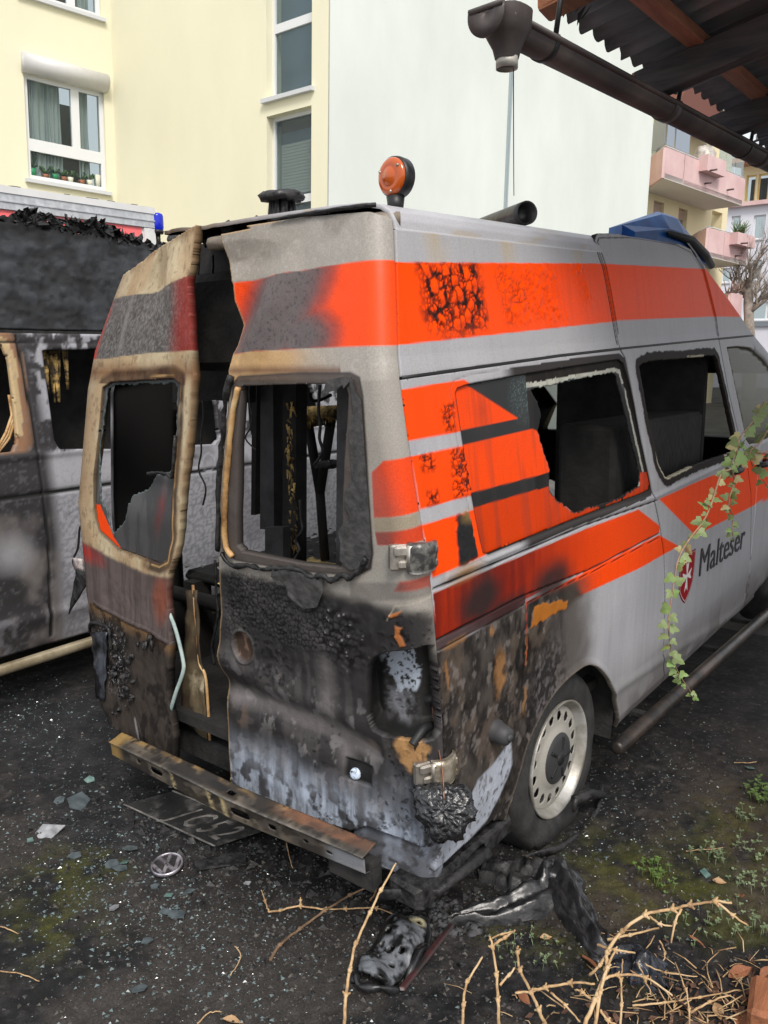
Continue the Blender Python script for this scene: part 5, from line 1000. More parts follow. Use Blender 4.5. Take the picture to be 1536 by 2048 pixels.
mb = MB(); mb.box((-.80, .16, .28), (.45, .22, .38), .01); mb.build('cross_member', SOOT, van); mb = MB(); mb.box((.80, .02, .22), (.93, .55, .30), .015); mb.tube([(.80, -.02, .26), (.93, .10, .25), (.955, .35, .27)], .018, 8); mb.build('charred_corner', CHAR, van, .006, 9)
# ---- roof fittings
b0_ = Vector((.745, .17, 2.252)); BK = mat('beacon_housing', (.012, .012, .014), .45)
mb = MB(); mb.tube([b0_ + Vector((0, 0, -.02)), b0_ + Vector((0, 0, .025))], [.020, .026], 12); mb.rev([(.0, .030), (.045, .030), (.053, .024), (.055, .0), (.053, -.012), (.05, -.012)], 36, frame(b0_ + Vector((0, .0, .075)), (.12, 1, 0))); bea = mb.build('amber_beacon', BK, van)
am = mat('amber_lens', (.50, .085, .004), .15); am.node_tree.nodes['Principled BSDF'].inputs['Coat Weight'].default_value = .6
f_ = frame(b0_ + Vector((0, 0, .075)), (-.12, -1, 0)); mb = MB(); mb.rev([(.050, .010), (.050, .016), (.046, .021), (.030, .026), (.026, .024), (.022, .029), (.0, .031)], 40, f_); lens = mb.build('beacon_lens', am, bea)
mb = MB()
for a in (.9, 3.0, 5.1): mb.rev([(.004, .021), (.004, .026), (0, .027)], 8, f_ @ Matrix.Translation((.040 * math.cos(a), .040 * math.sin(a), 0)))
mb.build('lens_screw', STEEL, lens)
e0 = Vector((.70, .985, 2.338)); e1 = e0 + Vector((-.43, .27, .0)); mb = MB(); M = frame(e0, e0 - e1); Lq = (e0 - e1).length
mb.rev([(.0, -.06), (.034, -.06), (.036, 0), (.041, .002), (.041, -.03), (.040, -Lq * .5), (.037, -Lq), (.0, -Lq)], 24, M); tb = mb.build('roof_tube', nmat('rubber_roof_tube', (.012, .012, .013), (.04, .04, .042), 8, .35, bump=.3, bscale=25), van)
# charred stump of the roof ventilator with lumps of melted plastic round it
r = random.Random(12); vb0 = Vector((.34, .13, 2.255)); mb = MB()
for i in range(16):
    a = 2 * math.pi * i / 16; mb.tube([vb0 + Vector((.035 * math.cos(a), .035 * math.sin(a), -.02)), vb0 + Vector((.034 * math.cos(a), .034 * math.sin(a), r.uniform(.05, .075)))], [.010, .008], 5)
prof = [(.0, .085), (.035, .083), (.058, .078), (.07, .068), (.064, .056), (.045, .052), (0, .055)]
mb.rev(prof, 26, frame(vb0, (.05, -.05, 1))); vent = mb.build('roof_vent_stump', CHAR, van, .005, 3)
mb = MB()
for i in range(46):
    t = r.random(); x = .50 - .85 * t; y = .14 + r.uniform(-.01, .12) + .1 * (1 - t) * r.random(); z = 2.252 + .004 * math.cos(x) + r.uniform(-.012, .008) * (1 + t); s = r.uniform(.010, .03)
    mb.rev([(0, s * .7), (s * .6, s * .5), (s, 0), (s * .8, -s * .5)], 7, frame((x, y, z), (r.uniform(-.4, .4), r.uniform(-.4, .4), 1)))
lump = mb.build('melted_lumps', CHAR, vent, .008, 5); lump['kind'] = 'stuff'
mb = MB(); pth = [tuple(s_rear(np.array([a]), np.array([2.222]))[0] + np.array([0, -.004, .010])) for a in np.linspace(.9, .48, 12)]; mb.tube(pth, [.0065] * 8 + [.006, .005, .004, .003], 8); mb.build('door_seal', CHAR, van, .002, 1)
mb = MB(); pth = [tuple(s_rear(np.array([a]), np.array([2.20]))[0] + np.array([0, .06, .0])) for a in np.linspace(.1, .93, 14)]; mb.tube(pth, .022, 8); mb.build('roof_header', nmat('header_paint', sr(70, 62, 56), sr(150, 138, 122), 9, .5), van)
# ---- blue light bar on the front of the high roof
sec = {.0: [(2.75, 2.36), (2.95, 2.43), (3.1, 2.43), (3.3, 2.37), (3.35, 2.30)], .35: [(2.45, 2.38), (2.78, 2.475), (2.96, 2.475), (3.15, 2.39), (3.2, 2.32)], .62: [(1.86, 2.39), (2.42, 2.528), (2.64, 2.53), (2.93, 2.42), (3.0, 2.35)], .74: [(1.72, 2.375), (2.16, 2.47), (2.36, 2.474), (2.66, 2.385), (2.74, 2.325)], .785: [(1.75, 2.345), (2.15, 2.40), (2.34, 2.40), (2.60, 2.345), (2.68, 2.31)]}
xs = [-.785, -.74, -.62, -.35, 0, .35, .62, .74, .785]; V = []; F = []
for x in xs: V += [(x, y, z) for y, z in sec[abs(x)]] + [(x, sec[abs(x)][4][0] - .05, sec[abs(x)][4][1] - .05), (x, sec[abs(x)][0][0], sec[abs(x)][0][1] - .05)]
for i in range(len(xs) - 1):
    for j in range(7): F.append((i * 7 + j, (i + 1) * 7 + j, (i + 1) * 7 + (j + 1) % 7, i * 7 + (j + 1) % 7))
F += [tuple(range(7)), tuple((len(xs) - 1) * 7 + j for j in range(7))[::-1]]
BLUE = nmat('blue_lens', (.002, .035, .16), (.004, .09, .30), 6, .35, bump=.1, bscale=20, spec=.08); lb = MB().add(V, F).build('light_bar', BLUE, van)
mb = MB(); mb.tube([(.80, 2.10, 2.375), (.795, 2.40, 2.375), (.79, 2.62, 2.325), (.77, 2.80, 2.29)], [.012, .022, .026, .02], 8); mb.build('light_bar_seal', BLACK, lb)
# ---- inside: lining, floor, bulkhead and what is left of the fittings
INS = nmat('burnt_interior', (.006, .006, .006), (.026, .024, .023), 7, .9, bump=.5, bscale=30)
mb = MB(); mb.box((-.85, .1, .46), (.85, 3.0, .50)); mb.build('load_floor', INS, van); mb = MB(); mb.box((-.28, .3, 2.12), (.78, 2.6, 2.15)); mb.build('roof_lining', INS, van)
mb = MB(); mb.box((-.86, 2.62, .5), (-.35, 2.66, 2.2)); mb.box((.0, 2.62, .5), (.83, 2.66, 2.2)); mb.box((-.35, 2.62, 1.75), (.0, 2.66, 2.2)); mb.build('bulkhead', INS, van)
mb = MB(); mb.box((.30, .62, .5), (.82, 1.5, 1.18), .02); mb.box((.58, 1.5, .5), (.84, 2.6, 1.55), .02); mb.build('burnt_cabinet', INS, van)
mb = MB(); mb.box((-.3, .22, 1.80), (.8, .30, 2.14), .03); mb.build('door_header_box', INS, van)
DG = nmat('sooty_grey_sheet', (.022, .022, .024), (.05, .05, .054), 12, .6, bump=.2, bscale=70)
def prism_px(mb, pts, y, dy): mb.prism([ony(px, py, y) for px, py in pts], (0, dy, 0))
mb = MB(); prism_px(mb, [(521, 760), (546, 760), (548, 1060), (520, 1058)], .50, .05); mb.build('cabinet_post', DG, van)
mb = MB(); prism_px(mb, [(530, 1055), (566, 1055), (566, 1135), (530, 1130)], .40, .04); mb.build('cabinet_post', DG, van)
mb = MB(); prism_px(mb, [(504, 770), (514, 770), (510, 1030), (502, 1030)], .75, .05); mb.build('cabinet_post', INS, van); mb = MB(); prism_px(mb, [(565, 755), (592, 755), (592, 1140), (565, 1140)], .52, .06); mb.build('cabinet_post', INS, van)
mb = MB(); r = random.Random(3)
for i in range(60):
    y = r.uniform(800, 1110); x = 580 + r.uniform(-7, 7) + (6 if y > 950 else 0); p = Vector(ony(x, y, .49 + r.uniform(-.02, .02))); mb.tube([p, p + Vector((r.uniform(-.012, .012), r.uniform(-.01, .01), -r.uniform(.012, .04)))], [r.uniform(.003, .007), .001], 5)
f_o = mb.build('scorched_foam', FOAM, van); f_o['kind'] = 'stuff'
mb = MB(); prism_px(mb, [(345, 500), (492, 470), (492, 806), (430, 800), (345, 806)], .42, .05); mb.build('dark_gap_panel', INS, van)  # black panel added to stand for the dark roof cavity between the doors
mb = MB(); prism_px(mb, [(674, 765), (700, 772), (690, 1135), (672, 1135)], .16, .03); mb.build('window_post', DG, van)
mb = MB(); yq = 1.0
for a, b in (((617, 850), (640, 985)), ((664, 830), (640, 985)), ((640, 985), (650, 1120))): mb.tube([ony(*a, yq), ony(*b, yq)], .022, 10)
mb.tube([ony(600, 830, yq), ony(690, 826, yq)], .022, 10); mb.build('seat_frame', INS, van); mb = MB(); mb.tube(catmull([ony(621, 786, .7), ony(624, 800, .7), ony(640, 800, .7), ony(662, 790, .7)], 5), .007, 7); mb.build('bent_wire', INS, van)
mb = MB(); mb.tube([ony(600, 828, .97), ony(680, 826, .97)], [.03, .035], 9)
for i in range(24): p = Vector(ony(r.uniform(605, 680), 832, .96)); mb.tube([p, p - Vector((0, 0, r.uniform(.02, .06)))], [.006, .001], 5)
mb.build('melted_backrest_foam', FOAM, van, .006, 2); mb = MB(); mb.tube([ony(632, 930, .95), ony(690, 926, .95)], .018, 10); mb.tube([ony(655, 929, .95), ony(668, 928, .95)], .021, 10); mb.build('seat_lever', CHAR, van)
r = random.Random(77)
for px, y0, y1, yy in ((398, 500, 690, .34), (425, 510, 640, .30), (405, 800, 1010, .30), (640, 770, 930, .35), (600, 1000, 1120, .3), (500, 765, 900, .3), (430, 1120, 1330, .22)):
    P_1 = [ony(px + r.uniform(-14, 14) * t, y0 + (y1 - y0) * t, yy) for t in np.linspace(0, 1, 7)]; mb = MB(); mb.tube(catmull(P_1, 4), r.uniform(.003, .006), 6); mb.build('hanging_wire', CHAR, van)
# stretcher bed with ash and foam
mb = MB(); mb.box((-.82, .55, .84), (.25, 2.1, .89), .02); mb.box((-.75, .5, .5), (-.68, .6, .86)); mb.box((.12, .5, .5), (.19, .6, .86)); mb.tube([(-.8, .48, .80), (.25, .48, .80)], .035, 10); bed = mb.build('stretcher_base', INS, van)
A = np.random.RandomState(4); n = 260; V = []; F = []
for i in range(n):
    x = A.uniform(-.8, .22); y = A.uniform(.55, 2.0); z = .895 + A.uniform(0, .03); s = A.uniform(.01, .04); t = A.uniform(0, 6.3); b = len(V)
    for k in range(4): V.append((x + s * math.cos(t + k * 1.6) * (1, .6)[k % 2], y + s * math.sin(t + k * 1.6), z + A.uniform(-.012, .012)))
    F.append((b, b + 1, b + 2, b + 3))
ASH = nmat('ash_flakes', (.02, .02, .02), sr(140, 140, 142), 6, .7, lo=.45, hi=.62); a_o = raw('ash_flakes', V, F, ASH, bed, False); a_o['kind'] = 'stuff'
def s_foam(a, b): return np.stack([a, b, .90 + .05 * fbm(a * 8, b * 8, 150)], -1)
panel('mattress_foam', s_foam, (-.42, .0, .42, 1.0), .02, lambda a, b: (lambda L, g: (L.mix(sst(.5, .62, g), sr(222, 196, 132)), L)[1])(Lay(len(a), (.02, .014, .01), .9), fbm(a * 12, b * 9, 151)), SOOTP, bed)
# rear axle and under-floor lumps seen in the dark
mb = MB(); mb.tube([(-.8, .98, .30), (.8, .98, .30)], .05, 10); mb.box((-.5, .3, .28), (.5, .7, .44), .03); mb.build('rear_axle', SOOT, van)
# ---- left door: inner leaf, bleached strip, buckled trim
mb = MB(); pth = catmull([ony(338, 1225, .06), ony(352, 1262, .06), ony(366, 1320, .06), ony(366, 1345, .06), ony(352, 1385, .06), ony(340, 1425, .06)], 6); mb.tube(pth, [.004] + [.0075] * (len(pth) - 2) + [.003], 6, True, .35); mb.build('bleached_seal_strip', nmat('bleached_strip', sr(130, 150, 150), sr(180, 196, 192), 12, .6), ldoor)
def quad_sheet(name, C4, m, parent, nx=10, ny=16, amp=.01, sc=9, th=.006, seed=1):
    A_, B_ = np.meshgrid(np.linspace(0, 1, nx), np.linspace(0, 1, ny)); a = A_.ravel()[:, None]; b = B_.ravel()[:, None]; c = [np.asarray(p) for p in C4]
    P = (c[0] * (1 - a) + c[1] * a) * (1 - b) + (c[3] * (1 - a) + c[2] * a) * b; nn = np.cross(c[1] - c[0], c[3] - c[0]); nn /= np.linalg.norm(nn); P = P + nn * (amp * (fbm(a[:, 0] * sc * .5, b[:, 0] * sc, seed) - .5))[:, None]
    I = np.arange(nx * ny).reshape(ny, nx); F = np.stack([I[:-1, :-1], I[:-1, 1:], I[1:, 1:], I[1:, :-1]], -1).reshape(-1, 4); k = len(P)
    V = np.vstack([P, P - nn * th]); rim = [*I[0], *I[1:, -1], *I[-1, -2::-1], *I[-2:0:-1, 0]]; R2 = [(rim[i], rim[(i + 1) % len(rim)], rim[(i + 1) % len(rim)] + k, rim[i] + k) for i in range(len(rim))]
    return raw(name, V, np.vstack([F, F[:, ::-1] + k, np.array(R2)[:, ::-1]]), m, parent)
quad_sheet('buckled_door_trim', [ony(376, 1180, .14), ony(396, 1180, .14), ony(416, 1478, .14), ony(362, 1440, .14)], nmat('buckled_trim', sr(60, 48, 34), sr(190, 178, 150), 5, .7, lo=.42, hi=.68, c3=sr(96, 84, 62)), ldoor, amp=.03)
mb = MB(); pth = catmull([ony(386, 1170, .14), ony(396, 1290, .14), ony(400, 1330, .14), ony(412, 1360, .14), ony(420, 1480, .14)], 5); mb.tube(pth, .006, 6); mb.build('trim_edge', TANP, ldoor)
0 and quad_sheet('inner_door_leaf', [at(390, 752, 2.44), ony(372, 770, .14), ony(352, 1200, .14), at(336, 1170, 2.42)], SOOT, ldoor, amp=.004, th=.003)
mb = MB(); pth = catmull([Ld(352, 905), Ld(355, 860), Ld(349, 950), Ld(340, 948), Ld(318, 945), Ld(300, 947)], 5); mb.tube(pth[6:], .006, 7); mb.build('melted_window_seal', CHAR, ldoor, .002)
# burnt number-plate lamp panel and hanging remnants at the left corner
mb = MB(); pth = catmull([ony(172, 1045, .10), ony(160, 1055, .10), ony(156, 1095, .10), ony(146, 1120, .10), ony(150, 1135, .10)], 5); mb.tube(pth, .005, 6); mb.build('hanging_cable', BLACK, van)
quad_sheet('hanging_scrap', [ony(155, 1138, .10), ony(178, 1145, .10), ony(172, 1172, .10), ony(138, 1228, .10)], CHAR, van, 6, 8, .02, 6)
quad_sheet('hanging_scrap', [ony(148, 1115, .10), ony(166, 1118, .10), ony(168, 1142, .10), ony(150, 1138, .10)], nmat('pale_scrap', sr(120, 105, 105), sr(205, 195, 192), 20, .6), van, 5, 5, .01, 6)
mb = MB(); pth = catmull([Ld(184, 1260), Ld(186, 1245), Ld(205, 1247), Ld(222, 1258), Ld(226, 1300)], 5); mb.tube(pth, .007, 7); q_ = [Ld(190, 1262), Ld(222, 1262), Ld(212, 1400), Ld(190, 1395)]; mb.build('lamp_bracket', CHAR, ldoor)
quad_sheet('lamp_plate', q_, nmat('sooty_lamp_plate', (.02, .02, .022), sr(120, 126, 140), 10, .3, metal=.5, lo=.42, hi=.7), ldoor, 8, 16, .03, 8)
mb = MB()
for i in range(26):
    p = Vector(Ld(r.uniform(228, 270), r.uniform(1300, 1430))); s = r.uniform(.005, .014); mb.rev([(0, s), (s * .8, s * .4), (s, -s * .3)], 7, frame(p, (r.uniform(-.5, .5), -1, r.uniform(-.3, .3))))
for i in range(8): p = Vector(Ld(r.uniform(250, 325), 1272 + r.uniform(-8, 12))); mb.tube([p, p + Vector((r.uniform(-.01, .01), -.01, -r.uniform(.01, .04)))], [.008, .004], 6)
m_o = mb.build('melted_plastic', CHAR, ldoor, .003); m_o['kind'] = 'stuff'
# ---- right door: melted window rubber and a flap of peeled film
mb = MB(); r = random.Random(8); pth = [Rd(x, y + r.uniform(-4, 4), .012) for i, (x, y) in enumerate(((448, 1108), (468, 1126), (500, 1132), (530, 1136), (560, 1138), (600, 1140), (630, 1148), (650, 1152), (668, 1158), (690, 1148), (705, 1154), (722, 1140), (738, 1118)))]
pth = catmull(pth, 4); mb.tube(pth, [r.uniform(.005, .011) for _ in pth], 7); mb.build('melted_window_seal', CHAR, rdoor, .003)
mb = MB(); pth = catmull([Rd(466, 752, .010), Rd(456, 800, .010), Rd(450, 880, .010), Rd(442, 960, .010), Rd(440, 1100, .010)], 6); mb.tube(pth, [.012] * 6 + [.008] * (len(pth) - 6), 7); mb.build('melted_window_seal', CHAR, rdoor, .003)
mb = MB(); pth = catmull([Rd(481, 775, .010), Rd(470, 830, .010), Rd(460, 930, .010), Rd(455, 1000, .010), Rd(455, 1085, .010), Rd(470, 1112, .010)], 6); mb.tube(pth, [.009] * len(pth), 8); mb.build('window_lip', TANP, rdoor, .0015)
FILM = nmat('curled_film', (.03, .03, .03), (.075, .072, .072), 40, .7, bump=.3)
fp = [(552, 1130), (600, 1140), (650, 1152), (652, 1180), (640, 1212), (612, 1216), (598, 1210), (582, 1190), (580, 1170), (562, 1168), (548, 1148)]
c_ = np.array([Rd(x, y, .014) for x, y in fp]); mb = MB(); mb.prism([c_[i] for i in range(len(c_))], (.004, -.003, 0)); mb.build('peeled_film', FILM, rdoor, .004, 3)
fp = [(700, 760), (706, 752), (712, 780), (722, 800), (730, 900), (742, 1060), (744, 1110), (738, 1135), (700, 1140), (682, 1120), (684, 1085), (678, 1062), (700, 1030), (690, 1010), (692, 985), (706, 960), (704, 930), (700, 860), (708, 820)]
mb = MB(); mb.prism([Rd(x, y, .004) for x, y in fp], (.003, -.003, 0)); mb.build('charred_film', FILM, rdoor, .002, 3)
fp = [(655, 762), (694, 752), (700, 762), (690, 778), (686, 768), (672, 782), (648, 786)]; mb = MB(); mb.prism([Rd(x, y, .004) for x, y in fp], (.003, -.003, 0)); mb.build('charred_film', FILM, rdoor, .002, 4)
mb = MB(); c = Vector(Rd(709, 1549, -.004)); mb.rev([(0, .006), (.006, .0075), (.012, .007), (.018, .004), (.019, -.006)], 14, frame(c, (.3, -1, .1))); mb.build('latch_disc', nmat('chipped_white', (.03, .03, .03), sr(200, 215, 235), 60, .5, lo=.4, hi=.5), rdoor)
# ---- melted tail lamp hanging by its wire beside the bumper
ml = thing('melted_tail_lamp', 'melted black lamp cluster hanging by a wire below the rear lower hinge', 'lamp', tuple(at(888, 1620, 2.33)))
A = np.random.RandomState(9); n1, n2 = 96, 54; V = []; F = []
for i in range(n2):
    t = math.pi * i / (n2 - 1)
    for k in range(n1):
        u = 2 * math.pi * k / n1; px = math.cos(u) * math.sin(t); pz = math.sin(u) * math.sin(t); py = math.cos(t); w = 1 + .10 * math.sin(3 * u + 1) + .06 * math.sin(7 * u)
        V.append((px * .085 * w, py * .030, pz * .075 * w))
V = np.array(V); d = fbm(V[:, 0] * 45 + 9, V[:, 2] * 45 + V[:, 1] * 20, 160); f1, f2, _ = worley(V[:, 0] * 50 + 3 * d, V[:, 2] * 40 + 3 * d, 161); nn = V / (np.linalg.norm(V, axis=1, keepdims=True)); d2 = fbm(V[:, 0] * 30 + 4, V[:, 2] * 55 + V[:, 1] * 30, 162); V = V + nn * (.05 * np.clip(.12 - np.abs(d - .5), 0, 1) + .05 * np.clip(.10 - np.abs(d2 - .5), 0, 1) + .006 * (f2 - f1))[:, None]
for i in range(n2 - 1):
    for k in range(n1): F.append((i * n1 + k, i * n1 + (k + 1) % n1, (i + 1) * n1 + (k + 1) % n1, (i + 1) * n1 + k))
GLOSSCHAR = nmat('glossy_melt', (.004, .004, .005), (.018, .02, .024), 18, .18, bump=.5, bscale=60, dist=.01, rough2=.34, spec=.8)
M = frame((0, 0, 0), CC - at(888, 1620, 2.33), (0, 0, 1)) @ Matrix.Rotation(math.radians(-20), 4, 'Z'); Vq = [tuple(M @ Vector((p[2], p[0], p[1]))) for p in V]
raw('lamp_body', Vq, F, GLOSSCHAR, ml); o_ = Vector(at(888, 1620, 2.33))
mb = MB(); pth = catmull([Vector(at(864, 1410, 2.44)) - o_, Vector(at(872, 1470, 2.40)) - o_, Vector(at(884, 1540, 2.34)) - o_, Vector(at(888, 1600, 2.30)) - o_], 5); mb.tube(pth, .0022, 5); pth2 = [p + np.array([.004, -.004, 0]) for p in pth]; mb.tube(pth2[:14], .0015, 5); mb.build('lamp_wire', mat('bare_copper_wire', sr(140, 95, 75), .4, .6), ml)
# ================================================================ second burnt van and the box ambulance behind it
v2 = thing('burnt_van', 'burnt out dark grey van with bleached side panels left of the striped ambulance', 'van', (0, 0, 0))
def s_v2(a, v): return np.stack([-1.9 - np.interp(v, [.2, .45, 1.2, 2.0, 2.7], [.05, .0, .0, .09, .20]), a, v], -1)
i2 = inverse(s_v2, (-1.5, 4.2, .1, 2.8)); q2 = lambda *p: i2(list(p))
seam2 = q2((32, 672), (45, 740), (63, 830), (80, 950), (97, 1080), (100, 1210), (102, 1272)); gut2 = q2((0, 664), (215, 670)); g2s = (gut2[1][1] - gut2[0][1]) / (gut2[1][0] - gut2[0][0]); gz = float(gut2.mean(0)[1])
w2a = q2((-60, 690), (4, 688), (18, 720), (28, 800), (35, 880), (26, 903), (-60, 912)); w2b_ = q2((84, 700), (230, 697), (236, 890), (225, 898), (118, 898), (108, 880)); w2c = q2((262, 700), (400, 700), (410, 720), (433, 815), (438, 876), (428, 888), (272, 895)); w2d = q2((490, 720), (600, 720), (655, 850), (500, 870))
def paint_v2(y, v):
    n = len(y); L = Lay(n, sr(54, 52, 54), .6); g = fbm(y * 5, v * 4, 300); g2 = fbm(y * 22, v * 14, 301); g3 = fbm(y * 60, v * 60, 302); sy = np.interp(v, seam2[::-1, 1], seam2[::-1, 0]); R_ = sst(.02, .10, y - sy)
    bel = q2((90, 905))[0][1]; cr = q2((100, 985))[0][1]; lo = q2((100, 1218))[0][1]
    f1, f2, idn = worley(y * 30, v * 42, 303); k = R_ * sst(bel + .01, bel - .01, v); L.mix(k, sr(164, 164, 170), .5); L.mix(k * sst(cr - .01, cr - .05, v) * sst(.1, .03, f2 - f1) * .35, sr(90, 92, 100)); L.mix(k * sst(.40, .52, f1) * sst(cr, cr - .06, v) * .45, sr(96, 98, 106)); L.mix(k * sst(.5, .65, g) * .5, sr(100, 98, 104)); L.mix(k * np.clip(1 - (y - sy - .02) / .07, 0, 1) * .8, sr(60, 58, 60))
    k = R_ * (v > bel); L.mix(k * sst(.45, .55, g2) * .9, sr(168, 168, 174), .5); L.mix(k * sst(.40, .34, y - sy) * .0, SOOTC)
    k = (1 - R_) * sst(cr - .05, cr - .12, v); L.mix(k * sst(.35, .6, g) * .8, sr(120, 114, 112), .5); c = q2((25, 1110))[0]; L.mix(el(y, v, c[0], c[1], .16, .14, .8) * (1 - R_) * .8, sr(160, 160, 164)); c = q2((20, 1185))[0]; L.mix(el(y, v, c[0], c[1], .14, .09, .4) * (1 - R_) * .9, (.03, .03, .03))
    d = sd(y, v, w2a); L.mix(((d < .085) * 1.) * (1 - R_) * sst(bel - .0, bel + .03, v) * sst(.12, .03, d) * .95, sr(150, 112, 84)); L.mix(((d < .035) & (d > -.1)) * (1 - R_) * (v > bel + .1) * .7, sr(206, 184, 140)); L.mix((v < lo) * sst(.5, .65, g2) * .6, sr(120, 120, 126))
    L.mix(sst(.6, .72, g3) * .3, sr(120, 120, 126)); L.mix(sst(.3, .2, v) * .8, SOOTC)
    b = seg_near(y, v, seam2, False)[0]; k = np.clip((.009 - b) / .003, 0, 1); L.mix(k, (.01, .01, .01), .8); L.d -= k * .008
    for z0, w in ((cr, .010), (bel - .035, .004), (gz - .05, .008)):
        k = np.clip((w - np.abs(v - z0 - .002 * g)) / .004, 0, 1) * ((1 - R_ * .6) if z0 != cr else 1); L.mix(k, (.012, .012, .012), .8); L.d -= k * .008
    L.d += .012 * np.exp(-((v - lo + .03) / .03) ** 2) + .01 * np.exp(-((v - bel + .01) / .02) ** 2) - .012 * el(y, v, *q2((390, 925))[0], .05, .045, .3); L.mix(el(y, v, *q2((385, 923))[0], .02, .014, .3), (.01, .01, .01)); L.mix(np.clip(1 - np.abs(np.hypot((y - q2((418, 925))[0][0]) / .05, (v - q2((418, 925))[0][1]) / .055) - 1) / .15, 0, 1) * .6, sr(196, 200, 210))
    L.d += .006 * (g - .5); return L
bot2 = float(q2((90, 1290))[0][1])
o2 = np.array([(-1.3, bot2), (-1.3, 1.1), (-.9, gz), (3.6, gz), (3.7, 1.2), (3.7, bot2)])
body2 = panel('body_side', s_v2, (-1.35, 3.75, .1, 2.1), .011, paint_v2, SOOTP, v2, o2, [w2a, w2b_, w2c, w2d], .03)
top2 = ragged(q2((-120, 420), (0, 432), (45, 428), (52, 419), (60, 418), (66, 422), (72, 426), (76, 444), (90, 446), (98, 440), (110, 438), (118, 446), (140, 452), (160, 450), (168, 441), (180, 440), (196, 446), (215, 452), (222, 466), (250, 474), (290, 484), (312, 494), (420, 510)), 6, .012)[:-8]
r2 = np.array([*top2, (3.4, 2.45), (3.6, gz + .02), (-.95, gz + .02)])
def paint_v2r(y, v):
    n = len(y); L = Lay(n, (.020, .021, .023), .7); g = fbm(y * 3 + v * 2, v * 7, 310); g2 = fbm(y * 14, v * 22, 311); L.mix(sst(.45, .65, g) * .7, sr(52, 55, 59)); L.mix(sst(.55, .7, g2) * .5, sr(70, 73, 78)); L.mix(sst(.42, .3, g2) * .7, (.006, .006, .006)); t = q2((100, 450))[0][1]
    L.mix(sst(t - .06, t, v + .05 * g2) * .8, (.008, .008, .008)); L.d += .03 * (g - .5) + .018 * (g2 - .5) + .010 * (fbm(y * 40, v * 40, 312) - .5); return L
panel('charred_high_roof', s_v2, (-1.2, 3.7, 1.9, 2.9), .012, paint_v2r, SOOTP, v2, r2, (), .03)
mb = MB(); r = random.Random(31)
for i in range(300):
    t = r.random(); x = 30 + 300 * t; y = np.interp(x, [0, 60, 110, 190, 310, 330], [432, 425, 440, 446, 492, 500]); p = Vector(onx(x, y + r.uniform(-3, 3) + 22 * r.random() ** 3, -2.08)); s = .006 + .036 * r.random() ** 2 * (1.4 if 150 < x < 230 or 50 < x < 85 else .8); M = frame(p, (r.uniform(-1, 1), r.uniform(-1, 1), r.uniform(-.5, 1))); q = [M @ Vector((s * r.uniform(.5, 1.3) * math.cos(k * 1.26), s * r.uniform(.3, 1.) * math.sin(k * 1.26), r.uniform(-.4, .4) * s)) for k in range(5)]; mb.add(q + [M @ Vector((0, 0, s * r.uniform(.1, .7)))], [(k, (k + 1) % 5, 5) for k in range(5)])
o = mb.build('charred_edge', CHAR, v2, .012, 4); o['kind'] = 'stuff'
mb = MB(); mb.box((-3.5, -1.1, .45), (-2.35, 3.5, 1.92)); mb.build('burnt_interior', INS, v2); mb = MB(); mb.box((-3.7, -1.3, .35), (-3.6, 3.7, 2.4)); mb.build('far_side', SOOT, v2)  # first box is a solid dark block put inside to blacken the windows
mb = MB(); pth = catmull([(-2.02, .21, gz - .5), (-2.0, .32, gz - .75), (-1.97, .28, 1.33), (-1.95, .2, 1.25)], 5)
for k in range(3): mb.tube([onx(18 + 8 * k * .5, 790, -2.0), onx(24 + k * 4, 830, -1.98), onx(12 + 3 * k, 865 + 6 * k, -1.97), onx(-10, 905 + 4 * k, -1.97)], .008, 6)
mb.build('scorched_cables', TANP, v2); mb = MB(); r = random.Random(5)
for i in range(5): p = Vector(onx(88 + 10 * i + r.uniform(-3, 3), 700, -2.05)); mb.tube([p, p - Vector((0, 0, r.uniform(.05, .3)))], [.02, .008], 6)
mb.build('hanging_trim', FOAM, v2, .006, 2)
mb = MB(); mb.tube([onx(-150, 1386, -1.86), onx(0, 1341, -1.86), onx(250, 1262, -1.86), (-1.86, 2.6, .2)], .030, 14); mb.build('side_step_tube', nmat('yellowed_tube', sr(120, 105, 80), sr(200, 188, 160), 3, .35, metal=.4), v2)
for y in (-.75, 2.75):
    for x in (-2.06, -3.4):
        for c in [c for c in bpy.data.objects if c.name == 'wheel.001']:
            w = c.copy(); COL.objects.link(w); w.parent = v2; w.location = (x, y, .33)
            for ch in list(c.children): d = ch.copy(); COL.objects.link(d); d.parent = w
# ---- box ambulance
zt = 3.08; A_ = onz(0, 371, zt); B_ = onz(301, 416, zt); dr = (B_ - A_) / np.linalg.norm(B_ - A_); bt = thing('box_ambulance', 'white box ambulance with pink stripe standing behind the burnt van', 'ambulance', (float(B_[0]), float(B_[1]), 0)); u_ = Under(bt)
nb = np.array([-dr[1], dr[0], 0]); nb = -nb if nb @ (CC - B_) < 0 else nb
fT = Face(B_ * np.array([1, 1, 0]), dr); fT.n = nb; UPs = UP; UP = np.array([0, 0, 1.])
WH2 = nmat('white_panel', sr(214, 214, 212), sr(226, 226, 226), 5, .4, lo=.3, hi=.7); ALU = nmat('dull_aluminium', sr(176, 178, 182), sr(208, 210, 212), 18, .35, metal=.3)
mb = MB(); fT.box(mb, -4.2, 0, .7, zt - .16, -2.2, 0); mb.build('box_body', WH2, None)
mb = MB(); fT.box(mb, -4.22, .02, zt - .05, zt, -2.2, .03); mb.build('roof_edge_strip', WH2, None); mb = MB(); fT.box(mb, -4.2, .015, zt - .16, zt - .052, -.05, .022); fT.box(mb, -4.2, .017, zt - .11, zt - .10, -.04, .030); mb.build('roof_rail', ALU, None)
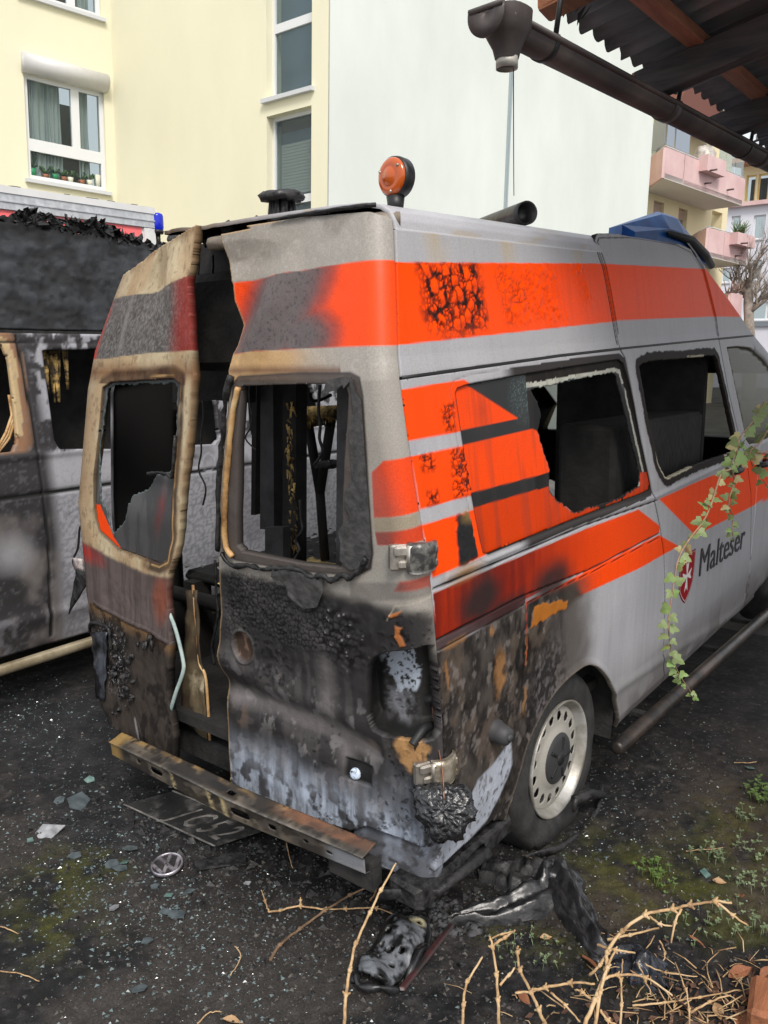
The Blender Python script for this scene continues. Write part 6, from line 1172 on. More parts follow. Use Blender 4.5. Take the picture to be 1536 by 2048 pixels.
mb = MB(); fT.box(mb, -4.2, -.10, zt - .62, zt - .165, 0, .004); mb.build('pink_stripe', mat('faded_pink_film', sr(255, 118, 120), .5), None); mb = MB(); fT.box(mb, -.085, .02, .7, zt - .165, -.1, .018); fT.box(mb, -.05, -.03, .7, zt - .165, .018, .024); mb.build('corner_post', WH2, None)
r = random.Random(6); mb = MB()
for i in range(40): s = -r.random() ** .7 * 3; fT.box(mb, s, s + r.uniform(.02, .12), zt + .001, zt + r.uniform(.004, .012), -.02, .0)
o = mb.build('roof_grime', SOOT, None); o['kind'] = 'stuff'
c = on_plane(316, 468, B_ + nb * .0, nb) * np.array([1, 1, 1]); c = Vector(c)
mb = MB(); mb.tube([c + Vector((0, 0, -.1)), c + Vector((0, 0, .0))], [.018, .02], 10); mb.rev([(0, -.0), (.045, .0), (.05, .02), (.045, .03), (0, .03)], 18, frame(c, (0, 0, 1))); bk_ = mb.build('beacon_base', BK, None)
mb = MB(); mb.rev([(.044, .03), (.050, .05), (.050, .14), (.046, .155), (.03, .165), (0, .167)], 24, frame(c, (0, 0, 1))); mb.build('blue_beacon', nmat('blue_beacon_lens', (.003, .008, .35), (.01, .03, .62), 8, .1), bk_); mb = MB(); mb.prism([c + Vector((-.05, 0, -.1)), c + Vector((.02, 0, -.1)), c + Vector((.02, 0, -.06)), c + Vector((-.05, 0, -.06))], (0, .03, 0)); mb.build('beacon_bracket', ALU, bk_)
UP = UPs
for s in (-3.5, -.8):
    for c0 in [c for c in bpy.data.objects if c.name == 'wheel.001']:
        w = c0.copy(); COL.objects.link(w); w.location = tuple(fT.at(s, 0, -.15) * np.array([1, 1, 0]) + np.array([0, 0, .33]))
        for ch in list(c0.children): d = ch.copy(); COL.objects.link(d); d.parent = w
mb = MB(); fT.box(mb, -4.1, -.1, .35, .7, -2.0, -.2); mb.build('chassis', SOOT, None)
u_.done()
# ================================================================ shed roof and gutter on the right
shed = thing('shed_roof', 'open shed roof of corrugated sheets on rafters with a dark gutter', 'shed', (4.2, 3.5, 0)); u_ = Under(shed)
CORR = nmat('weathered_corrugated_sheet', sr(92, 93, 96), sr(128, 129, 132), 3, .85, bump=.3, bscale=50, stretch=(.4, 3, 3)); BEAM = nmat('dark_beam', sr(52, 51, 56), sr(84, 80, 78), 4, .85, bump=.3, bscale=30, stretch=(1, 8, 8)); PUR = nmat('red_brown_timber', sr(140, 90, 70), sr(172, 118, 92), 4, .75, bump=.25, bscale=40, stretch=(8, 1, 8))
EX, EZ, SL = .965, 2.865, .20; RZ = lambda x: EZ + SL * (x - EX)
def sheet(y0, y1, x0, x1, lift, seed):
    ny = int((y1 - y0) / .0085); nx = 24; Y, X = np.meshgrid(np.linspace(y0, y1, ny), np.linspace(0, 1, nx)); Y = Y.ravel(); t = X.ravel(); xe = x0 + .012 * (fbm(Y * 30, Y * 0, seed) - .5) * 2 + .03 * (fbm(Y * 5, Y * 0 + 3, seed) - .5); X = xe + (x1 - xe) * t
    Z = RZ(X) + .021 * np.sin(2 * math.pi * Y / .102) + lift; I = np.arange(nx * ny).reshape(nx, ny); F = np.stack([I[:-1, :-1], I[:-1, 1:], I[1:, 1:], I[1:, :-1]], -1).reshape(-1, 4); k = nx * ny
    P = np.stack([X, Y, Z], -1); e = [*I[0]]; R2 = [(e[i], e[i + 1], e[i + 1] + k, e[i] + k) for i in range(len(e) - 1)]; R3 = [(I[j][0], I[j + 1][0], I[j + 1][0] + k, I[j][0] + k) for j in range(nx - 1)]
    return raw('corrugated_sheet', np.vstack([P, P + np.array([0, 0, .007])]), np.vstack([F, F[:, ::-1] + k, R2, R3]), CORR, None)
sheet(.60, 1.72, EX - .02, 2.35, .0, 1); sheet(1.66, 2.78, EX + .02, 2.35, .008, 2); sheet(2.72, 3.84, EX, 2.35, 0, 3); sheet(3.78, 4.9, EX, 2.35, .008, 4)
for k, y in enumerate((.6, 1.66, 2.72, 3.78)): sheet(y, y + 1.12, 2.2, 4.4, -.02 + .008 * (k % 2), 7 + k)
RY = [float(onz(1322, 152, RZ(1.0) - .09)[1]), float(onz(1478, 240, RZ(1.0) - .09)[1])]
for y in (*RY, RY[1] + 1.05, RY[1] + 2.1):
    mb = MB(); x0 = .985; L_ = 3.4; mb.obox((x0, y - .035, RZ(x0) - .165), (L_, 0, SL * L_), (0, .07, 0), (-.02, 0, .10), .004); mb.build('rafter', BEAM, None)
    mb = MB(); mb.obox((x0 - .006, y - .033, RZ(x0) - .163), (.012, 0, .002), (0, .066, 0), (-.02, 0, .096), .002); mb.build('rafter_end', PUR, None) if y > .6 else None
xa = onz(1390, 40, RZ(1.45) - .045)[0]
for x in (float(xa), float(onz(1520, 130, RZ(1.5) - .045)[0]) + .25, 2.9, 3.9): mb = MB(); mb.box((x - .03, .40, RZ(x) - .064), (x + .03, 5.2, RZ(x) - .026), .003); mb.build('purlin', PUR, None)
mb = MB(); mb.obox(tuple(Vector(onz(1073, 22, 2.80))), (.30, .02, .06), (-.01, .10, 0), (-.005, 0, .07), .006); mb.build('broken_board', WOOD, None, .004, 2)
mb = MB(); r = random.Random(3)
for k in range(9): p = Vector(onz(1090 + 9 * k, 14 + 2.5 * k, 2.815)); mb.add([p, p + Vector((.03, .01, .03)), p + Vector((.0, .05, .035)), p + Vector((-.01, .02, -.02 * r.random()))], [(0, 1, 2), (0, 2, 3), (0, 3, 1)])
o = mb.build('torn_roofing_felt', CHAR, None, .006, 2); o['kind'] = 'stuff'
for x, y in ((2.75, .7), (2.75, 4.6), (4.2, .7), (4.2, 4.6)): mb = MB(); mb.box((x - .05, y - .05, 0), (x + .05, y + .05, RZ(x) - .16), .006); mb.build('post', PUR, None)
# gutter
GUT = nmat('dark_gutter_zinc', sr(58, 54, 55), sr(88, 80, 77), 3, .5, metal=.15, bump=.15, bscale=30, c3=sr(70, 63, 62)); GA = Vector((1.003, .275, 2.692)); GB = Vector((1.25, 5.0, 2.692)); gd = (GB - GA).normalized(); gx = gd.cross(Vector((0, 0, 1))).normalized()
def half(mb, p0, p1, R, t=.004, a0=-.25, a1=math.pi + .25, n=20):
    V = []; F = []
    for p in (p0, p1):
        for rr in (R, R - t):
            for k in range(n + 1): a = a0 + (a1 - a0) * k / n; V.append(p + gx * math.cos(a) * rr - Vector((0, 0, 1)) * math.sin(a) * rr)
    m = n + 1
    for k in range(n): F += [(k, k + 1, 2 * m + k + 1, 2 * m + k), (m + k, 3 * m + k, 3 * m + k + 1, m + k + 1), (k, m + k, m + k + 1, k + 1), (2 * m + k, 2 * m + k + 1, 3 * m + k + 1, 3 * m + k)]
    F += [(0, 2 * m, 3 * m, m), (n, m + n, 3 * m + n, 2 * m + n)]
    mb.add(V, F, True)
R = .046; mb = MB(); half(mb, GA, GB, R); mb.tube([GA + gx * R, GB + gx * R], .009, 8); gut = mb.build('gutter', GUT, None)
for d in (1.02, 2.0, 3.0): mb = MB(); half(mb, GA + gd * d, GA + gd * (d + .05), R + .004, .004); mb.build('joint_sleeve', GUT, gut)
for px, py in ((1070, 20), (1314, 165), (1463, 250)):
    p = onz(px, py, 2.78); p = GA + gd * float((Vector(p) - GA).dot(gd)); mb = MB(); half(mb, p, p + gd * .02, R + .003, .003); mb.tube([p + gx * (R - .01) + gd * .01, p + gx * (R + .01) + gd * .01 + Vector((0, 0, .14))], .008, 5); mb.build('gutter_bracket', BLACK, gut)
# outlet funnel at the near end
mb = MB(); c = GA + gd * .04; n = 20; V = []
for z, rx, ry, oy in ((.03, .062, .062, .0), (-.012, .060, .060, 0), (-.03, .050, .050, .0), (-.062, .034, .035, .004), (-.085, .028, .029, .004)):
    for k in range(n): a = 2 * math.pi * k / n; q = lambda v: math.copysign(abs(v) ** .7, v); V.append(c + gx * rx * q(math.cos(a)) + gd * (ry * q(math.sin(a)) + oy) + Vector((0, 0, z)))
mb.add(V, [(i * n + k, i * n + (k + 1) % n, (i + 1) * n + (k + 1) % n, (i + 1) * n + k) for i in range(4) for k in range(n)], True); out = mb.build('gutter_outlet', GUT, gut)
mb = MB(); mb.rev([(.027, -.108), (.029, -.108), (.0295, -.075), (.028, -.075)], 20, frame(c + gd * .005, (0, 0, 1)), close=True); mb.build('outlet_spout', nmat('bare_zinc', sr(120, 118, 112), sr(190, 186, 178), 9, .45, metal=.4), out)
mb = MB(); half(mb, GA - gd * .055, GA - gd * .049, .056, .054); mb.tube([GA - gd * .052 - gx * .052 + Vector((0, 0, .014)), GA - gd * .052 + gx * .052 + Vector((0, 0, .014))], .008, 8); mb.build('gutter_end_cap', GUT, gut)
u_.done()
mb = MB(); p0 = Vector(at(1027, 135, (np.array(c) - CC) @ CM[2])); p1 = Vector((.655, .97, 2.40)); mb.tube([p0 + (p1 - p0) * t + Vector((0, 0, -.02 * math.sin(math.pi * t))) for t in np.linspace(0, 1, 9)], .0016, 5); tag(mb.build('thin_wire', BLACK), 'thin dark wire running from the gutter spout down to the van roof', 'wire')

# ================================================================ ivy hanging in front of the ambulance
IVS = nmat('ivy_stem', sr(140, 110, 85), sr(175, 150, 120), 20, .8); LEAFM = [nmat('ivy_leaf', sr(86, 108, 62), sr(150, 162, 112), 40, .55, c3=sr(116, 134, 84)), nmat('yellowed_ivy_leaf', sr(150, 146, 96), sr(196, 188, 140), 40, .6), nmat('fresh_ivy_leaf', sr(96, 128, 66), sr(140, 164, 100), 40, .5)]
def leaf_mesh(m, name):
    o = [(0, 0), (.42, .02), (.50, .38), (.26, .46), (.20, .75), (0, 1.0), (-.2, .74), (-.28, .45), (-.5, .36), (-.4, 0)]; V = [(0, .42, .06)] + [(x, y, .10 * abs(x) * -1 + .05 * math.sin(y * 3)) for x, y in o]; me = bpy.data.meshes.new(name); me.from_pydata(V, [], [(0, i + 1, (i + 1) % len(o) + 1) for i in range(len(o))]); me.materials.append(m); return me
LM = [leaf_mesh(m, 'leaf') for m in LEAFM]
def strand(name, lab, px, x_, seed, dens, size):
    r = random.Random(seed); t = thing(name, lab, 'ivy', tuple(map(float, onx(*px[0], x_)))); o_ = Vector(t.location); pth = catmull([Vector(onx(x, y, x_ + .0)) - o_ for x, y in px], 6); mb = MB(); n = len(pth); mb.tube(pth, [.0042 - .0026 * i / n for i in range(n)], 6); mb.build('stem', IVS, t)
    view = Vector(CC).normalized()
    for i in range(dens):
        f = (i + .5 * r.random()) / dens * (n - 1); k = min(int(f), n - 2); p = Vector(pth[k]).lerp(Vector(pth[k + 1]), f - k); m = LM[0 if r.random() < .62 else (1 if r.random() < .55 else 2)] if f < n * .72 else LM[2 if r.random() < .6 else 0]
        l = bpy.data.objects.new('leaf', m); link(l, t); s = size * r.uniform(.6, 1.15) * (1 if f < n * .9 else .55); side = r.choice((-1, 1)); dirv = Vector((side * r.uniform(.3, 1) * .75, side * r.uniform(.2, .6), r.uniform(-.9, .25))); nrm = (Vector(CC) - (p + o_)).normalized() + Vector((r.uniform(-.9, .9), r.uniform(-.9, .9), r.uniform(-.2, .9))); M = frame(p + dirv * .008, nrm, dirv.cross(nrm)); l.matrix_local = M @ Matrix.Diagonal((s, s, s, 1))
    return t
strand('ivy_strand', 'long green ivy strand hanging in front of the sliding door crest', [(1560, 910), (1500, 905), (1483, 925), (1462, 938), (1443, 948), (1430, 985), (1420, 1015), (1405, 1045), (1385, 1070), (1366, 1098), (1355, 1125), (1348, 1165), (1341, 1210), (1337, 1250), (1340, 1285), (1348, 1325), (1362, 1355), (1378, 1378), (1386, 1396)], 1.27, 3, 58, .040)
strand('ivy_strand', 'bushy ivy tip hanging from upper right across the cab window', [(1570, 800), (1530, 806), (1515, 830), (1500, 850), (1480, 875), (1475, 900), (1468, 915), (1462, 932)], 1.27, 5, 26, .050)
strand('ivy_strand', 'thin ivy shoot trailing over the white door beside the dark lettering', [(1462, 938), (1470, 965), (1462, 985), (1458, 1010), (1466, 1035), (1464, 1060), (1468, 1082)], 1.26, 7, 20, .034)
strand('ivy_strand', 'ivy twig with few leaves over the front door handle', [(1580, 830), (1545, 850), (1520, 885), (1500, 905), (1507, 935), (1520, 950), (1535, 975)], 1.28, 9, 14, .046)
# ================================================================ litter on the ground
def gz_(x, y): return float(ground_h(np.array([x]), np.array([y]))[0])
def gpt(px, py, dz=0): p = onz(px, py, 0); return Vector((p[0], p[1], gz_(p[0], p[1]) + dz))
R6 = np.random.RandomState(11)
# glass crumbs and grit nobody could count
def crumbs(name, n, spots, smin, smax, m, seed, flat=.6):
    R = np.random.RandomState(seed); V = []; F = []; w = np.array([s[4] for s in spots], float); w /= w.sum(); ix = R.choice(len(spots), n, p=w); X = np.empty(n); Y = np.empty(n)
    for i, k in enumerate(ix): cx, cy, sx, sy, _ = spots[k]; X[i] = cx + R.randn() * sx; Y[i] = cy + R.randn() * sy
    H = ground_h(X, Y); S = smin + (smax - smin) * R.rand(n) ** 3; A = R.rand(n) * 6.3; P = []
    T = np.array([(1, 0, 0), (-.4, .8, .1), (-.6, -.7, 0), (.1, .1, 1)])
    c, s = np.cos(A), np.sin(A); q = T[None] * (.6 + .8 * R.rand(n, 4, 3)); tx = (R.rand(n) - .5) * .9
    x = q[..., 0] * c[:, None] - q[..., 1] * s[:, None]; y = q[..., 0] * s[:, None] + q[..., 1] * c[:, None]; z = q[..., 2] * flat + x * tx[:, None] * .5
    V = np.stack([X[:, None] + x * S[:, None], Y[:, None] + y * S[:, None], H[:, None] + z * S[:, None] + .0005], -1).reshape(-1, 3); b = np.arange(n)[:, None, None] * 4; F = (b + np.array([(0, 1, 2), (0, 3, 1), (1, 3, 2), (2, 3, 0)])[None]).reshape(-1, 3)
    o = raw(name, V, F, m, None, False); o['kind'] = 'stuff'; return o
GS = lambda px, py, sx, sy, w: (*onz(px, py, 0)[:2], sx, sy, w)
GLASSB = mat('glass_crumb', sr(150, 168, 168), .15, 0, .8); GLASSG = mat('dark_glass_crumb', sr(96, 112, 114), .15, 0, .8); GRIT = nmat('grit', sr(40, 38, 38), sr(100, 95, 90), 30, .9); WHITEB = mat('white_fleck', sr(225, 225, 222), .6)
crumbs('glass_crumbs', 850, [GS(60, 1430, .5, .3, 2), GS(330, 1850, .45, .25, 2.2), GS(180, 1740, .4, .25, 1.6), GS(1250, 1650, .25, .45, 1.6), GS(1330, 1560, .3, .5, 1), GS(560, 1950, .5, .2, 1)], .0015, .006, GLASSB, 1)
crumbs('dark_glass_crumbs', 3600, [GS(60, 1430, .5, .3, 2), GS(330, 1850, .4, .22, 3), GS(230, 1680, .35, .3, 2), GS(520, 1900, .5, .25, 1), GS(1250, 1620, .3, .4, .6)], .002, .010, GLASSG, 2)
crumbs('soil_grit', 9000, [GS(400, 1950, .8, .35, 2), GS(1000, 1930, .6, .3, 2), GS(1350, 1750, .5, .5, 2), GS(150, 1650, .7, .5, 1), GS(1400, 1500, .4, .6, 1)], .002, .011, GRIT, 3, .8)
crumbs('white_flecks', 280, [GS(1250, 1700, .35, .4, 2), GS(300, 1850, .7, .4, 1), GS(1400, 1500, .3, .5, 1), GS(1400, 1850, .5, .2, 1)], .001, .0042, WHITEB, 4)
crumbs('char_crumbs', 3600, [GS(850, 1800, .5, .25, 2), GS(500, 1780, .5, .2, 2), GS(300, 1620, .4, .25, 1)], .003, .014, CHAR, 5, .7)
crumbs('charred_rubble', 420, [GS(560, 1740, .35, .10, 2), GS(860, 1790, .3, .10, 2), GS(330, 1640, .25, .12, 1), GS(1000, 1740, .2, .1, 1)], .008, .034, CHAR, 6, .6)
# slate-like shards of lacquer and glass large enough to tell apart
SH_ = [nmat('grey_shard', sr(62, 70, 74), sr(96, 106, 110), 20, .35), nmat('green_glass_shard', sr(70, 96, 92), sr(120, 146, 140), 20, .15), nmat('pale_shard', sr(110, 112, 116), sr(170, 172, 176), 20, .4)]
shl = [((158, 1605), .055, 0, 'long grey shard standing clear on the left beside the bumper end', 1.9), ((95, 1665), .07, 2, 'pale ragged flake lying left of the yellow moss patch', 1.0), ((262, 1698), .035, 0, 'grey chip behind the round emblem', 1), ((150, 1715), .03, 0, 'small slate coloured shard at the moss edge', 1), ((240, 1738), .034, 0, 'upper of two grey chips between moss patch and emblem', 1), ((222, 1730), .03, 0, 'grey chip nearest the yellow moss patch', 1), ((250, 1724), .024, 1, 'greenish chip just above the two grey chips by the moss', 1), ((330, 1825), .030, 0, 'grey shard in front of the emblem, left of a pair', 1), ((352, 1832), .034, 0, 'longer grey shard in front of the emblem, right of a pair', 1.3), ((378, 1785), .026, 0, 'lone grey shard below and right of the emblem', 1), ((338, 1790), .022, 1, 'greenish shard directly below the emblem', 1), ((310, 1772), .022, 0, 'grey shard touching ground left below the emblem', 1), ((495, 1766), .016, 2, 'tiny bright square chip right of the round emblem', 1), ((228, 1818), .022, 2, 'pale chip alone below the yellow moss', 1), ((295, 1885), .022, 0, 'grey shard alone in the lower left soil', 1), ((280, 1980), .03, 0, 'lowest grey shard near the bottom edge at left', 1), ((1500, 1535), .030, 1, 'pale green glass triangle on the dark ground at the far right', 1), ((1410, 1750), .024, 1, 'small blue green splinter among the weeds', 1.6), ((180, 1560), .03, 1, 'green glass shard near the left end of the beam', 1), ((60, 1680), .02, 1, 'green glass shard at the far left edge', 1), ((118, 1600), .026, 0, 'grey shard left of the long grey shard', 1.4), ((345, 1575), .02, 2, 'pale splinter beside the left beam end under the door', 1)]
r = random.Random(13)
for (px, py), s, mi, lab, asp in shl:
    p = gpt(px, py, .006); n = r.randint(4, 6); mb = MB(); a0 = r.uniform(0, 6.3); M = frame(p, (r.uniform(-.25, .25), r.uniform(-.25, .25), 1), (.75, .6, 0))
    mb.prism([M @ Vector((s * r.uniform(.7, 1.1) * math.cos(a0 + k * 6.28 / n), s * asp * .8 * r.uniform(.6, 1.1) * math.sin(a0 + k * 6.28 / n), 0)) for k in range(n)], (0, 0, .004)); o = mb.build('shard', SH_[mi]); tag(o, lab or 'small dark glass shard among the crumbs on the sooty ground', 'shard', 'shards scattered behind the bumper')
# round emblem lying on the ground
EMB = nmat('dirty_chrome', sr(120, 116, 124), sr(212, 208, 216), 25, .3, metal=.7, bump=.1); ce = gpt(335, 1738, .012); em = thing('emblem', 'round chrome emblem with letters lying on the sooty ground', 'emblem', tuple(ce)); M = frame((0, 0, 0), (.06, -.14, 1), onz(372, 1728, 0) - onz(300, 1746, 0)); ER = .058
mb = MB(); mb.rev([(ER, 0), (ER, .010), (ER * .94, .014), (ER * .88, .010), (ER * .88, 0)], 48, M, close=True); mb.build('ring', EMB, em); mb = MB()
def bar(a, b, w=.006):
    a = Vector((*a, 0)); b = Vector((*b, 0)); e = (b - a); nn = Vector((-e.y, e.x, 0)).normalized() * w; mb.prism([M @ (p + Vector((0, 0, .002))) for p in (a - nn, b - nn, b + nn, a + nn)], (M.to_3x3() @ Vector((0, 0, .009))))
k = ER * .93
for s in (-1, 1): bar((s * k * .42, k * .88), (s * .002, k * .12)); bar((s * k * .90, k * .36), (s * k * .40, -k * .86)); bar((s * k * .40, -k * .86), (0, -k * .05))
mb.build('letters', EMB, em); mb = MB(); mb.rev([(0, .001), (ER * .9, .001)], 40, M); mb.build('back_plate', SOOT, em)
# black strip beside it
q = [gpt(385, 1732, .012), gpt(470, 1716, .02), gpt(492, 1722, .02), gpt(492, 1732, .012), gpt(395, 1745, .01)]; mb = MB(); mb.prism(q, (0, 0, .014)); tag(mb.build('plastic_strip', CHAR, None, .002, 1), 'flat charred plastic strip lying right of the round emblem', 'strip')
# number plate half under the beam
pA, pB, pC, pD = gpt(247, 1612, .006), gpt(428, 1698, .008), gpt(512, 1662, .012), gpt(350, 1585, .010); lp = thing('number_plate', 'burnt number plate lying face up under the bumper beam', 'plate', tuple(pA)); ex = (pB - pA); ey = (pD - pA)
PLM = nmat('burnt_plate', (.03, .03, .03), sr(120, 118, 116), 9, .5, bump=.3, bscale=40, lo=.5, hi=.7); mb = MB(); mb.prism([Vector((0, 0, 0)), ex, ex + ey, ey], (0, 0, .003)); pl_ = mb.build('plate', PLM, lp); RIMP = nmat('bare_plate_metal', sr(112, 109, 106), sr(206, 202, 198), 16, .4, metal=.5)
mb = MB(); ezz = Vector((0, 0, .0035))
def strip(a, b, w): nn = ey.normalized() * w; mb.prism([a + ezz, b + ezz, b + nn + ezz, a + nn + ezz], (0, 0, .003))
strip(Vector((0, 0, 0)), ex, .006); strip(ey * .94, ex + ey * .94, .006); mb.build('plate_rim', RIMP, lp)
fc = bpy.data.curves.new('plate_text', 'FONT'); fc.body = 'J C 5 2'; fc.size = 1; fc.extrude = .02; fc.resolution_u = 2; fo = bpy.data.objects.new('plate_text', fc); COL.objects.link(fo); bpy.context.view_layer.update(); me = bpy.data.meshes.new_from_object(fo.evaluated_get(bpy.context.evaluated_depsgraph_get())); bpy.data.objects.remove(fo)
co = np.zeros(len(me.vertices) * 3); me.vertices.foreach_get('co', co); co = co.reshape(-1, 3); u = (co[:, 0] - co[:, 0].min()) / np.ptp(co[:, 0]); w = co[:, 1] / co[:, 1].max(); P = np.array(ex)[None] * (.40 + .52 * u)[:, None] + np.array(ey)[None] * (.18 + .62 * w)[:, None]; P[:, 2] += .004 + co[:, 2] * .05
me.vertices.foreach_set('co', P.ravel().astype(np.float32)); me.update(); me.materials.clear(); me.materials.append(RIMP); link(bpy.data.objects.new('plate_text', me), lp)
# melted bumper skin: a drooping ribbon of black plastic
def ribbon(name, px, wd, ht, seed, m, lab, cat, wav=.02, ns=16):
    t = thing(name, lab, cat, tuple(gpt(*px[0]))); o_ = Vector(t.location); pth = catmull([np.array(gpt(x, y, dz)) for x, y, dz in px] if len(px[0]) == 3 else [np.array(gpt(x, y)) for x, y in px], 10); n = len(pth); V = []; F = []
    for i, p in enumerate(pth):
        tg = pth[min(i + 1, n - 1)] - pth[max(i - 1, 0)]; tg = tg / np.linalg.norm(tg); sd_ = np.cross(tg, (0, 0, 1)); sd_ /= np.linalg.norm(sd_); f = i / (n - 1); w = np.interp(f, *wd); h = np.interp(f, *ht)
        for k in range(ns):
            u = k / (ns - 1) * 2 - 1; q = p + sd_ * u * w * .5 + np.array([0, 0, 1]) * h * (1 - abs(u) ** 1.6); V.append(q - np.array(o_))
        if i: b = i * ns; F += [(b + k - ns, b + k - ns + 1, b + k + 1, b + k) for k in range(ns - 1)]
    V = np.array(V); fl = np.arange(len(V)) // ns / 10.; cr = np.arange(len(V)) % ns / ns; V[:, 2] += wav * (np.abs(fbm(fl * 1.2, cr * 7, seed) - .5) * 2 - .3) + wav * .6 * np.sin(cr * 16 + 3 * fbm(fl, cr * 2, seed + 2)) * .6; V[:, :2] += (wav * .8 * (fbm(fl * 2, cr * 3, seed + 5) - .5))[:, None]
    raw('melted_skin', V, F, m, t); return t
def gp3(px, py, dz): return (px, py, dz)
_g = gpt
def gpt(px, py, dz=0): p = onz(px, py, 0); return Vector((p[0], p[1], gz_(p[0], p[1]) + dz))
GLM = nmat('folded_melt', (.006, .006, .007), (.024, .024, .027), 14, .30, bump=.35, bscale=30, dist=.01, rough2=.38, spec=.8)
def ribbon_at(*a, **k):
    return ribbon(*a, **k)
tx = ribbon('melted_bumper', [(900, 1842), (960, 1832), (1030, 1818), (1085, 1798), (1105, 1770), (1130, 1800), (1165, 1850), (1200, 1900), (1225, 1925)], ([0, .12, .35, .55, .7, .9, 1], [.05, .10, .16, .20, .14, .10, .05]), ([0, .2, .45, .6, .8, 1], [.02, .045, .09, .10, .06, .02]), 330, GLM, 'folded black melted bumper skin lying below the rear wheel', 'melted bumper', .035, 22)
tx2 = ribbon('melted_bumper', [(960, 1745), (1010, 1752), (1060, 1765), (1100, 1768)], ([0, .5, 1], [.10, .22, .15]), ([0, .5, 1], [.03, .07, .09]), 340, CHAR, 'crumpled charred plastic heap between rear wheel and folded bumper skin', 'melted bumper', .04, 18)
mb = MB(); r = random.Random(44)
for i in range(90): p = gpt(r.uniform(860, 960), r.uniform(1805, 1870), .004); s = r.uniform(.006, .022); mb.rev([(0, s * .6), (s, 0), (s * .6, -s * .3)], 6, frame(p, (r.uniform(-.4, .4), r.uniform(-.4, .4), 1)))
o = mb.build('ash_heap', nmat('grey_ash', (.02, .02, .02), sr(92, 92, 96), 30, .9), None, .003, 1); o['kind'] = 'stuff'
# tail lamp carrier with round holes, lying at the front
lc = thing('lamp_carrier', 'charred tail lamp carrier with round bulb holes lying in the foreground', 'lamp carrier', tuple(gpt(780, 1930))); o_ = np.array(lc.location)
L0_, L1_ = np.array(gpt(742, 1985)), np.array(gpt(830, 1850)); ax = (L1_ - L0_); ln = np.linalg.norm(ax); ax /= ln; sx_ = np.cross(ax, (0, 0, 1)); sx_ /= np.linalg.norm(sx_)
def s_lc(a, v):
    z = .06 + .035 * np.cos(v / .085 * math.pi * .5) * 0 + -.30 * v * v / .07 * .6 + .02 * np.sin(a * 30 + v * 20) + .022 * (fbm(a * 25, v * 25, 350) - .5) - .03 * np.clip(np.hypot(a / (ln * .55), v / .075) - .75, 0, 1) * 4 * .3
    return (L0_ + L1_)[None] / 2 - o_ + ax[None] * a[:, None] + sx_[None] * v[:, None] + np.array([0, 0, 1])[None] * z[:, None]
cir = lambda a, v, q: np.array([(a + q * math.cos(t), v + q * math.sin(t)) for t in np.linspace(0, 6.283, 13)[:-1]]); el_ = np.array([(ln * .55 * math.copysign(abs(math.cos(t)) ** .8, math.cos(t)), .072 * math.copysign(abs(math.sin(t)) ** .8, math.sin(t))) for t in np.linspace(0, 6.283, 33)[:-1]])
def p_lc(a, v):
    L = Lay(len(a), (.02, .02, .022), .35); g = fbm(a * 30, v * 30, 351); L.mix(sst(.40, .58, g) * .85, sr(116, 120, 126), .3); L.mix(sst(.45, .35, g), (.006, .006, .006)); c = (ln * .36, -.02); L.mix(el(a, v, ln * .42, .02, .03, .03, .4), sr(190, 182, 150)); return L
hs = [cir(ln * .42, .022, .014), cir(-.02, .035, .011), cir(.035, -.035, .012), cir(-.05, -.03, .011), cir(.0, -.045, .010), cir(-.07, .025, .011), cir(.06, .03, .010), cir(-.02, -.005, .016)]
panel('carrier_shell', s_lc, (-.16, .16, -.08, .08), .0045, p_lc, SOOTP, lc, el_, hs, .014, flip=True)
mb = MB(); pth = [s_lc(np.array([p[0] * 1.04]), np.array([p[1] * 1.06]))[0] - np.array([0, 0, .018]) for p in list(el_) + [el_[0]]]; mb.tube(pth, [.010 + .004 * math.sin(i * 1.7) for i in range(len(pth))], 7); pth = [s_lc(np.array([p[0] * 1.10]), np.array([p[1] * 1.16]))[0] - np.array([0, 0, .04]) for p in list(el_[20:]) + list(el_[:3])]; mb.tube(pth, .012, 7); mb.build('melted_rim', GLM, lc, .002, 1)
mb = MB(); a = gpt(800, 1985, .012) - Vector(o_); b = gpt(900, 1868, .02) - Vector(o_); mb.obox(a, b - a, Vector((.012, .009, 0)), Vector((-.008, .004, .008)), .002); mb.build('red_edge_strip', nmat('sooty_red_plastic', (.02, .016, .016), sr(84, 40, 42), 9, .4, lo=.45, hi=.75), lc)
# black bag remnants by the twigs
ribbon('plastic_bag', [(1215, 1925), (1260, 1930), (1300, 1950), (1330, 1985)], ([0, .5, 1], [.08, .18, .08]), ([0, .5, 1], [.04, .06, .02]), 360, nmat('black_foil', (.01, .012, .016), sr(70, 76, 90), 16, .25, bump=.6, bscale=25, lo=.5, hi=.75), 'crumpled dark plastic foil under the dry twigs', 'foil', .04, 16)
mb = MB(); mb.rev([(0, .012), (.007, .009), (.008, 0), (0, -.002)], 8, frame(gpt(1127, 1775, .075), (.3, 0, 1))); tag(mb.build('plastic_scrap', mat('pink_scrap', sr(226, 130, 130), .5), None, .001), 'tiny pink plastic scrap at the tip of the folded bumper skin', 'scrap')

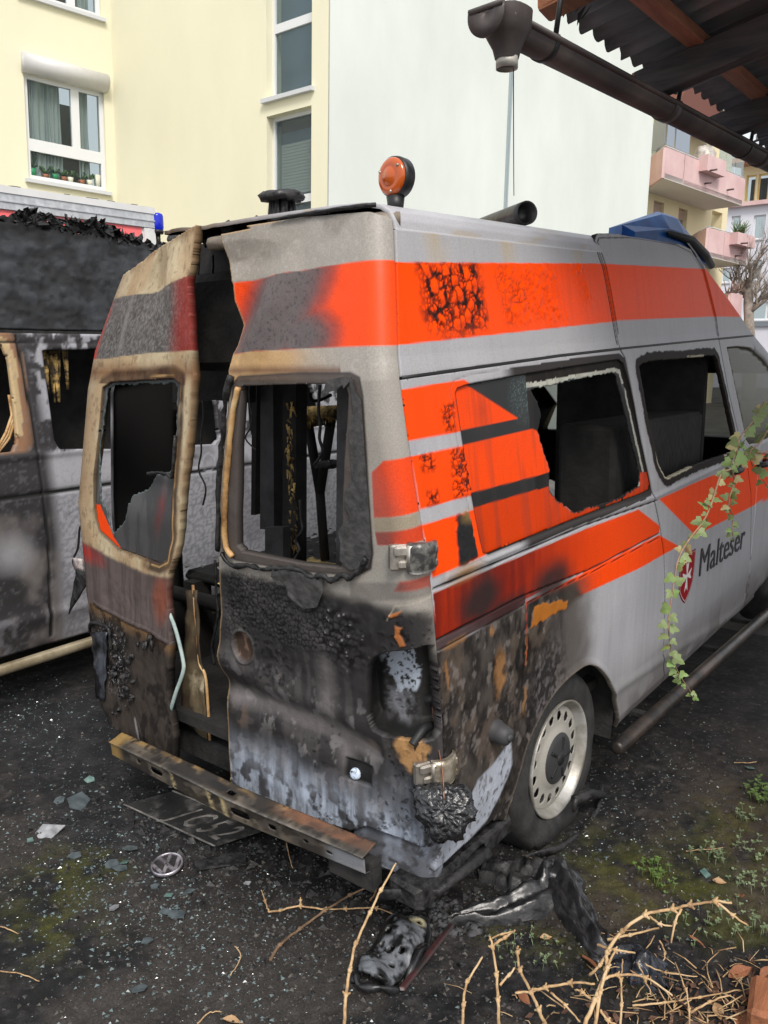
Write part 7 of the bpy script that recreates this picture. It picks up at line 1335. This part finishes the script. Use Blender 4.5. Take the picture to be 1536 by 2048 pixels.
# ================================================================ dry twigs, leaves, weeds
TW = nmat('dry_twig', sr(120, 92, 66), sr(206, 180, 142), 14, .8, bump=.3, bscale=120, c3=sr(190, 158, 116)); TWD = nmat('dark_twig', sr(84, 66, 50), sr(132, 106, 82), 25, .85, bump=.3, bscale=120)
def twig(lab, paths, m=TW, r0=.006, knots=True, seed=0, cat='twig', group=None):
    """paths: main stem first, then side shoots; each point is (px, py, height above ground)"""
    r = random.Random(seed); P0 = None; t = None
    for j, (pts, r1) in enumerate(paths):
        P = []
        for px, py, h in pts: d = onz(px, py, h); P.append(np.array([d[0], d[1], h + (gz_(d[0], d[1]) if h < .05 else 0)]))
        if t is None: P0 = P[0]; t = thing('twig', lab, cat, tuple(map(float, P0)), group)
        pp = catmull([p - P0 for p in P], 5); n = len(pp); pp = [p + np.array([r.uniform(-.0015, .0015) for _ in range(3)]) for p in pp]; mb = MB(); r1 *= .88; mb.tube(pp, [r1 * (1 - .45 * i / n) for i in range(n)], 7)
        if knots:
            for p, q in zip(P[1:-1], P[2:]):
                d_ = (q - p) / (np.linalg.norm(q - p) + 1e-9); mb.tube([p - P0 - d_ * .008, p - P0, p - P0 + d_ * .008], [r1 * .9, r1 * 1.5, r1 * .9], 7)
                s_ = Vector(d_).orthogonal().normalized()
                for sg in (-1, 1): mb.tube([Vector(p - P0), Vector(p - P0) + s_ * sg * r1 * 2.3 + Vector(d_) * r1 * 1.5], [r1 * .9, r1 * .5], 5)
        mb.build('stem' if j == 0 else 'side_shoot', m, t)
    return t
twig('long upright dry stalk rising in front of the bumper corner', [([(688, 2060, .18), (692, 1990, .22), (700, 1940, .26), (712, 1886, .30), (740, 1825, .33), (762, 1780, .36), (792, 1726, .40)], .0052)], seed=1)
twig('short curved dry stalk right of the lamp carrier', [([(925, 2060, .10), (927, 2010, .14), (935, 1962, .17), (965, 1915, .2)], .005)], seed=2)
twig('forked upright dry stalk with a bent tip in the lower middle', [([(998, 2060, .12), (996, 2000, .15), (993, 1950, .18), (985, 1895, .22), (978, 1872, .24)], .0052), ([(985, 1890, .22), (1010, 1875, .24), (1030, 1860, .25)], .005), ([(1000, 1970, .17), (1018, 1950, .18), (1030, 1935, .19)], .004), ([(977, 1880, .22), (1005, 1868, .25), (1027, 1862, .25)], .003)], seed=3)
twig('crooked dry branch crossing the lower right ground', [([(1095, 2060, .08), (1078, 2020, .09), (1062, 1985, .10), (1040, 1940, .11), (1035, 1905, .13), (1036, 1893, .13)], .0058), ([(1062, 1982, .10), (1090, 1975, .10), (1140, 1966, .11), (1190, 1968, .12)], .0055), ([(1030, 1985, .09), (1062, 1984, .10), (1075, 1980, .10)], .004), ([(1100, 1985, .09), (1130, 2010, .08), (1160, 2045, .07)], .004)], seed=4)
twig('large dry branch fork arching over the mossy ground at right', [([(1165, 2060, .06), (1190, 2000, .09), (1212, 1940, .12), (1215, 1905, .15), (1245, 1862, .19), (1290, 1830, .22), (1345, 1818, .24), (1380, 1810, .25), (1430, 1803, .26), (1462, 1806, .26)], .0068), ([(1435, 1806, .26), (1465, 1830, .24), (1496, 1852, .22)], .0045), ([(1362, 1818, .24), (1350, 1845, .22), (1342, 1885, .20)], .0045), ([(1300, 1832, .22), (1320, 1848, .22), (1345, 1852, .21)], .004), ([(1215, 1880, .15), (1260, 1870, .16), (1318, 1856, .17)], .0048), ([(1195, 1890, .14), (1230, 1900, .14), (1270, 1905, .14)], .005)], seed=5)
twig('tangled dry twig cluster at the lower right', [([(1190, 2060, .05), (1200, 1985, .10), (1215, 1935, .13), (1230, 1900, .14)], .0058), ([(1205, 1960, .11), (1235, 1950, .11), (1290, 1955, .10), (1345, 1990, .08)], .005), ([(1190, 2005, .07), (1165, 1985, .08), (1150, 1978, .08)], .0045), ([(1200, 2020, .06), (1215, 2040, .05), (1235, 2050, .05)], .0045), ([(1240, 2060, .05), (1243, 2010, .07), (1242, 1960, .10), (1246, 1918, .12)], .004), ([(1180, 1950, .09), (1200, 1930, .12), (1218, 1905, .14)], .005)], seed=6)
twig('thin bent straw stalks at the bottom right edge', [([(1380, 2060, .04), (1378, 2020, .06), (1372, 1980, .08), (1350, 1925, .10)], .0032), ([(1265, 2008, .03), (1330, 2004, .03), (1400, 1990, .03), (1480, 1975, .03)], .0035), ([(1290, 1928, .05), (1330, 1945, .05), (1395, 1956, .04)], .003), ([(1320, 1880, .05), (1330, 1905, .04), (1326, 1918, .04)], .003), ([(1275, 1925, .06), (1290, 1960, .06), (1303, 1990, .05)], .003), ([(1380, 2025, .03), (1420, 2000, .03), (1462, 1985, .03)], .004)], seed=7)
twig('dry branching twig lying flat before the bumper', [([(536, 1820, .01), (560, 1818, .015), (600, 1811, .015), (650, 1817, .015), (690, 1815, .015), (752, 1813, .015), (790, 1826, .012)], .0042), ([(538, 1820, .01), (530, 1800, .03), (523, 1780, .05)], .0035), ([(600, 1812, .015), (601, 1800, .03), (601, 1793, .04)], .003)], m=TW, seed=8)
twig('dark forked stick lying in front of the bumper', [([(540, 1918, .01), (560, 1890, .012), (600, 1855, .014), (650, 1818, .03), (700, 1790, .05), (742, 1770, .07)], .006), ([(740, 1800, .03), (752, 1780, .05), (757, 1755, .07)], .004)], m=TWD, seed=9)
for (a, b, c), lab in ((((1372, 1702), (1400, 1700), (1446, 1696)), 'straight pale straw lying on the mossy ground'), (((1045, 1708), (1080, 1730), (1142, 1762)), 'bent dry straw beside the rear tyre foot'), (((1468, 1523), (1490, 1522), (1514, 1521)), 'short pale straw on the dark ground near the step tube'), (((0, 1852), (20, 1862), (38, 1866)), 'pale straw at the left edge of the ground'), (((0, 1942), (40, 1945), (78, 1960)), 'thin grass stalk lying at lower left'), (((470, 1890), (482, 1910), (460, 1950)), 'curved thin root lying in the lower middle'), (((395, 2045), (420, 2025), (445, 2018)), 'short forked straw at the bottom edge'), (((570, 1655), (574, 1690), (585, 1735)), 'rusty wire bent down from the bumper beam')):
    twig(lab, [([(*a, .012), (*b, .016), (*c, .012)], .0025)], knots=False, seed=len(lab))
# fallen leaves
DL_ = [nmat('brown_leaf', sr(110, 66, 44), sr(160, 104, 70), 30, .7), nmat('tan_leaf', sr(150, 116, 84), sr(190, 158, 120), 30, .7), nmat('dark_leaf', sr(70, 50, 40), sr(110, 80, 62), 30, .7)]
lvm = []
for m in DL_:
    V = []; F = []
    for i in range(7):
        y = i / 6; w = .24 * math.sin(math.pi * min(1, y * .92 + .06)) * (1 + .25 * math.sin(y * 19)); V += [(-w, y, .9 * w * w + .25 * y * y + .12 * math.sin(y * 5)), (0, y, .1 * y * y - .02), (w, y, .14 * w + .1 * y * y)]
        if i: b = 3 * i; F += [(b - 3, b - 2, b + 1, b), (b - 2, b - 1, b + 2, b + 1)]
    me = bpy.data.meshes.new('fallen_leaf'); me.from_pydata(V, [], F); me.materials.append(m); lvm.append(me)
r = random.Random(17)
lf = [(1195, 1945, 0, 'brown leaf under the tangled twig cluster', .07), (1310, 1912, 1, 'tan leaf right of the twig cluster', .05), (1409, 1900, 0, 'orange brown leaf below the arching branch tip', .055), (1457, 1956, 0, 'large brown leaf at the right near the straw', .075), (1505, 1940, 2, 'dark leaf at the right edge beside the wood block', .06), (1480, 2025, 0, 'brown leaf touching the wood block at the bottom', .07), (1430, 2010, 1, 'tan leaf left of the wood block at the bottom', .06), (1390, 2040, 2, 'dark leaf at the bottom edge under the straw stalks', .07), (1320, 2030, 2, 'dark leaf at the bottom below the tangled twigs', .06), (1250, 2040, 2, 'dark leaf at the bottom among the tangled twig stems', .05), (1035, 1990, 0, 'brown leaf on the crooked branch', .05), (1080, 1880, 1, 'tiny tan leaf behind the crooked branch', .04), (1435, 1700, 2, 'dark leaf beside the straight pale straw', .05), (1480, 1790, 0, 'brown leaf above the arching branch tip', .05), (1425, 1765, 1, 'tan leaf beside the blue green splinter', .045), (1500, 2000, 1, 'tan leaf in front of the wood block', .07), (445, 2040, 1, 'pale tan leaf at the bottom edge left of the stalk', .06), (1440, 1870, 2, 'small dark leaf below the arching branch tip', .04), (1290, 1970, 1, 'tan leaf between the crossing straw stalks', .05), (1520, 1965, 0, 'brown leaf leaning behind the wood block', .07)]
for px, py, mi, lab, s in lf:
    p = gpt(px, py, .012); o = bpy.data.objects.new('fallen_leaf', lvm[mi]); link(o); M = frame(p, (r.uniform(-.5, .5), r.uniform(-.5, .5), 1), (math.cos(px), math.sin(px), 0)); o.matrix_world = M @ Matrix.Diagonal((s, s, s, 1)); tag(o, lab or 'dry brown leaf lying on the ground at lower right', 'leaf', 'fallen leaves on the ground')
# loose straw and leaf scraps at the foot of the twigs
r = random.Random(91); mb = MB()
for i in range(130):
    px = 1536 - abs(r.gauss(0, 190)); py = 2048 - abs(r.gauss(0, 75)); p = gpt(px, py, r.uniform(.002, .02)); a = r.uniform(0, 6.3); L_ = r.uniform(.015, .09); d = Vector((math.cos(a), math.sin(a), r.uniform(-.1, .3))) * L_; m_ = p + d * .5 + Vector((r.uniform(-.006, .006), r.uniform(-.006, .006), .003)); mb.tube([p, m_, p + d], [r.uniform(.0008, .0022)] * 3, 4)
o = mb.build('dry_straw', TW, None); o['kind'] = 'stuff'
mb = MB()
for i in range(150):
    px = 1560 - abs(r.gauss(0, 170)); py = 2060 - abs(r.gauss(0, 70)); p = gpt(px, py, r.uniform(.002, .02)); a = r.uniform(0, 6.3); s = r.uniform(.006, .022); M = frame(p, (r.uniform(-.8, .8), r.uniform(-.8, .8), 1), (math.cos(a), math.sin(a), 0)); mb.add([M @ Vector(q) for q in ((-s, 0, 0), (-.2 * s, -.5 * s, .2 * s), (s, 0, .3 * s), (-.1 * s, .55 * s, .15 * s))], [(0, 1, 2), (0, 2, 3)])
o = mb.build('leaf_scraps', DL_[2], None); o['kind'] = 'stuff'
# weeds and clover
WD = [nmat('weed_green', sr(62, 84, 36), sr(104, 130, 62), 40, .6), nmat('weed_dull', sr(80, 96, 66), sr(130, 146, 108), 40, .65)]
def weed(px, py, n, spread, s, m, lab, seed):
    r = random.Random(seed); c = gpt(px, py); t = thing('weed', lab, 'weed', tuple(c), 'small weeds at the right edge'); mb = MB()
    for i in range(n):
        a = r.uniform(0, 6.3); d = spread * math.sqrt(r.random()); b = Vector((d * math.cos(a), d * math.sin(a), 0)); h = r.uniform(.01, .05); tip = b + Vector((r.uniform(-.01, .01), r.uniform(-.01, .01), h)); mb.tube([b, tip], .0012, 4)
        for k in range(3):
            q = 2 * math.pi * k / 3 + r.random(); e = Vector((math.cos(q), math.sin(q), r.uniform(-.1, .5))) * s; w = Vector((-math.sin(q), math.cos(q), 0)) * s * .5; mb.add([tip, tip + e * .5 + w, tip + e, tip + e * .5 - w], [(0, 1, 2, 3)])
    mb.build('foliage', WD[m], t)
for i, (px, py, n, sp, s, m, lab) in enumerate([(1305, 1745, 26, .06, .011, 0, 'bright green clover patch on the moss right of the rear wheel'), (1330, 1775, 10, .04, .010, 0, 'sparse clover sprigs just below the bright clover patch'), (1525, 1590, 40, .08, .016, 0, 'leafy weed at the right picture edge above the others'), (1490, 1635, 12, .04, .012, 1, 'small dull weed left of the leafy edge weed'), (1420, 1725, 16, .07, .012, 1, 'low dull weeds around the lying straw'), (1520, 1700, 26, .09, .013, 1, 'dull weed clump at the right edge behind the leaves'), (1480, 1850, 30, .10, .010, 1, 'creeping weeds below the arching branch tip'), (1060, 1900, 26, .12, .008, 1, 'tiny weeds in the soil behind the crooked branch'), (1500, 1765, 18, .08, .012, 1, 'thin weeds between two brown leaves at right'), (1370, 1860, 22, .10, .008, 1, 'tiny weeds under the arching branch')]): weed(px, py, n, sp, s, m, lab, 50 + i)
# block of wood at the corner
mb = MB(); p = gpt(1500, 2045); mb.obox(p + Vector((.0, -.05, -.02)), Vector((.35, .06, .02)), Vector((-.03, .16, 0)), Vector((0, 0, .10)), .012); tag(mb.build('wood_block', WOOD, None, .002, 2), 'orange brown block of wood at the lower right corner', 'wood block')
